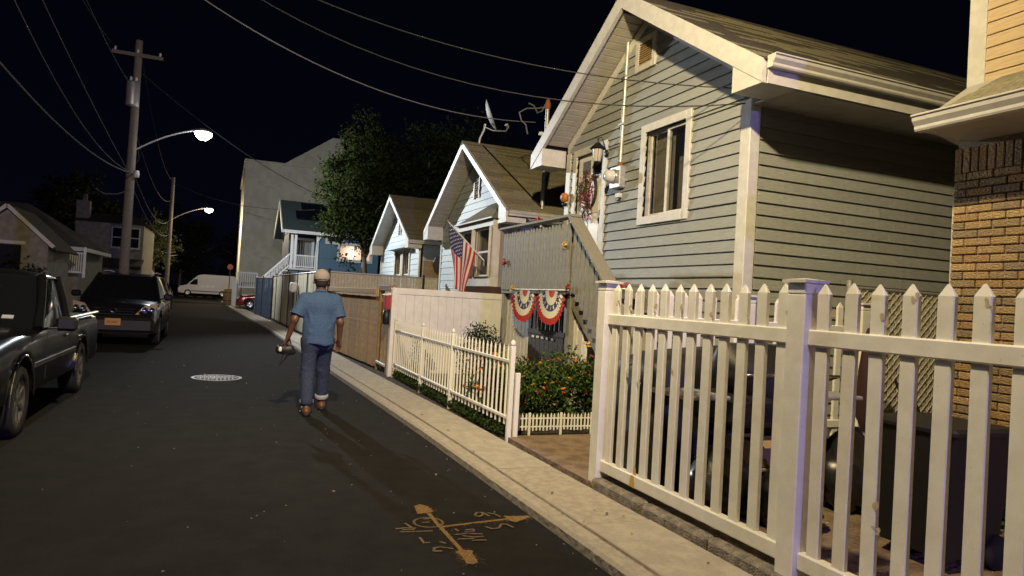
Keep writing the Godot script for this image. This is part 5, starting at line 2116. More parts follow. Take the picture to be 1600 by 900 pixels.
func fences():
	var s := S()
	# near white picket fence along the pavement
	var f = thing("picket_fence", "tall white vinyl picket fence along the pavement beside the grey house", "fence", Vector3.ZERO)
	var X := 2.87
	var lean := 0.012
	var pk := picket_mesh(0.076, 0.03, 1.48, 0.052)
	var TB := Basis(Vector3.UP, -PI / 2)
	var zp := [-4.93, -2.86, -0.95, 0.96]
	for z in zp:
		fence_post(f, Vector3(X, 0.06, z), 0.125, 1.585, M.vinyl)
	for i in 3:
		var a: float = zp[i] + 0.06
		var b: float = zp[i + 1] - 0.06
		for yy in [[1.375, 1.46], [0.205, 0.295]]:
			s = S()
			cbx(s, Vector3(X, (yy[0] + yy[1]) * 0.5, (a + b) * 0.5), Vector3(0.062, yy[1] - yy[0], b - a), 0.007)
			obj("rail", s, M.vinyl, f)
		var zz := a + 0.055
		var n := int((b - a) / 0.162)
		for k in n:
			var z := a + (k + 0.5) * (b - a) / n
			inst("picket", pk, M.vinyl, f, Transform3D(TB * Basis(Vector3.BACK, rng.randf_range(-0.006, 0.006)), Vector3(X, 0.222 + rng.randf_range(-0.004, 0.004), z)))
	# smudges of old tape and a sprayed orange patch
	var smudge := tmat(ctex(95, 0.2, 4, Color(0.34, 0.25, 0.17), Color(0.62, 0.57, 0.5), 128, 0.1, Color(0.25, 0.17, 0.1), 0.25), 9.0, 0.8)
	var sm := S()
	for e in [[-4.75, 1.55], [-4.56, 1.53], [-4.24, 1.54], [-3.92, 1.53], [-3.6, 1.5], [-3.28, 1.49], [-2.96, 1.53], [-2.35, 1.53], [-2.66, 1.56], [-2.2, 1.64], [-4.4, 0.98], [-4.0, 1.1], [-2.35, 0.68], [-2.35, 0.55], [-4.56, 1.02], [-1.88, 1.62]]:
		for k in 3:
			var c := Vector3(X - 0.0158 - 0.0004 * k, e[1] + rng.randf_range(-0.02, 0.02), e[0] + rng.randf_range(-0.018, 0.018))
			var pts := []
			var w := rng.randf_range(0.008, 0.02)
			var hh := rng.randf_range(0.008, 0.026)
			for q in 9:
				var an := TAU * q / 9.0
				pts.append(c + Vector3(0, sin(an) * hh * rng.randf_range(0.6, 1.1), cos(an) * w * rng.randf_range(0.6, 1.1)))
			for q in range(1, 8):
				tri(sm, pts[0], pts[q], pts[q + 1])
	obj("tape_smudges", sm, smudge, f).set_meta("kind", "stuff")
	sm = S()
	var op := []
	for e in [[-0.035, 0.21], [0.035, 0.205], [0.03, 0.255], [0.022, 0.293], [-0.018, 0.293], [-0.03, 0.25]]:
		op.append(Vector3(X - 0.0335, e[1], -4.39 + e[0]))
	for q in range(1, 5):
		tri(sm, op[0], op[q], op[q + 1])
	op = []
	for e in [[-0.02, 0.3], [0.024, 0.3], [0.016, 0.345], [0.002, 0.375], [-0.012, 0.34]]:
		op.append(Vector3(X - 0.0165, e[1], -4.39 + e[0]))
	for q in range(1, 4):
		tri(sm, op[0], op[q], op[q + 1])
	obj("orange_paint_patch", sm, tmat(ctex(96, 0.1, 3, Color(0.50, 0.25, 0.02), Color(0.62, 0.40, 0.12), 128, 0.05, Color(0.7, 0.6, 0.4), 0.1), 6.0, 0.6), f)
	# inner picket fence across the yard
	var g = thing("inner_picket_fence", "white picket fence across the yard behind the barbecue", "fence", Vector3.ZERO)
	var Z := -5.45
	for yy in [[1.375, 1.46], [0.40, 0.48]]:
		s = S()
		cbx(s, Vector3(4.83, (yy[0] + yy[1]) * 0.5, Z), Vector3(2.8, yy[1] - yy[0], 0.055), 0.007)
		obj("rail", s, M.vinyl, g)
	for k in 17:
		inst("picket", pk, M.vinyl, g, Transform3D(Basis(Vector3.BACK, rng.randf_range(-0.006, 0.006)), Vector3(3.5 + k * 0.163, 0.222, Z)))
	for x in [4.72, 6.25]:
		fence_post(g, Vector3(x, 0.06, Z + 0.02), 0.115, 1.57, M.vinyl)
	# slatted chain link in the alley between the houses
	chain_panel("alley_chain_link_fence", "chain link fence with cream slats between the grey house and the brick house", Vector3(6.35, 0, -5.7), Vector3(1, 0, 0), 3.0, 0.25, 1.88, 0.072, 0.055, tmat(ctex(97, 0.05, 3, Color(0.42, 0.38, 0.28), Color(0.56, 0.51, 0.40), 128, 0.0, Color.BLACK, 0.06), 2.0, 0.6), true)
	# white privacy fence between the yards
	var v = thing("privacy_fence", "solid white vinyl privacy fence between the front yards", "fence", Vector3.ZERO)
	var ZF := -12.22
	var x: float = 2.84
	while x < 6.2:
		s = S()
		cbx(s, Vector3(x + 0.075, 0.83, ZF + rng.randf_range(-0.001, 0.001)), Vector3(0.1475, 1.42, 0.03), 0.006)
		obj("board", s, M.vinyl, v)
		x += 0.15
	for yy in [[1.52, 1.635], [0.13, 0.24]]:
		s = S()
		cbx(s, Vector3(4.5, (yy[0] + yy[1]) * 0.5, ZF), Vector3(3.5, yy[1] - yy[0], 0.06), 0.007)
		obj("rail", s, M.vinyl, v)
	fence_post(v, Vector3(2.78, 0.06, ZF), 0.12, 1.56, M.vinyl, false)
	# low white metal fence along the pavement
	var l = thing("low_metal_fence", "low white metal fence with spear tips in front of the flower bed", "fence", Vector3.ZERO)
	var ps := S()
	cbx(ps, Vector3(0, 0.39, 0), Vector3(0.02, 0.78, 0.02), 0.003)
	hexa(ps, [Vector3(-0.01, 0.78, 0.01), Vector3(0.01, 0.78, 0.01), Vector3(0.01, 0.78, -0.01), Vector3(-0.01, 0.78, -0.01)], [Vector3(-0.001, 0.84, 0.001), Vector3(0.001, 0.84, 0.001), Vector3(0.001, 0.84, -0.001), Vector3(-0.001, 0.84, -0.001)])
	ps.generate_normals()
	var spear := ps.commit()
	var lp := [-6.70, -8.75, -10.25, -12.08]
	for z in lp:
		s = S()
		cbx(s, Vector3(2.8, 0.55, z), Vector3(0.05, 1.0, 0.05), 0.005)
		lathe(s, [[0.0, 1.12], [0.022, 1.1], [0.03, 1.075], [0.022, 1.05], [0.0, 1.05]], 10, Transform3D(Basis.IDENTITY, Vector3(2.8, 0, z)))
		obj("post", s, M.white, l)
	for i in 3:
		for yy in [0.3, 0.885]:
			s = S()
			cbx(s, Vector3(2.8, yy, (lp[i] + lp[i + 1]) * 0.5), Vector3(0.032, 0.032, lp[i] - lp[i + 1] - 0.05), 0.004)
			obj("rail", s, M.white, l)
		var n := int((lp[i] - lp[i + 1]) / 0.125)
		for k in range(1, n):
			inst("spear_picket", spear, M.white, l, Transform3D(Basis(Vector3.RIGHT, rng.randf_range(-0.01, 0.01)), Vector3(2.8, 0.22, lp[i] + (lp[i + 1] - lp[i]) * k / n)))
	s = S()
	cbx(s, Vector3(2.88, 0.42, -6.72), Vector3(0.05, 0.7, 0.05), 0.005)
	obj("post", s, M.white, l)
	# little border fence before the flowers
	var b2 = thing("border_fence", "knee high white border fence at the edge of the flower bed", "fence", Vector3.ZERO)
	var bm := S()
	cbx(bm, Vector3(0, 0.08, 0), Vector3(0.02, 0.16, 0.01), 0.003)
	hexa(bm, [Vector3(-0.01, 0.16, 0.005), Vector3(0.01, 0.16, 0.005), Vector3(0.01, 0.16, -0.005), Vector3(-0.01, 0.16, -0.005)], [Vector3(-0.001, 0.185, 0.004), Vector3(0.001, 0.185, 0.004), Vector3(0.001, 0.185, -0.004), Vector3(-0.001, 0.185, -0.004)])
	bm.generate_normals()
	var bmesh := bm.commit()
	for k in 32:
		inst("picket", bmesh, M.white, b2, Transform3D(Basis(Vector3.BACK, rng.randf_range(-0.03, 0.03)), Vector3(2.96 + k * 0.042, 0.13 + rng.randf_range(-0.006, 0.006), -6.9)))
	for k in 4:
		s = S()
		cbx(s, Vector3(3.12 + k * 0.38, 0.2, -6.89), Vector3(0.028, 0.25, 0.016), 0.003)
		obj("stake", s, M.white, b2)
	for yy in [0.17, 0.26]:
		s = S()
		cbx(s, Vector3(3.62, yy, -6.907), Vector3(1.36, 0.016, 0.008), 0.002)
		obj("rail", s, M.white, b2)
	# brown board fence with gate
	var w = thing("wooden_fence", "weathered brown board fence along the pavement beside the walking man", "fence", Vector3.ZERO)
	var P0 := Vector3(2.74, 0, -13.35)
	var P1 := Vector3(2.36, 0, -18.6)
	var dir := (P1 - P0).normalized()
	var wb := Basis(dir, Vector3.UP, dir.cross(Vector3.UP))
	var L := (P1 - P0).length()
	var u := 0.07
	while u < L:
		s = S()
		cbx(s, P0 + dir * u + Vector3(0, 0.78 + rng.randf_range(-0.01, 0.01), 0), Vector3(0.137, 1.34, 0.022), 0.004, wb)
		obj("board", s, M.wood[rng.randi() % 4], w)
		u += 0.142
	s = S()
	cbx(s, P0 + dir * L * 0.5 + Vector3(0, 1.55, 0) - wb.z * 0.02, Vector3(L, 0.11, 0.12), 0.008, wb)
	obj("cap_rail", s, M.wood[3], w)
	s = S()
	cbx(s, P0 + dir * L * 0.5 + Vector3(0, 1.38, 0) + wb.z * 0.03, Vector3(L, 0.09, 0.04), 0.004, wb)
	obj("back_rail", s, M.wood[0], w)
	var gt = thing("wooden_gate", "narrow brown plank gate between the white fence and the board fence", "gate", Vector3.ZERO)
	for z in [-13.3, -12.42]:
		s = S()
		cbx(s, Vector3(2.78, 0.86, z), Vector3(0.1, 1.6, 0.1), 0.008)
		obj("post", s, M.rail_wood, gt)
	for k in 5:
		s = S()
		cbx(s, Vector3(2.78, 0.8, -13.16 + k * 0.148), Vector3(0.024, 1.12, 0.142), 0.004)
		obj("plank", s, M.wood[(k * 2 + 1) % 4], gt)
	s = S()
	cbx(s, Vector3(2.74, 0.22, -12.86), Vector3(0.05, 0.05, 0.78), 0.006)
	obj("threshold", s, M.trim, gt)
	s = S()
	cbx(s, Vector3(2.78, 1.62, -12.86), Vector3(0.11, 0.1, 1.0), 0.006)
	obj("lintel", s, M.rail_wood, gt)
	# letter box by the gate
	var mb = thing("letter_box", "red letter box with a white lid beside the white fence", "mailbox", Vector3(2.7, 1.26, -12.37))
	s = S()
	cbx(s, Vector3(0, 0.1, 0), Vector3(0.14, 0.24, 0.2), 0.012)
	obj("box_body", s, M.red, mb)
	s = S()
	hexa(s, [Vector3(-0.1, 0.235, 0.11), Vector3(0.08, 0.235, 0.11), Vector3(0.08, 0.235, -0.11), Vector3(-0.1, 0.235, -0.11)], [Vector3(-0.08, 0.25, 0.11), Vector3(0.08, 0.29, 0.11), Vector3(0.08, 0.29, -0.11), Vector3(-0.08, 0.25, -0.11)])
	obj("lid", s, M.white, mb)
	s = S()
	lathe(s, [[0.0, -0.3], [0.06, -0.28], [0.075, -0.16], [0.06, -0.04], [0.0, -0.03]], 12, Transform3D(Basis.IDENTITY, Vector3(-0.02, 0, 0.02)))
	obj("hanging_bag", s, M.black, mb)
	# slatted chain link: across the yard of the cottage and along the pavement
	var sl := tmat(ctex(98, 0.05, 3, Color(0.46, 0.42, 0.31), Color(0.56, 0.51, 0.39), 128, 0.0, Color.BLACK, 0.08), Vector3(2, 1, 2), 0.65)
	chain_panel("cream_slatted_fence", "cream slatted chain link fence across the cottage yard above the board fence", Vector3(2.36, 0, -17.7), Vector3(1, 0, 0), 2.75, 0.3, 1.98, 0.075, 0.07, sl, false)
	var e0 := Vector3(2.42, 0, -20.0)
	var e1 := Vector3(2.02, 0, -33.4)
	chain_panel("beige_slatted_fence", "long beige slatted chain link fence along the pavement", e0, (e1 - e0).normalized(), (e1 - e0).length(), 0.12, 2.02, 0.08, 0.074, sl, false)
	var q0 := Vector3(1.98, 0, -33.6)
	var q1 := Vector3(1.42, 0, -38.0)
	chain_panel("blue_chain_gate", "blue painted chain link gate beside the long beige slatted fence", q0, (q1 - q0).normalized(), (q1 - q0).length(), 0.1, 1.95, 0.085, 0.045, mat(Color(0.04, 0.062, 0.095), 0.5), false)
	# white post box on the beige fence
	var wb2 = thing("white_post_box", "small white box on a thin post before the beige slatted fence", "mailbox", Vector3(2.12, 0.1, -24.6))
	s = S()
	cbx(s, Vector3(0, 1.45, 0), Vector3(0.22, 0.34, 0.3), 0.04)
	obj("box_body", s, M.white, wb2)
	s = S()
	tube(s, [Vector3(0.02, 0, 0), Vector3(0.02, 1.3, 0)], 0.025, 8)
	obj("stand", s, M.iron, wb2)

func chain_panel(called, label, at: Vector3, dir: Vector3, L: float, y0: float, y1: float, step: float, w: float, m, wires: bool):
	var t = thing(called, label, "fence", at)
	var bs := Basis(dir, Vector3.UP, dir.cross(Vector3.UP))
	var s := S()
	cbx(s, Vector3.ZERO, Vector3(w, y1 - y0, 0.008), 0.002)
	s.generate_normals()
	var sm := s.commit()
	var u := step * 0.5
	while u < L:
		inst("slat", sm, m, t, Transform3D(bs * Basis(Vector3.UP, rng.randf_range(-0.12, 0.12)), dir * u + Vector3(0, (y0 + y1) * 0.5 + rng.randf_range(-0.01, 0.01), 0)))
		u += step
	s = S()
	tube(s, [Vector3(0, y1, 0), dir * L + Vector3(0, y1, 0)], 0.024, 8)
	obj("top_rail", s, M.galv, t)
	var k := 0
	while k * 2.4 < L + 0.1:
		s = S()
		tube(s, [dir * min(k * 2.4, L) + Vector3(0, 0, 0), dir * min(k * 2.4, L) + Vector3(0, y1 + 0.08, 0)], 0.032, 10)
		obj("post", s, M.iron if not wires else M.galv, t)
		k += 1
	if wires:
		s = S()
		var st := 0.052
		var nx := int(L / st)
		var ny := int((y1 - y0) / st)
		for i in nx:
			for j in ny:
				var c := dir * (i * st) + Vector3(0, y0 + j * st, 0)
				var sg := 1.0 if (i + j) % 2 == 0 else -1.0
				var a := c + Vector3(0, 0.0 if sg > 0 else st, 0) + bs.z * 0.012
				var b := c + dir * st + Vector3(0, st if sg > 0 else 0.0, 0) + bs.z * (0.012 + 0.006 * sg)
				bar(s, a, b, 0.007, 0.007, Vector3.UP, 0.001)
		var o = obj("wire_mesh", s, mat(Color(0.55, 0.52, 0.45), 0.5), t)
		o.set_meta("kind", "stuff")

# ------------------------------------------------------------------ planting
func leaf_quad(s: SurfaceTool, p: Vector3, z: float, col: Color, up := 0.0):
	var bs := Basis.from_euler(Vector3(rng.randf_range(-1.2, 1.2), rng.randf() * TAU, rng.randf_range(-1.2, 1.2)))
	var v := 1.0 + rng.randf_range(-0.35, 0.35)
	s.set_color(Color(col.r * v * rng.randf_range(0.85, 1.2), col.g * v, col.b * v * rng.randf_range(0.8, 1.2)))
	var a := p + bs * Vector3(-z * 0.28, 0, 0)
	var b := p + bs * Vector3(0, -z * 0.1, z * 0.5)
	var c := p + bs * Vector3(z * 0.28, 0, 0)
	var d := p + bs * Vector3(0, -z * 0.1, -z * 0.5)
	quad(s, a, b, c, d)

func flower_head(s: SurfaceTool, p: Vector3, z: float, col: Color):
	var tilt := Basis.from_euler(Vector3(rng.randf_range(-0.7, 0.7), rng.randf() * TAU, rng.randf_range(-0.7, 0.7)))
	for k in 7:
		var an := TAU * k / 7.0
		var v := rng.randf_range(0.75, 1.2)
		s.set_color(Color(col.r * v, col.g * v, col.b * v))
		var d := tilt * Vector3(cos(an), 0.15, sin(an))
		var e := tilt * Vector3(-sin(an), 0, cos(an))
		var n := tilt * Vector3(0, 1, 0)
		quad(s, p, p + d * z * 0.6 - e * z * 0.32 + n * z * 0.2, p + d * z, p + d * z * 0.6 + e * z * 0.32 + n * z * 0.2)

# leafy shrub made of stems, leaves and optional flowers inside a box of half-sizes r about c
func shrub(called, label, cat, at: Vector3, r: Vector3, leaves: int, size: float, col: Color, flowers := 0, fcols := [], grp := ""):
	var t = thing(called, label, cat, at, 0.0, grp)
	var s := S()
	var tips := []
	for k in 16:
		var a := rng.randf() * TAU
		var q := sqrt(rng.randf())
		var tip := Vector3(cos(a) * q * r.x, r.y * rng.randf_range(1.1, 1.95), sin(a) * q * r.z)
		tips.append(tip)
		tube(s, [Vector3(tip.x * 0.25, 0, tip.z * 0.25), Vector3(tip.x * 0.7, tip.y * 0.5, tip.z * 0.7), tip], [0.008, 0.006, 0.003], 5, false)
	obj("stems", s, mat(Color(0.05, 0.05, 0.02), 0.8), t)
	s = S()
	var clumps := []
	var sp: float = clampf(r.x * 0.13, 0.03, 0.12)
	for k in int(leaves / 40.0):
		var a2 := rng.randf() * TAU
		var e := rng.randf_range(-1, 1)
		var rad := pow(rng.randf(), 0.4)
		var hr := sqrt(max(0.0, 1 - e * e)) * rad
		clumps.append(Vector3(cos(a2) * hr * r.x, r.y + e * rad * r.y * rng.randf_range(0.8, 1.08), sin(a2) * hr * r.z))
	for c in clumps:
		var tone := rng.randf_range(0.65, 1.35)
		for k in 40:
			var p: Vector3 = c + Vector3(rng.randfn(0, sp), rng.randfn(0, sp), rng.randfn(0, sp))
			if p.y > 0.02:
				leaf_quad(s, p, size * rng.randf_range(0.6, 1.3), col * tone)
	obj("foliage", s, leafmat(col), t)
	if flowers > 0:
		s = S()
		for k in flowers:
			var c2: Vector3 = clumps[rng.randi() % clumps.size()]
			if c2.y < r.y * 0.55:
				continue
			var out := Vector3(c2.x, 0, c2.z).normalized() * 0.05
			flower_head(s, c2 + out + Vector3(rng.randfn(0, 0.06), 0.04 + abs(rng.randfn(0, 0.05)), rng.randfn(0, 0.06)), rng.randf_range(0.016, 0.034), fcols[rng.randi() % fcols.size()])
		obj("flowers", s, leafmat(col, 0.15), t).set_meta("kind", "stuff")
	return t

func garden():
	var g := Color(0.055, 0.095, 0.025)
	var fo := [Color(0.55, 0.20, 0.03), Color(0.45, 0.11, 0.02), Color(0.60, 0.32, 0.05), Color(0.42, 0.08, 0.05)]
	shrub("flowering_bush", "orange flowering bush beside the low fence's end post", "bush", Vector3(3.25, 0.06, -7.4), Vector3(0.42, 0.40, 0.42), 4200, 0.05, g, 120, fo)
	shrub("flowering_bush", "broad orange flowering bush in the middle of the border fence", "bush", Vector3(3.75, 0.06, -7.4), Vector3(0.46, 0.44, 0.42), 4800, 0.05, g, 130, fo)
	shrub("flowering_bush", "leafy flowering bush at the foot of the grey stair", "bush", Vector3(4.3, 0.06, -7.35), Vector3(0.38, 0.43, 0.4), 3600, 0.05, g * 0.9, 60, fo)
	shrub("flowering_bush", "orange flower spikes growing through the low metal fence", "bush", Vector3(2.98, 0.06, -7.75), Vector3(0.22, 0.4, 0.45), 2200, 0.045, g * 0.9, 170, fo)
	shrub("evergreen_shrub", "dark clipped evergreen shrub behind the low metal fence", "bush", Vector3(3.45, 0.06, -9.4), Vector3(0.36, 0.56, 0.4), 7000, 0.035, Color(0.022, 0.04, 0.015))
	shrub("evergreen_shrub", "thin dark climber behind the low metal fence beside the white boards", "bush", Vector3(3.0, 0.06, -11.3), Vector3(0.14, 0.4, 0.18), 700, 0.035, Color(0.022, 0.04, 0.015))
	shrub("evergreen_shrub", "small spiky dark plant by the low fence's far post", "bush", Vector3(2.98, 0.06, -10.6), Vector3(0.12, 0.3, 0.14), 500, 0.05, Color(0.02, 0.035, 0.015))
	shrub("weed_clump", "green weeds at the foot of the buff brick wall", "weeds", Vector3(5.25, 0.08, -3.25), Vector3(0.16, 0.2, 0.3), 700, 0.06, Color(0.05, 0.085, 0.025))
	shrub("weed_clump", "yellowish weeds in the paving beside the black bin", "weeds", Vector3(4.8, 0.08, -3.35), Vector3(0.18, 0.13, 0.25), 500, 0.06, Color(0.07, 0.08, 0.02))
	# ground cover under the low fence
	var s := S()
	for k in 5200:
		var z := rng.randf_range(-12.0, -6.9)
		var x: float = 2.76 + abs(rng.randfn(0.0, 0.10))
		leaf_quad(s, Vector3(x, 0.1 + abs(rng.randfn(0, 0.05)), z), rng.randf_range(0.025, 0.05), Color(0.035, 0.055, 0.018))
	var o = obj("ground_cover", s, leafmat(Color.WHITE))
	tag(o, "low green ground cover under the white metal fence", "ground cover")
	o.set_meta("kind", "stuff")
	# hedge on the left
	shrub("dark_hedge", "rounded dark hedge behind the pickup truck by the white urn", "hedge", Vector3(-4.9, 0.0, -18.5), Vector3(0.9, 0.85, 1.4), 2600, 0.12, Color(0.03, 0.04, 0.018))
	shrub("dark_hedge", "rounded dark hedge before the unlit bungalow's porch", "hedge", Vector3(-5.6, 0.0, -24.0), Vector3(0.9, 0.9, 1.4), 2600, 0.12, Color(0.03, 0.04, 0.018))

func yard_clutter():
	var s := S()
	# covered barbecue
	var b = thing("barbecue", "black kettle lidded barbecue with side shelf behind the picket fence", "barbecue", Vector3(3.8, 0.1, -4.2))
	s = S()
	var rings := []
	for i in 9:
		var an := PI * i / 8.0
		var ring := []
		for k in 16:
			var a2 := TAU * k / 16.0
			ring.append(Vector3(-0.0 + 0.42 * cos(a2) * (0.25 + 0.75 * sin(an * 0.5 + 0.5)), 0.82 + 0.38 * (i / 8.0), 0.28 * sin(a2) * (1.0 if i < 5 else 1.0 - (i - 4) * 0.17)))
		rings.append(ring)
	loft(s, rings)
	obj("lid", s, M.black, b)
	s = S()
	cbx(s, Vector3(0, 0.72, 0), Vector3(0.86, 0.22, 0.56), 0.04)
	obj("fire_box", s, M.black, b)
	for sx in [-1, 1]:
		s = S()
		cbx(s, Vector3(sx * 0.64, 0.82, 0), Vector3(0.38, 0.03, 0.46), 0.008)
		obj("side_shelf", s, M.galv, b)
		for sz in [-1, 1]:
			s = S()
			tube(s, [Vector3(sx * 0.38, 0.0, sz * 0.22), Vector3(sx * 0.36, 0.7, sz * 0.2)], 0.018, 8)
			obj("leg", s, M.iron, b)
	s = S()
	cbx(s, Vector3(0, 0.3, 0), Vector3(0.78, 0.02, 0.46), 0.004)
	obj("lower_shelf", s, M.galv, b)
	s = S()
	tube(s, [Vector3(-0.42, 0.98, 0.3), Vector3(-0.42, 1.0, 0.36), Vector3(0.42, 1.0, 0.36), Vector3(0.42, 0.98, 0.3)], 0.012, 6)
	obj("lid_handle", s, M.chrome, b)
	var tp = thing("added_covered_bench", "bulky black tarpaulin covered bench added and widened to darken the gaps before the inner picket fence", "bench", Vector3(3.98, 0.1, -4.95))  # black bulk added and enlarged so the picket gaps read dark
	var tn := FastNoiseLite.new()
	tn.seed = 5
	tn.frequency = 2.2
	s = S()
	var tr := []
	for i in 15:
		var v := i / 14.0
		var yy := 1.14 * v if v < 0.86 else 1.14 * 0.86 + (v - 0.86) * 1.1
		var sc := 1.0 - 0.10 * v if v < 0.86 else 0.91 - pow((v - 0.86) / 0.14, 2.0) * 0.9
		var rg := []
		for k in 40:
			var a4 := TAU * k / 40.0
			var d4 := Vector3(signf(cos(a4)) * pow(absf(cos(a4)), 0.4) * 0.92, 0, signf(sin(a4)) * pow(absf(sin(a4)), 0.4) * 0.4)
			var q4 := sc * (1.0 + 0.09 * tn.get_noise_3d(d4.x * 1.5, yy * 0.8, d4.z * 1.5) + 0.02 * sin(a4 * 14.0) * (1.0 - v))
			rg.append(Vector3(d4.x * q4, yy, -d4.z * q4))
		tr.append(rg)
	loft(s, tr)
	obj("tarpaulin", s, mat(Color(0.010, 0.010, 0.012), 0.55), tp)
	s = S()
	tube(s, [Vector3(-0.76, 0.42, 0.31), Vector3(0.0, 0.38, 0.335), Vector3(0.76, 0.42, 0.31)], 0.008, 6)
	obj("tie_cord", s, M.cable_grey, tp)
	# cardboard box
	var c = thing("cardboard_box", "open brown cardboard box under the barbecue shelf", "box", Vector3(3.8, 0.42, -4.15))
	s = S()
	for e in [[Vector3(0, 0.09, 0.15), Vector3(0.4, 0.18, 0.006)], [Vector3(0, 0.09, -0.15), Vector3(0.4, 0.18, 0.006)], [Vector3(0.2, 0.09, 0), Vector3(0.006, 0.18, 0.294)], [Vector3(-0.2, 0.09, 0), Vector3(0.006, 0.18, 0.294)], [Vector3(0, 0.004, 0), Vector3(0.4, 0.006, 0.3)]]:
		bx(s, e[0], e[1])
	obj("box_sides", s, mat(Color(0.30, 0.20, 0.10), 0.85), c)
	s = S()
	bx(s, Vector3(0, 0.19, 0.21), Vector3(0.4, 0.005, 0.13), Basis(Vector3.RIGHT, 0.5))
	obj("flap", s, mat(Color(0.30, 0.20, 0.10), 0.85), c)
	# rubbish sacks
	var spots := [[Vector3(3.3, 0.1, -4.0), 0.24, "crumpled black rubbish sack under the barbecue nearest the fence rail"], [Vector3(4.45, 0.1, -3.95), 0.28, "large crumpled black rubbish sack beside the barbecue's outer leg"], [Vector3(3.6, 0.1, -3.65), 0.22, "small crumpled dark sack between the barbecue and the bin"]]
	for e in spots:
		var t = thing("rubbish_sack", e[2], "sack", e[0])
		s = S()
		var nz := FastNoiseLite.new()
		nz.seed = int(e[1] * 100)
		nz.frequency = 3.5
		var rr := []
		for i in 13:
			var an2 := PI * i / 12.0
			var ring2 := []
			for k in 20:
				var a3 := TAU * k / 20.0
				var d := Vector3(sin(an2) * cos(a3), -cos(an2) * 0.9, sin(an2) * sin(a3))
				var q: float = e[1] * (1.0 + 0.35 * nz.get_noise_3dv(d))
				if i > 9:
					q *= 1.0 + 0.15 * (i - 9)
				ring2.append(Vector3(0, e[1] * 0.8, 0) + d * q)
			rr.append(ring2)
		loft(s, rr, true, false)
		obj("sack_body", s, mat(Color(0.015, 0.015, 0.017), 0.3), t)
	# wheeled bin
	var w = thing("wheeled_bin", "black wheeled bin with a hinged lid against the picket fence", "bin", Vector3(4.1, 0.1, -2.95))
	s = S()
	hexa(s, [Vector3(-0.22, 0.08, 0.22), Vector3(0.22, 0.08, 0.22), Vector3(0.22, 0.08, -0.22), Vector3(-0.22, 0.08, -0.22)], [Vector3(-0.27, 0.78, 0.27), Vector3(0.27, 0.78, 0.27), Vector3(0.27, 0.78, -0.27), Vector3(-0.27, 0.78, -0.27)])
	obj("bin_body", s, M.black, w)
	s = S()
	cbx(s, Vector3(0, 0.81, 0), Vector3(0.58, 0.06, 0.6), 0.02)
	obj("lid", s, M.black, w)
	for sz in [-1, 1]:
		s = S()
		lathe(s, [[0.0, -0.03], [0.1, -0.03], [0.1, 0.03], [0.0, 0.03]], 16, Transform3D(Basis(Vector3.RIGHT, PI / 2), Vector3(0.2, 0.1, sz * 0.22)))
		obj("wheel", s, M.rubber, w)
	s = S()
	tube(s, [Vector3(0.28, 0.76, -0.2), Vector3(0.34, 0.78, -0.2), Vector3(0.34, 0.78, 0.2), Vector3(0.28, 0.76, 0.2)], 0.015, 6)
	obj("handle", s, M.black, w)
	# leaning brown parasol and panel in the alley
	var p = thing("folded_parasol", "folded dark maroon parasol leaning on the alley fence", "parasol", Vector3(6.1, 0.1, -5.2))
	s = S()
	lathe(s, [[0.03, 0.3], [0.1, 0.45], [0.09, 0.9], [0.05, 1.25], [0.02, 1.35], [0.0, 1.36]], 12)
	obj("folded_cloth", s, mat(Color(0.035, 0.010, 0.012), 0.8), p)
	s = S()
	tube(s, [Vector3(0, 0, 0), Vector3(0, 0.5, 0)], 0.018, 8)
	obj("pole", s, M.galv, p)
	var ch = thing("folding_chair", "dark folding chair in the alley before the slatted fence", "chair", Vector3(6.0, 0.1, -4.5), 0.5)
	for sx in [-0.22, 0.22]:
		s = S()
		tube(s, [Vector3(sx, 0, 0.2), Vector3(sx, 0.9, -0.2)], 0.013, 6)
		obj("leg", s, M.iron, ch)
		s = S()
		tube(s, [Vector3(sx, 0, -0.22), Vector3(sx, 0.46, 0.2)], 0.013, 6)
		obj("leg", s, M.iron, ch)
	s = S()
	cbx(s, Vector3(0, 0.45, 0.02), Vector3(0.44, 0.03, 0.4), 0.012)
	obj("seat", s, mat(Color(0.06, 0.02, 0.015), 0.6), ch)
	s = S()
	cbx(s, Vector3(0, 0.76, -0.14), Vector3(0.44, 0.22, 0.025), 0.012, Basis(Vector3.RIGHT, -0.4))
	obj("backrest", s, mat(Color(0.16, 0.06, 0.035), 0.35), ch)
	var cr = thing("storage_crate", "dark grey storage crate standing by the brick wall", "crate", Vector3(4.85, 0.1, -3.75))
	s = S()
	for e in [[Vector3(0, 0.19, 0.19), Vector3(0.5, 0.34, 0.02)], [Vector3(0, 0.19, -0.19), Vector3(0.5, 0.34, 0.02)], [Vector3(0.24, 0.19, 0), Vector3(0.02, 0.34, 0.36)], [Vector3(-0.24, 0.19, 0), Vector3(0.02, 0.34, 0.36)], [Vector3(0, 0.02, 0), Vector3(0.5, 0.03, 0.38)]]:
		bx(s, e[0], e[1])
	obj("crate_sides", s, mat(Color(0.05, 0.052, 0.06), 0.5), cr)
	s = S()
	cbx(s, Vector3(0, 0.38, 0), Vector3(0.54, 0.04, 0.42), 0.012)
	obj("lid", s, mat(Color(0.07, 0.075, 0.09), 0.4), cr)

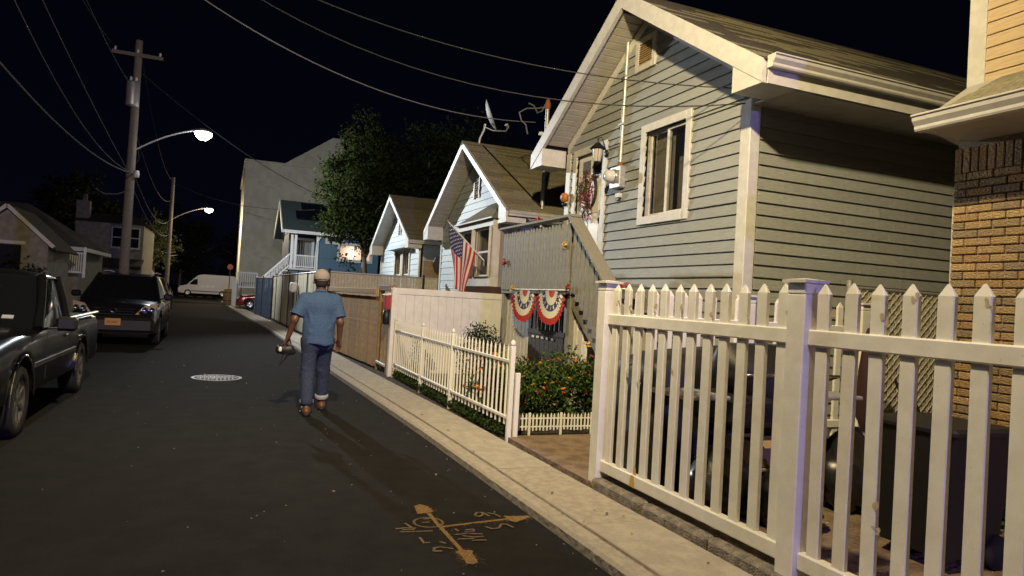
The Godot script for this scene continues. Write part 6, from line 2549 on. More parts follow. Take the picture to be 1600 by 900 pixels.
func tree(label, at: Vector3, h: float, c: Vector3, r: Vector3, leaves: int, size: float, col: Color, grp := ""):
	var t = thing("tree", label, "tree", at, 0.0, grp)
	var s := S()
	tube(s, [Vector3(0, -0.1, 0), Vector3(0.05, h * 0.4, 0.03), Vector3(c.x * 0.5, h * 0.75, c.z * 0.5), Vector3(c.x, c.y + r.y * 0.4, c.z)], [0.2, 0.15, 0.11, 0.03], 10)
	obj("trunk", s, M.pole_wood, t)
	for k in 9:
		var a := TAU * k / 9.0 + rng.randf_range(-0.3, 0.3)
		var y := rng.randf_range(0.45, 0.95) * c.y
		var e := Vector3(c.x + cos(a) * r.x * 0.8, y + r.y * rng.randf_range(0.1, 0.5), c.z + sin(a) * r.z * 0.8)
		s = S()
		tube(s, [Vector3(c.x * 0.4, y * 0.85, c.z * 0.4), Vector3(c.x * 0.4, y, c.z * 0.4).lerp(e, 0.5) + Vector3(0, 0.15, 0), e], [0.07, 0.045, 0.012], 6, false)
		obj("limb", s, M.pole_wood, t)
	s = S()
	var nc := int(leaves / 45.0)
	for i in nc:
		var a2 := rng.randf() * TAU
		var e2 := rng.randf_range(-1, 1)
		var rad := pow(rng.randf(), 0.33)
		var lump := 0.78 + 0.32 * sin(a2 * 3.0 + e2 * 2.0) * cos(e2 * 4.0 + a2)
		var hr := sqrt(max(0.0, 1 - e2 * e2)) * rad * lump
		var cc := c + Vector3(cos(a2) * hr * r.x, e2 * rad * r.y * lump, sin(a2) * hr * r.z)
		var tone := rng.randf_range(0.7, 1.3)
		for k in 45:
			leaf_quad(s, cc + Vector3(rng.randfn(0, r.x * 0.09), rng.randfn(0, r.x * 0.075), rng.randfn(0, r.x * 0.09)), size * rng.randf_range(0.6, 1.3), col * tone)
	obj("crown", s, leafmat(col), t)
	return t

func trees():
	tree("leafy tree in front of the slate blue house's lit window", Vector3(5.5, 0, -30.5), 4.5, Vector3(-0.15, 6.0, 0.2), Vector3(2.15, 3.3, 2.0), 26000, 0.16, Color(0.026, 0.037, 0.010))
	tree("dense dark tree added behind the cream trimmed cottage to darken the view", Vector3(8.3, 0, -31.5), 4.5, Vector3(0.1, 6.4, 0), Vector3(2.4, 3.6, 2.2), 12000, 0.18, Color(0.028, 0.04, 0.013))  # extra tree, put here to darken the view beside the leafy tree
	tree("tall dark tree rising behind the pale cottages", Vector3(12.0, 0, -38), 6.0, Vector3(0, 8.0, 0), Vector3(4.2, 4.5, 4.0), 9000, 0.24, Color(0.022, 0.034, 0.014))
	tree("dark tree beyond the cross street behind the van's cab", Vector3(-6, 0, -108), 6.0, Vector3(0, 6.5, 0), Vector3(6, 6, 4), 6000, 0.5, Color(0.02, 0.026, 0.014))
	tree("dark tree beyond the cross street behind the van's tail", Vector3(4, 0, -112), 6.0, Vector3(0, 7, 0), Vector3(6, 6, 4), 6000, 0.5, Color(0.02, 0.026, 0.014))
	tree("dark tree behind the two storey house", Vector3(-11, 0, -64), 6.0, Vector3(0, 6, 0), Vector3(4, 4.5, 4), 6000, 0.35, Color(0.02, 0.026, 0.014))
	tree("dark tree by the left pavement beyond the brown lamp pole", Vector3(-5.6, 0, -64), 4.0, Vector3(0, 4.6, 0), Vector3(2.2, 2.8, 2.2), 5000, 0.22, Color(0.028, 0.036, 0.016))

# ------------------------------------------------------------------ vehicles
func lerp_table(tab: Array, z: float, col: int) -> float:
	if z <= tab[0][0]:
		return tab[0][col]
	for i in tab.size() - 1:
		if z <= tab[i + 1][0]:
			var t: float = (z - tab[i][0]) / (tab[i + 1][0] - tab[i][0])
			t = t * t * (3.0 - 2.0 * t) * 0.5 + t * 0.5
			return lerp(float(tab[i][col]), float(tab[i + 1][col]), t)
	return tab[-1][col]

# body shell: table rows [z, top height, half width, crown]; wheels = z of the axles
func body_shell(tab: Array, axles: Array, ra: float, rw: float, sill: float) -> SurfaceTool:
	var zs := []
	var z0: float = tab[0][0]
	var z1: float = tab[-1][0]
	var n := 60
	for i in n + 1:
		zs.append(lerp(z0, z1, i / float(n)))
	for a in axles:
		for k in range(-8, 9):
			zs.append(a + ra * sin(PI * 0.5 * k / 8.0))
		zs.append(a - ra - 0.004)
		zs.append(a + ra + 0.004)
	zs.sort()
	var rings := []
	var last := -99.0
	for z in zs:
		if z - last < 0.002:
			continue
		last = z
		var top := lerp_table(tab, z, 1)
		var hw := lerp_table(tab, z, 2)
		var cr := lerp_table(tab, z, 3)
		var yb := sill
		for a in axles:
			var d: float = abs(z - a)
			if d < ra:
				yb = max(yb, rw + sqrt(ra * ra - d * d))
		yb = min(yb, top - 0.16)
		var mid: float = max(yb + 0.04, lerp(sill, top, 0.55))
		var half := [Vector3(hw - 0.05, yb, z), Vector3(hw - 0.004, yb + 0.02, z), Vector3(hw + 0.012, mid, z), Vector3(hw, max(mid + 0.02, top - 0.12), z), Vector3(hw - 0.03, top - 0.035, z), Vector3(hw - 0.09, top, z), Vector3(hw * 0.55, top + cr * 0.7, z), Vector3(0, top + cr, z)]
		var ring := []
		for p in half:
			ring.append(p)
		for i in range(half.size() - 2, -1, -1):
			ring.append(Vector3(-half[i].x, half[i].y, half[i].z))
		rings.append(ring)
	var s := S()
	loft(s, rings)
	return s

func wheel(parent, at: Vector3, r: float, w: float, sgn: float, rimm):
	var wh := Node3D.new()
	wh.name = "wheel"
	wh.position = at
	parent.add_child(wh, true)
	var xf := Transform3D(Basis(Vector3.BACK, -PI / 2 * sgn), Vector3.ZERO)
	var s := S()
	lathe(s, [[r * 0.6, -w * 0.5], [r * 0.93, -w * 0.5], [r, -w * 0.35], [r, w * 0.35], [r * 0.93, w * 0.5], [r * 0.62, w * 0.5], [r * 0.6, w * 0.3]], 28, xf)
	obj("tyre", s, M.rubber, wh)
	s = S()
	lathe(s, [[0.0, w * 0.36], [r * 0.16, w * 0.4], [r * 0.2, w * 0.3], [r * 0.3, w * 0.22], [r * 0.55, w * 0.3], [r * 0.62, w * 0.46], [r * 0.64, w * 0.46], [r * 0.6, w * 0.1]], 28, xf)
	obj("rim", s, rimm, wh)
	s = S()
	for k in 6:
		var a := TAU * k / 6.0
		var d := xf.basis * Vector3(cos(a), 0, sin(a))
		var o := xf.basis * Vector3(0, w * 0.36, 0)
		bar(s, d * r * 0.15 + o, d * r * 0.58 + o * 1.1, 0.045, 0.02, o, 0.004)
	obj("spokes", s, rimm, wh)

# cabin: belt corners and roof corners; rear to front
func cabin(parent, p: Dictionary, paint, glassm):
	var s := S()
	var b := [Vector3(-p.hb, p.yb, p.zr), Vector3(p.hb, p.yb, p.zr), Vector3(p.hb, p.yb, p.zf), Vector3(-p.hb, p.yb, p.zf)]
	var t := [Vector3(-p.ht, p.yt, p.zrt), Vector3(p.ht, p.yt, p.zrt), Vector3(p.ht, p.yt, p.zft), Vector3(-p.ht, p.yt, p.zft)]
	var names := ["rear_window", "side_window", "windscreen", "side_window"]
	for i in 4:
		var j := (i + 1) % 4
		s = S()
		var nrm: Vector3 = (b[j] - b[i]).cross(t[i] - b[i]).normalized()
		var cx := Vector3(0, (p.yb + p.yt) * 0.5, (p.zr + p.zf) * 0.5)
		if nrm.dot((b[i] + t[j]) * 0.5 - cx) < 0:
			nrm = -nrm
		# slightly bowed pane
		var N := 6
		s.set_smooth_group(1)
		var f := func(u, v):
			var q: Vector3 = b[i].lerp(b[j], u).lerp(t[i].lerp(t[j], u), v)
			return q + nrm * 0.035 * (4.0 * u * (1 - u)) * (0.5 + 2.0 * v * (1 - v))
		for a in N:
			for c in N:
				quad(s, f.call(a / float(N), c / float(N)), f.call((a + 1) / float(N), c / float(N)), f.call((a + 1) / float(N), (c + 1) / float(N)), f.call(a / float(N), (c + 1) / float(N)))
		obj(names[i], s, glassm, parent)
	for i in 4:
		s = S()
		tube(s, [b[i], b[i].lerp(t[i], 0.5) + (b[i] - Vector3(0, b[i].y, (p.zr + p.zf) * 0.5)).normalized() * 0.02, t[i]], [0.05, 0.042, 0.05], 8)
		obj("pillar", s, paint, parent)
	# roof
	s = S()
	var rings := []
	for k in 9:
		var v := k / 8.0
		var z: float = lerp(p.zrt - 0.03, p.zft + 0.03, v)
		var lift: float = 0.05 * (1.0 - pow(abs(2.0 * v - 1.0), 3.0))
		var ring := []
		for m in 11:
			var u := m / 10.0 * 2.0 - 1.0
			ring.append(Vector3(u * (p.ht + 0.035), p.yt + lift * (1.0 - 0.4 * u * u) + 0.02 - 0.05 * pow(abs(u), 6.0), z))
		for m in range(10, -1, -1):
			var u2 := m / 10.0 * 2.0 - 1.0
			ring.append(Vector3(u2 * (p.ht + 0.03), p.yt - 0.03, z))
		rings.append(ring)
	loft(s, rings)
	obj("roof", s, paint, parent)

func vehicles():
	var s := S()
	var dglass := mat(Color(0.008, 0.009, 0.011), 0.04)
	var rimm := mat(Color(0.45, 0.45, 0.46), 0.3, 0.85)
	# ---- pickup
	var pk = thing("pickup_truck", "dark grey compact pickup truck parked on the left facing the viewer", "truck", Vector3(-2.53, 0, -9.28))
	var pp := mat(Color(0.007, 0.0075, 0.009), 0.3, 0.0)
	pp.clearcoat_enabled = true
	pp.clearcoat = 0.2
	pp.metallic_specular = 0.3
	pp.clearcoat_roughness = 0.06
	var ax := [-1.32, 1.58]
	obj("body", body_shell([[-2.57, 0.94, 0.80, 0.0], [-2.5, 0.97, 0.83, 0.0], [-0.62, 0.97, 0.84, 0.0], [-0.5, 0.96, 0.84, 0.02], [0.9, 0.95, 0.84, 0.03], [1.5, 0.93, 0.835, 0.04], [2.35, 0.86, 0.82, 0.035], [2.52, 0.74, 0.79, 0.01]], ax, 0.41, 0.33, 0.34), pp, pk)
	cabin(pk, {hb = 0.79, yb = 0.95, zr = -0.55, zf = 0.86, ht = 0.66, yt = 1.48, zrt = -0.45, zft = 0.22}, pp, dglass)
	for a in ax:
		for sg in [-1.0, 1.0]:
			wheel(pk, Vector3(sg * 0.74, 0.33, a), 0.33, 0.2, sg, rimm)
	s = S()
	bx(s, Vector3(0, 0.975, -1.55), Vector3(1.4, 0.012, 1.86))
	obj("bed_floor", s, M.black, pk)
	for sg in [-1.0, 1.0]:
		s = S()
		cbx(s, Vector3(sg * 0.80, 1.0, -1.55), Vector3(0.06, 0.04, 1.98), 0.012)
		obj("bed_rail", s, rimm, pk)
		s = S()
		for k in 13:
			var an := PI * k / 12.0
			if k < 12:
				for a in ax:
					var an2 := PI * (k + 1) / 12.0
					bar(s, Vector3(sg * 0.848, 0.33 + 0.42 * sin(an), a - 0.42 * cos(an)), Vector3(sg * 0.848, 0.33 + 0.42 * sin(an2), a - 0.42 * cos(an2)), 0.02, 0.02)
		obj("arch_trim", s, M.chrome, pk)
		s = S()
		cbx(s, Vector3(sg * 0.855, 0.62, 0.2), Vector3(0.014, 0.05, 2.0), 0.004)
		obj("side_moulding", s, mat(Color(0.05, 0.05, 0.05), 0.5), pk)
		s = S()
		cbx(s, Vector3(sg * 1.0, 1.0, 0.62), Vector3(0.2, 0.15, 0.1), 0.03)
		tube(s, [Vector3(sg * 0.84, 0.95, 0.66), Vector3(sg * 0.95, 0.96, 0.64)], 0.016, 6)
		obj("mirror", s, M.black, pk)
		s = S()
		cbx(s, Vector3(sg * 0.855, 0.82, -0.22), Vector3(0.02, 0.03, 0.14), 0.006)
		obj("door_handle", s, M.chrome, pk)
		s = S()
		cbx(s, Vector3(sg * 0.73, 0.66, 2.47), Vector3(0.2, 0.17, 0.12), 0.02)
		obj("headlight", s, M.lens, pk)
		s = S()
		cbx(s, Vector3(sg * 0.815, 0.66, 2.34), Vector3(0.03, 0.16, 0.18), 0.01)
		obj("corner_lamp", s, mat(Color(0.5, 0.16, 0.02), 0.2), pk)
		s = S()
		bx(s, Vector3(sg * 0.851, 0.68, -0.48), Vector3(0.006, 0.5, 0.008))
		bx(s, Vector3(sg * 0.851, 0.68, 0.72), Vector3(0.006, 0.5, 0.008))
		obj("door_seam", s, M.black, pk)
	s = S()
	cbx(s, Vector3(0, 0.44, 2.54), Vector3(1.66, 0.2, 0.16), 0.04)
	obj("front_bumper", s, M.black, pk)
	s = S()
	cbx(s, Vector3(0, 0.48, -2.64), Vector3(1.62, 0.16, 0.14), 0.03)
	obj("rear_bumper", s, rimm, pk)
	s = S()
	cbx(s, Vector3(0, 0.68, 2.5), Vector3(1.2, 0.16, 0.06), 0.01)
	obj("grille", s, M.black, pk)
	s = S()
	bx(s, Vector3(0.3, 1.06, 0.765), Vector3(0.16, 0.045, 0.01), Basis(Vector3.RIGHT, -0.88))
	bx(s, Vector3(0.5, 1.06, 0.755), Vector3(0.1, 0.05, 0.01), Basis(Vector3.RIGHT, -0.88))
	obj("windscreen_stickers", s, mat(Color(0.42, 0.45, 0.46), 0.6), pk)
	s = S()
	for k in 2:
		tube(s, [Vector3(0.05 - k * 0.6, 0.99, 0.93), Vector3(0.4 - k * 0.6, 1.02, 0.84)], 0.008, 5)
	obj("wipers", s, M.black, pk)
	# ---- SUV
	var sv = thing("parked_suv", "black sport utility vehicle parked facing the viewer with orange plate", "car", Vector3(-2.25, 0, -19.85))
	var sp := mat(Color(0.012, 0.012, 0.014), 0.2, 0.2)
	sp.clearcoat_enabled = true
	sp.clearcoat = 1.0
	sp.clearcoat_roughness = 0.05
	ax = [-1.35, 1.32]
	obj("body", body_shell([[-2.2, 0.9, 0.78, 0.0], [-2.1, 1.02, 0.84, 0.0], [0.6, 1.02, 0.875, 0.02], [1.2, 1.0, 0.87, 0.05], [1.9, 0.93, 0.84, 0.06], [2.12, 0.82, 0.80, 0.03], [2.22, 0.62, 0.75, 0.0]], ax, 0.40, 0.34, 0.28), sp, sv)
	cabin(sv, {hb = 0.80, yb = 1.0, zr = -2.08, zf = 1.12, ht = 0.60, yt = 1.60, zrt = -1.95, zft = 0.25}, sp, dglass)
	for a in ax:
		for sg in [-1.0, 1.0]:
			wheel(sv, Vector3(sg * 0.76, 0.34, a), 0.34, 0.21, sg, rimm)
	for sg in [-1.0, 1.0]:
		s = S()
		var q := [Vector3(sg * 0.42, 0.72, 2.2), Vector3(sg * 0.80, 0.76, 2.08), Vector3(sg * 0.845, 0.98, 1.9), Vector3(sg * 0.60, 0.93, 2.07)]
		var q2 := []
		for v in q:
			q2.append(v + Vector3(0, 0, -0.08))
		if sg > 0:
			hexa(s, q2, q)
		else:
			q.reverse()
			q2.reverse()
			hexa(s, q2, q)
		var hl = obj("headlight", s, mat(Color(0.42, 0.36, 0.29), 0.3), sv)
		for k in 2:
			s = S()
			lathe(s, [[0.0, 0.0], [0.045, 0.005], [0.065, 0.03]], 14, Transform3D(Basis(Vector3.RIGHT, PI / 2), Vector3(sg * (0.6 + 0.14 * k), 0.83, 2.135 - 0.05 * k)))
			obj("reflector", s, M.chrome, hl)
		s = S()
		cbx(s, Vector3(sg * 0.97, 1.12, 0.85), Vector3(0.2, 0.15, 0.1), 0.035)
		tube(s, [Vector3(sg * 0.8, 1.06, 0.9), Vector3(sg * 0.9, 1.08, 0.87)], 0.02, 6)
		obj("mirror", s, sp, sv)
		s = S()
		tube(s, [Vector3(sg * 0.56, 1.68, -1.8), Vector3(sg * 0.57, 1.7, -0.8), Vector3(sg * 0.56, 1.67, 0.15)], 0.016, 6)
		obj("roof_rail", s, M.black, sv)
		s = S()
		lathe(s, [[0.0, 0.0], [0.05, 0.0], [0.06, 0.02]], 14, Transform3D(Basis(Vector3.RIGHT, PI / 2), Vector3(sg * 0.62, 0.45, 2.24)))
		obj("fog_lamp", s, M.chrome, sv)
	s = S()
	cbx(s, Vector3(0, 0.48, 2.19), Vector3(1.62, 0.34, 0.16), 0.07)
	obj("front_bumper", s, mat(Color(0.012, 0.012, 0.013), 0.5), sv)
	for k in 3:
		s = S()
		cbx(s, Vector3(0, 0.72 + k * 0.06, 2.22 - k * 0.035), Vector3(0.78, 0.022, 0.03), 0.008)
		obj("grille_bar", s, M.chrome if k > 0 else M.black, sv)
	s = S()
	var em := []
	for k in 17:
		var an3 := TAU * k / 16.0
		em.append(Vector3(0.06 * cos(an3), 0.80 + 0.045 * sin(an3), 2.235))
	tube(s, em, 0.008, 6, false)
	obj("emblem", s, M.chrome, sv)
	s = S()
	cbx(s, Vector3(0, 0.55, 2.285), Vector3(0.31, 0.155, 0.012), 0.004)
	var pl = obj("licence_plate", s, mat(Color(0.50, 0.24, 0.05), 0.45), sv)
	var tm := TextMesh.new()
	tm.text = "JR 0447"
	tm.font_size = 16
	tm.pixel_size = 0.0042
	tm.depth = 0.002
	var te := MeshInstance3D.new()
	te.name = "plate_figures"
	te.mesh = tm
	te.material_override = mat(Color(0.03, 0.03, 0.06), 0.6)
	te.position = Vector3(0, 0.55, 2.2925)
	pl.add_child(te)
	# ---- sedan behind
	var sd = thing("parked_sedan", "dark sedan parked behind the black sport utility vehicle", "car", Vector3(-3.45, 0, -40.3))
	var pd := mat(Color(0.05, 0.048, 0.045), 0.25, 0.4)
	ax = [-1.3, 1.35]
	obj("body", body_shell([[-2.3, 0.85, 0.78, 0.0], [-1.2, 0.92, 0.86, 0.02], [1.0, 0.9, 0.87, 0.04], [2.1, 0.75, 0.83, 0.03], [2.3, 0.55, 0.76, 0.0]], ax, 0.36, 0.31, 0.22), pd, sd)
	cabin(sd, {hb = 0.78, yb = 0.9, zr = -1.7, zf = 1.0, ht = 0.58, yt = 1.4, zrt = -0.9, zft = 0.1}, pd, dglass)
	for a in ax:
		for sg in [-1.0, 1.0]:
			wheel(sd, Vector3(sg * 0.76, 0.31, a), 0.31, 0.2, sg, rimm)
	for sg in [-1.0, 1.0]:
		s = S()
		cbx(s, Vector3(sg * 0.62, 0.66, 2.17), Vector3(0.34, 0.13, 0.12), 0.03, Basis(Vector3.UP, -sg * 0.3))
		obj("headlight", s, mat(Color(0.5, 0.48, 0.42), 0.15, 0.3), sd)
	# ---- red car in the driveway
	var rc = thing("red_car", "red car standing in the driveway beside the blue chain gate", "car", Vector3(2.75, 0.05, -46.9), -PI / 2)
	var pr := mat(Color(0.22, 0.012, 0.012), 0.2, 0.2)
	pr.clearcoat_enabled = true
	pr.clearcoat = 1.0
	ax = [-1.25, 1.28]
	obj("body", body_shell([[-2.1, 0.85, 0.76, 0.0], [-1.2, 0.92, 0.84, 0.02], [0.9, 0.92, 0.85, 0.05], [1.75, 0.82, 0.82, 0.05], [2.0, 0.68, 0.76, 0.02], [2.1, 0.5, 0.70, 0.0]], ax, 0.36, 0.31, 0.22), pr, rc)
	cabin(rc, {hb = 0.76, yb = 0.91, zr = -1.8, zf = 0.95, ht = 0.57, yt = 1.4, zrt = -1.3, zft = 0.1}, pr, dglass)
	for a in ax:
		for sg in [-1.0, 1.0]:
			wheel(rc, Vector3(sg * 0.75, 0.31, a), 0.31, 0.2, sg, rimm)
	for sg in [-1.0, 1.0]:
		s = S()
		cbx(s, Vector3(sg * 0.6, 0.68, 1.98), Vector3(0.3, 0.14, 0.12), 0.04, Basis(Vector3.UP, -sg * 0.4))
		obj("headlight", s, mat(Color(0.7, 0.7, 0.68), 0.12, 0.2), rc)
	# ---- white van at the cross street
	var vn = thing("white_van", "tall white delivery van crossing at the end of the street", "van", Vector3(-2.0, -0.1, -91.0), -PI / 2)
	var pw := mat(Color(0.72, 0.70, 0.68), 0.35)
	s = S()
	# side outline in z (nose towards +z) and y
	var prof := PackedVector2Array([Vector2(-3.1, 0.35), Vector2(2.7, 0.35), Vector2(3.05, 0.45), Vector2(3.1, 0.85), Vector2(2.95, 1.12), Vector2(2.2, 1.32), Vector2(1.45, 2.1), Vector2(1.0, 2.5), Vector2(0.5, 2.62), Vector2(-2.9, 2.6), Vector2(-3.1, 2.45)])
	extrude(s, prof, 1.9, Transform3D(Basis(Vector3(0, 0, 1), Vector3(0, 1, 0), Vector3(1, 0, 0)), Vector3(-0.95, 0, 0)))
	obj("body", s, pw, vn)
	for sg in [-1.0, 1.0]:
		s = S()
		var wv := PackedVector2Array([Vector2(1.05, 1.35), Vector2(1.95, 1.38), Vector2(1.45, 1.98), Vector2(1.05, 2.05)])
		extrude(s, wv, 0.02, Transform3D(Basis(Vector3(0, 0, 1), Vector3(0, 1, 0), Vector3(1, 0, 0)), Vector3(sg * 0.96 - 0.01, 0, 0)))
		obj("cab_window", s, dglass, vn)
		s = S()
		bx(s, Vector3(sg * 0.955, 0.62, -0.3), Vector3(0.02, 0.1, 4.0))
		obj("side_strip", s, M.black, vn)
		s = S()
		cbx(s, Vector3(sg * 0.8, 0.95, 3.0), Vector3(0.25, 0.25, 0.12), 0.03)
		obj("headlight", s, M.chrome, vn)
		s = S()
		for k in 3:
			cbx(s, Vector3(sg * 0.958, 1.25 - 0.02 * k, -0.6 + 0.55 * k), Vector3(0.006, 0.3, 0.4), 0.002)
		obj("side_lettering_patch", s, mat(Color(0.85, 0.84, 0.82), 0.3), vn)
		for a in [-1.7, 2.05]:
			wheel(vn, Vector3(sg * 0.86, 0.4, a), 0.38, 0.24, sg, rimm)
	s = S()
	quad(s, Vector3(-0.8, 1.42, 2.12), Vector3(0.8, 1.42, 2.12), Vector3(0.75, 2.1, 1.47), Vector3(-0.75, 2.1, 1.47))
	obj("windscreen", s, dglass, vn)

# ------------------------------------------------------------------ blended bodies
# bones: [a, b, ra, rb, blend, zflat]
func blend_surface(s: SurfaceTool, bones: Array, cell: float, clip: Callable):
	var lo := Vector3(1e9, 1e9, 1e9)
	var hi := -lo
	for b in bones:
		var r: float = max(b[2], b[3]) * max(1.0, 1.0 / b[5]) + cell * 3.0
		for p in [b[0], b[1]]:
			lo = lo.min(p - Vector3(r, r, r))
			hi = hi.max(p + Vector3(r, r, r))
	var nx := int((hi.x - lo.x) / cell) + 2
	var ny := int((hi.y - lo.y) / cell) + 2
	var nz := int((hi.z - lo.z) / cell) + 2
	var fld := PackedFloat32Array()
	fld.resize(nx * ny * nz)
	fld.fill(1.0)
	for b in bones:
		var a: Vector3 = b[0]
		var e: Vector3 = b[1]
		var k: float = b[4]
		var zf: float = b[5]
		var ra: float = b[2]
		var rb: float = b[3]
		var r2: float = max(ra, rb) * max(1.0, 1.0 / zf) + k + cell * 2.0
		var i0 := maxi(0, int((min(a.x, e.x) - r2 - lo.x) / cell))
		var i1 := mini(nx - 1, int((max(a.x, e.x) + r2 - lo.x) / cell))
		var j0 := maxi(0, int((min(a.y, e.y) - r2 - lo.y) / cell))
		var j1 := mini(ny - 1, int((max(a.y, e.y) + r2 - lo.y) / cell))
		var k0 := maxi(0, int((min(a.z, e.z) - r2 - lo.z) / cell))
		var k1 := mini(nz - 1, int((max(a.z, e.z) + r2 - lo.z) / cell))
		var ba := e - a
		ba.z *= zf
		var bb: float = max(ba.dot(ba), 1e-9)
		for kk in range(k0, k1 + 1):
			var pz := (lo.z + kk * cell - a.z) * zf
			for jj in range(j0, j1 + 1):
				var py := lo.y + jj * cell - a.y
				var base := (kk * ny + jj) * nx
				for ii in range(i0, i1 + 1):
					var px := lo.x + ii * cell - a.x
					var t := clampf((px * ba.x + py * ba.y + pz * ba.z) / bb, 0.0, 1.0)
					var dx := px - ba.x * t
					var dy := py - ba.y * t
					var dz := pz - ba.z * t
					var d := sqrt(dx * dx + dy * dy + dz * dz) - (ra + (rb - ra) * t)
					var f := fld[base + ii]
					var h := maxf(k - absf(f - d), 0.0) / k
					fld[base + ii] = minf(f, d) - h * h * k * 0.25
	if true:
		for kk in nz:
			for jj in ny:
				for ii in nx:
					var q := (kk * ny + jj) * nx + ii
					if fld[q] < cell * 3.0:
						fld[q] = maxf(fld[q], clip.call(lo + Vector3(ii, jj, kk) * cell))
	var idx := PackedInt32Array()
	idx.resize(nx * ny * nz)
	idx.fill(-1)
	var verts: PackedVector3Array = []
	var co := [0, 1, nx, nx + 1, nx * ny, nx * ny + 1, nx * ny + nx, nx * ny + nx + 1]
	var cp := [Vector3(0, 0, 0), Vector3(1, 0, 0), Vector3(0, 1, 0), Vector3(1, 1, 0), Vector3(0, 0, 1), Vector3(1, 0, 1), Vector3(0, 1, 1), Vector3(1, 1, 1)]
	var ed := [[0, 1], [2, 3], [4, 5], [6, 7], [0, 2], [1, 3], [4, 6], [5, 7], [0, 4], [1, 5], [2, 6], [3, 7]]
	for kk in nz - 1:
		for jj in ny - 1:
			for ii in nx - 1:
				var q := (kk * ny + jj) * nx + ii
				var m := 0
				for c in 8:
					if fld[q + co[c]] < 0.0:
						m |= 1 << c
				if m == 0 or m == 255:
					continue
				var sum := Vector3.ZERO
				var n := 0
				for e2 in ed:
					var v0 := fld[q + co[e2[0]]]
					var v1 := fld[q + co[e2[1]]]
					if (v0 < 0.0) != (v1 < 0.0):
						sum += cp[e2[0]].lerp(cp[e2[1]], v0 / (v0 - v1))
						n += 1
				idx[q] = verts.size()
				verts.append(lo + (Vector3(ii, jj, kk) + sum / n) * cell)
	s.set_smooth_group(1)
	for kk in range(1, nz - 1):
		for jj in range(1, ny - 1):
			for ii in range(1, nx - 1):
				var q := (kk * ny + jj) * nx + ii
				var v0 := fld[q] < 0.0
				if v0 != (fld[q + 1] < 0.0):
					_net(s, verts, idx, q, q - nx, q - nx - nx * ny, q - nx * ny, v0)
				if v0 != (fld[q + nx] < 0.0):
					_net(s, verts, idx, q, q - nx * ny, q - nx * ny - 1, q - 1, v0)
				if v0 != (fld[q + nx * ny] < 0.0):
					_net(s, verts, idx, q, q - 1, q - 1 - nx, q - nx, v0)
	s.set_smooth_group(-1)

func _net(s, verts, idx, a, b, c, d, flip):
	if idx[a] < 0 or idx[b] < 0 or idx[c] < 0 or idx[d] < 0:
		return
	if flip:
		quad(s, verts[idx[a]], verts[idx[b]], verts[idx[c]], verts[idx[d]])
	else:
		quad(s, verts[idx[d]], verts[idx[c]], verts[idx[b]], verts[idx[a]])

func hand_bones(w: Vector3, e: Vector3, side: float, curl: float) -> Array:
	# w wrist, e elbow; fingers hang down along the forearm, palm facing the thigh
	var d := (w - e).normalized()
	var fwd := Vector3(-side * 0.55, 0, -0.83)
	fwd = (fwd - d * fwd.dot(d)).normalized()
	var inn := Vector3(-side * 0.83, 0, 0.55)
	inn = (inn - d * inn.dot(d) - fwd * inn.dot(fwd)).normalized()
	var r := []
	var pc := w + d * 0.05
	for q in 4:
		var o := fwd * (0.033 - 0.022 * q)
		r.append([w + o * 0.5, w + d * 0.085 + o, 0.016, 0.0135, 0.014, 1.0])
	var lens := [0.078, 0.088, 0.081, 0.063]
	for q in 4:
		var p0 := w + d * 0.085 + fwd * (0.033 - 0.022 * q)
		var dir := d
		for j in 3:
			dir = (dir * cos(curl * (0.7 + 0.3 * j)) + inn * sin(curl * (0.7 + 0.3 * j))).normalized()
			var L: float = lens[q] * [0.46, 0.31, 0.25][j]
			var p1 := p0 + dir * L
			r.append([p0, p1, 0.0092 - 0.0008 * j, 0.0086 - 0.0008 * j, 0.004, 1.0])
			p0 = p1
	# thumb leaves the front side of the palm
	var t0 := w + d * 0.025 + fwd * 0.028 + inn * 0.006
	var t1 := t0 + (d * 0.6 + fwd * 0.55 + inn * 0.35).normalized() * 0.042
	var t2 := t1 + (d * 0.85 + fwd * 0.15 + inn * 0.45).normalized() * 0.034
	r.append([t0, t1, 0.013, 0.0105, 0.01, 1.0])
	r.append([t1, t2, 0.0102, 0.0085, 0.004, 1.0])
	return r

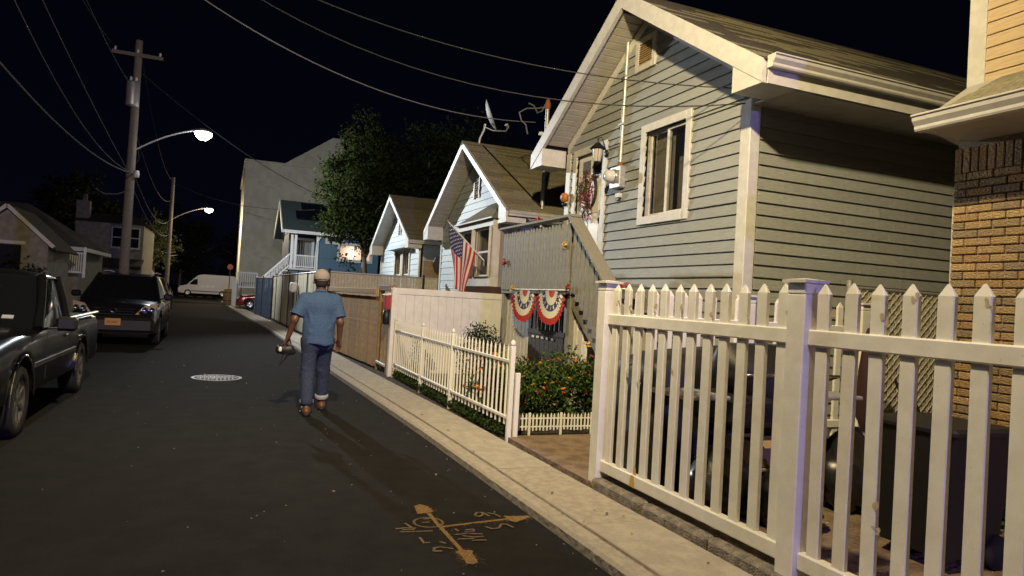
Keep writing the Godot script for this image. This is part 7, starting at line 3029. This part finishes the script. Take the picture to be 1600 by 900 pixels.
func person():
	var t = thing("person", "person in tan cap, blue short sleeved shirt and cuffed jeans walking away", "person", Vector3(1.1, 0, -8.92))
	var none := func(_p: Vector3) -> float: return -1.0
	var SL := Vector3(-0.19, 1.40, 0.0)
	var SR := Vector3(0.185, 1.40, 0.0)
	var EL := Vector3(-0.295, 1.14, 0.05)
	var ER := Vector3(0.25, 1.13, 0.06)
	var WL := Vector3(-0.355, 0.915, -0.02)
	var WR := Vector3(0.262, 0.905, -0.02)
	var HL := Vector3(-0.09, 0.90, 0.01)
	var HR := Vector3(0.09, 0.90, -0.01)
	var KL := Vector3(-0.105, 0.50, 0.02)
	var KR := Vector3(0.10, 0.51, -0.15)
	var AL := Vector3(-0.115, 0.105, 0.22)
	var AR := Vector3(0.115, 0.11, -0.22)
	# skin: one continuous figure
	var bones := [
		[Vector3(0, 0.96, 0), Vector3(0, 1.12, 0), 0.125, 0.12, 0.08, 1.25],
		[Vector3(0, 1.12, 0), Vector3(0, 1.32, 0.0), 0.125, 0.145, 0.08, 1.3],
		[Vector3(-0.1, 1.36, 0), Vector3(0.1, 1.36, 0), 0.105, 0.105, 0.08, 1.2],
		[Vector3(0, 1.40, 0.0), Vector3(0, 1.535, -0.012), 0.068, 0.06, 0.05, 1.0],
		[SL, EL, 0.056, 0.043, 0.05, 1.0], [EL, WL, 0.044, 0.029, 0.03, 1.0],
		[SR, ER, 0.056, 0.043, 0.05, 1.0], [ER, WR, 0.044, 0.029, 0.03, 1.0],
		[HL, KL, 0.085, 0.06, 0.06, 1.0], [KL, AL, 0.055, 0.04, 0.04, 1.0],
		[HR, KR, 0.085, 0.06, 0.06, 1.0], [KR, AR, 0.055, 0.04, 0.04, 1.0],
		[AL, AL + Vector3(-0.01, -0.04, -0.14), 0.04, 0.03, 0.03, 1.0], [AR, AR + Vector3(0.01, -0.05, -0.16), 0.04, 0.03, 0.03, 1.0]]
	var s := S()
	blend_surface(s, bones, 0.014, none)
	# head with ears, jaw and nose
	var C := Vector3(0, 1.625, -0.02)
	var hb := [
		[C + Vector3(0, 0.03, 0.012), C + Vector3(0, 0.03, -0.02), 0.083, 0.08, 0.03, 1.0],
		[C + Vector3(0, -0.02, -0.03), C + Vector3(0, -0.07, -0.055), 0.068, 0.045, 0.04, 1.0],
		[C + Vector3(0, -0.055, 0.012), C + Vector3(0, -0.16, 0.012), 0.06, 0.058, 0.03, 1.0],
		[C + Vector3(0, 0.0, -0.1), C + Vector3(0, -0.025, -0.122), 0.011, 0.015, 0.015, 1.0],
		[C + Vector3(-0.082, 0.012, 0.0), C + Vector3(-0.09, -0.03, 0.0), 0.014, 0.01, 0.01, 0.7],
		[C + Vector3(0.082, 0.012, 0.0), C + Vector3(0.09, -0.03, 0.0), 0.014, 0.01, 0.01, 0.7],
		[C + Vector3(-0.022, -0.06, -0.103), C + Vector3(0.022, -0.06, -0.103), 0.009, 0.009, 0.008, 1.0]]
	blend_surface(s, hb, 0.007, none)
	blend_surface(s, [[EL.lerp(WL, 0.8), WL, 0.032, 0.029, 0.01, 1.0]] + hand_bones(WL, EL, -1.0, 0.62), 0.0055, none)
	blend_surface(s, [[ER.lerp(WR, 0.8), WR, 0.032, 0.029, 0.01, 1.0]] + hand_bones(WR, ER, 1.0, 0.38), 0.0055, none)
	obj("body", s, tmat(ctex(110, 0.05, 3, Color(0.10, 0.047, 0.028), Color(0.14, 0.068, 0.042), 128, 0.0, Color.BLACK, 0.06), 4.0, 0.5), t)
	# shirt
	var sb := [
		[Vector3(-0.03, 0.86, 0.012), Vector3(-0.02, 1.05, 0.0), 0.168, 0.155, 0.09, 1.15],
		[Vector3(0.03, 0.86, 0.012), Vector3(0.02, 1.05, 0.0), 0.168, 0.155, 0.09, 1.15],
		[Vector3(0, 1.05, 0), Vector3(0, 1.30, 0.01), 0.162, 0.172, 0.09, 1.3],
		[Vector3(-0.10, 1.345, 0.005), Vector3(0.10, 1.345, 0.005), 0.125, 0.125, 0.09, 1.2],
		[Vector3(0, 1.42, 0.0), Vector3(0, 1.475, -0.002), 0.09, 0.072, 0.05, 1.0],
		[SL, SL.lerp(EL, 0.85), 0.078, 0.082, 0.05, 1.0],
		[SR, SR.lerp(ER, 0.85), 0.078, 0.082, 0.05, 1.0],
		# folds across the back and hips
		[Vector3(-0.12, 1.0, 0.125), Vector3(0.02, 0.96, 0.135), 0.012, 0.01, 0.03, 1.0],
		[Vector3(0.13, 1.06, 0.115), Vector3(0.03, 0.99, 0.135), 0.012, 0.01, 0.03, 1.0],
		[Vector3(0.0, 1.36, 0.105), Vector3(0.01, 1.1, 0.128), 0.01, 0.012, 0.03, 1.0],
		[Vector3(-0.15, 1.28, 0.09), Vector3(-0.1, 1.1, 0.115), 0.012, 0.01, 0.03, 1.0]]
	var clip := func(p: Vector3) -> float:
		var hem := 0.845 - 0.012 * sin(p.x * 20.0) - p.y
		if absf(p.x) > 0.20:
			var e: Vector3 = EL if p.x < 0 else ER
			var sh: Vector3 = SL if p.x < 0 else SR
			var d := (e - sh).normalized()
			return maxf(hem if absf(p.x) < 0.2 else -1.0, (p - sh).dot(d) - 0.222)
		return hem
	s = S()
	blend_surface(s, sb, 0.012, clip)
	obj("shirt", s, tmat(ctex(111, 0.09, 4, Color(0.03, 0.068, 0.165), Color(0.055, 0.112, 0.24), 256, 0.02, Color(0.2, 0.25, 0.4), 0.14), Vector3(3, 6, 3), 0.85, ntex(112, 0.022, 3, 9.0), 0.9), t)
	s = S()
	tube(s, [Vector3(-0.062, 1.488, 0.02), Vector3(-0.04, 1.502, 0.062), Vector3(0.0, 1.508, 0.075), Vector3(0.04, 1.502, 0.062), Vector3(0.062, 1.488, 0.02)], 0.016, 8)
	obj("collar", s, mat(Color(0.05, 0.085, 0.2), 0.85), t)
	# jeans
	var jb := [
		[Vector3(-0.075, 0.93, 0.01), Vector3(0.075, 0.93, 0.0), 0.108, 0.108, 0.06, 1.12],
		[Vector3(-0.085, 0.86, 0.03), Vector3(0.085, 0.86, 0.02), 0.108, 0.108, 0.06, 1.05],
		[HL, KL, 0.108, 0.082, 0.05, 1.0], [KL, AL + Vector3(0, 0.06, 0), 0.082, 0.073, 0.04, 1.0],
		[HR, KR, 0.108, 0.082, 0.05, 1.0], [KR, AR + Vector3(0, 0.06, 0), 0.082, 0.073, 0.04, 1.0],
		[KL + Vector3(-0.06, 0.05, 0.06), KL + Vector3(0.06, -0.02, 0.075), 0.012, 0.01, 0.03, 1.0],
		[KR + Vector3(-0.05, 0.0, 0.07), KR + Vector3(0.06, 0.05, 0.06), 0.012, 0.01, 0.03, 1.0]]
	s = S()
	blend_surface(s, jb, 0.012, func(p: Vector3) -> float: return maxf(0.13 - p.y, p.y - 0.93))
	obj("jeans", s, tmat(ctex(113, 0.06, 4, Color(0.014, 0.024, 0.06), Color(0.035, 0.052, 0.11), 256, 0.02, Color(0.1, 0.12, 0.2), 0.14), Vector3(4, 2.5, 4), 0.9, ntex(112, 0.022, 3, 9.0), 0.7), t)
	for e in [[AL, KL], [AR, KR]]:
		s = S()
		var dr: Vector3 = (e[1] - e[0]).normalized()
		var b0: Vector3 = e[0] + dr * 0.035
		tube(s, [b0, b0 + dr * 0.012, b0 + dr * 0.045, b0 + dr * 0.052], [0.078, 0.0835, 0.0835, 0.078], 18)
		obj("turned_cuff", s, mat(Color(0.36, 0.37, 0.40), 0.9), t)
	s = S()
	tube(s, [Vector3(-0.15, 1.392, 0.098), Vector3(-0.07, 1.385, 0.125), Vector3(0.0, 1.383, 0.13), Vector3(0.07, 1.385, 0.125), Vector3(0.15, 1.392, 0.098)], 0.003, 5)
	obj("yoke_seam", s, mat(Color(0.04, 0.07, 0.17), 0.9), t)
	for e in [[SL, EL], [SR, ER]]:
		s = S()
		var sd2: Vector3 = (e[1] - e[0]).normalized()
		var sp2: Vector3 = e[0] + sd2 * 0.205
		tube(s, [sp2, sp2 + sd2 * 0.02], [0.0845, 0.0855], 20, false)
		obj("sleeve_hem", s, mat(Color(0.055, 0.092, 0.21), 0.9), t)
	# shoes
	for e in [[AL, 1.0, 0.0], [AR, -1.0, 0.22]]:
		s = S()
		var a: Vector3 = e[0]
		var heel := Vector3(a.x, 0.05, a.z + 0.045)
		var toe := Vector3(a.x - 0.012 * e[1], 0.042, a.z - 0.18)
		blend_surface(s, [[heel, toe.lerp(heel, 0.45), 0.046, 0.046, 0.02, 1.0], [toe.lerp(heel, 0.45), toe, 0.046, 0.042, 0.02, 1.0], [Vector3(a.x, 0.06, a.z + 0.02), Vector3(a.x, 0.12, a.z + 0.005), 0.046, 0.044, 0.03, 1.0]], 0.01, func(p: Vector3) -> float: return 0.012 - p.y)
		obj("shoe", s, mat(Color(0.11, 0.05, 0.022), 0.45), t)
		s = S()
		blend_surface(s, [[heel + Vector3(0, -0.03, 0.004), toe + Vector3(0, -0.024, -0.004), 0.05, 0.047, 0.02, 1.0]], 0.01, func(p: Vector3) -> float: return maxf(0.002 - p.y, p.y - 0.03))
		obj("sole", s, M.black, t)
	# hair and cap
	s = S()
	blend_surface(s, [[C + Vector3(0, 0.022, 0.02), C + Vector3(0, -0.025, 0.03), 0.09, 0.074, 0.03, 1.0]], 0.008, func(p: Vector3) -> float: return maxf(-0.062 - (p.y - C.y), C.z - 0.02 - p.z))
	obj("hair", s, mat(Color(0.012, 0.01, 0.009), 0.8), t)
	s = S()
	blend_surface(s, [[C + Vector3(0, 0.055, 0.012), C + Vector3(0, 0.05, -0.03), 0.099, 0.095, 0.03, 1.0]], 0.009, func(p: Vector3) -> float: return (C.y + 0.012 + (p.z - C.z) * 0.08) - p.y)
	var cap = obj("cap", s, tmat(ctex(114, 0.08, 3, Color(0.25, 0.215, 0.195), Color(0.34, 0.295, 0.27), 128, 0.0, Color.BLACK, 0.1), 6.0, 0.9), t)
	s = S()
	var br := []
	for k in 9:
		var an := PI * k / 8.0
		br.append(Vector3(-cos(an) * 0.085, C.y + 0.02 - 0.012 * sin(an), C.z - 0.07 - sin(an) * 0.10))
	for k in 8:
		quad(s, Vector3(br[k].x * 0.95, br[k].y + 0.01, C.z - 0.06), Vector3(br[k + 1].x * 0.95, br[k + 1].y + 0.01, C.z - 0.06), br[k + 1], br[k])
		quad(s, Vector3(br[k].x * 0.95, br[k].y + 0.004, C.z - 0.06), br[k] - Vector3(0, 0.006, 0), br[k + 1] - Vector3(0, 0.006, 0), Vector3(br[k + 1].x * 0.95, br[k + 1].y + 0.004, C.z - 0.06))
	obj("peak", s, mat(Color(0.30, 0.24, 0.2), 0.9), cap)
	s = S()
	tube(s, [C + Vector3(0.06, 0.012, 0.078), C + Vector3(0.0, 0.008, 0.112), C + Vector3(-0.06, 0.012, 0.078)], 0.006, 6)
	obj("strap", s, mat(Color(0.22, 0.17, 0.14), 0.9), cap)
	# what the person carries in the left hand
	var hw := Vector3(1.1, 0, -8.92) + WL + Vector3(-0.015, -0.12, -0.02)
	var tl = thing("carried_bag", "small black pouch with a pale patch and dangling strap held in the left hand", "pouch", hw)
	s = S()
	blend_surface(s, [[Vector3(-0.07, -0.03, 0.01), Vector3(0.05, -0.04, 0.0), 0.055, 0.05, 0.03, 1.5], [Vector3(0.05, -0.03, 0.0), Vector3(0.085, -0.06, 0.0), 0.05, 0.035, 0.03, 1.5], [Vector3(0.02, -0.06, 0.0), Vector3(-0.05, -0.19, 0.02), 0.04, 0.016, 0.02, 1.6], [Vector3(-0.05, -0.19, 0.02), Vector3(-0.065, -0.25, 0.02), 0.008, 0.005, 0.01, 1.0]], 0.008, none)
	obj("pouch_body", s, M.black, tl)
	s = S()
	tube(s, [Vector3(-0.05, 0.0, 0.0), Vector3(0.0, 0.06, 0.0), Vector3(0.045, 0.0, 0.0)], 0.012, 8)
	obj("strap", s, M.black, tl)
	s = S()
	lathe(s, [[0.0, 0.008], [0.018, 0.006], [0.024, 0.0]], 12, Transform3D(Basis(Vector3.RIGHT, PI / 2) * Basis.from_scale(Vector3(0.8, 1, 1.3)), Vector3(-0.068, -0.025, 0.046)))
	obj("pale_patch", s, M.white, tl)

# ------------------------------------------------------------------ odds and ends
func small_things():
	var st = thing("stop_sign", "red octagonal sign on a thin post at the street's end", "sign", Vector3(0.25, 0, -57.5))
	var s := S()
	tube(s, [Vector3(0, 0, 0), Vector3(0, 3.1, 0)], 0.03, 8)
	obj("post", s, M.iron, st)
	s = S()
	lathe(s, [[0.0, 0.0], [0.22, 0.0], [0.22, 0.01], [0.0, 0.01]], 8, Transform3D(Basis(Vector3.RIGHT, PI / 2) * Basis(Vector3.UP, PI / 8), Vector3(0, 2.85, 0.035)), false)
	obj("sign_plate", s, mat(Color(0.08, 0.01, 0.01), 0.6), st)
	# crossing bars at the junction
	for k in 5:
		s = S()
		quad(s, Vector3(-5.6 + k * 0.95, 0.004, -82.0), Vector3(-5.1 + k * 0.95, 0.004, -82.0), Vector3(-5.1 + k * 0.95, 0.004, -84.5), Vector3(-5.6 + k * 0.95, 0.004, -84.5))
		var o = obj("crossing_bar", s, mat(Color(0.5, 0.49, 0.46), 0.7))
		tag(o, "pale painted crossing bar before the white van", "marking", "crossing bars at the junction")
	# brown barrel by the white boards
	var br = thing("brown_bin", "brown bin at the pavement's far end beside the white boards", "bin", Vector3(0.2, 0.1, -52.0))
	s = S()
	lathe(s, [[0.0, 0.0], [0.3, 0.0], [0.33, 0.3], [0.33, 0.85], [0.3, 1.1], [0.26, 1.12], [0.0, 1.1]], 18)
	obj("bin_body", s, M.rail_wood, br)
	for y in [0.3, 0.85]:
		s = S()
		lathe(s, [[0.335, -0.02], [0.342, -0.02], [0.342, 0.02], [0.335, 0.02]], 18, Transform3D(Basis.IDENTITY, Vector3(0, y, 0)), false)
		obj("hoop", s, M.iron, br)
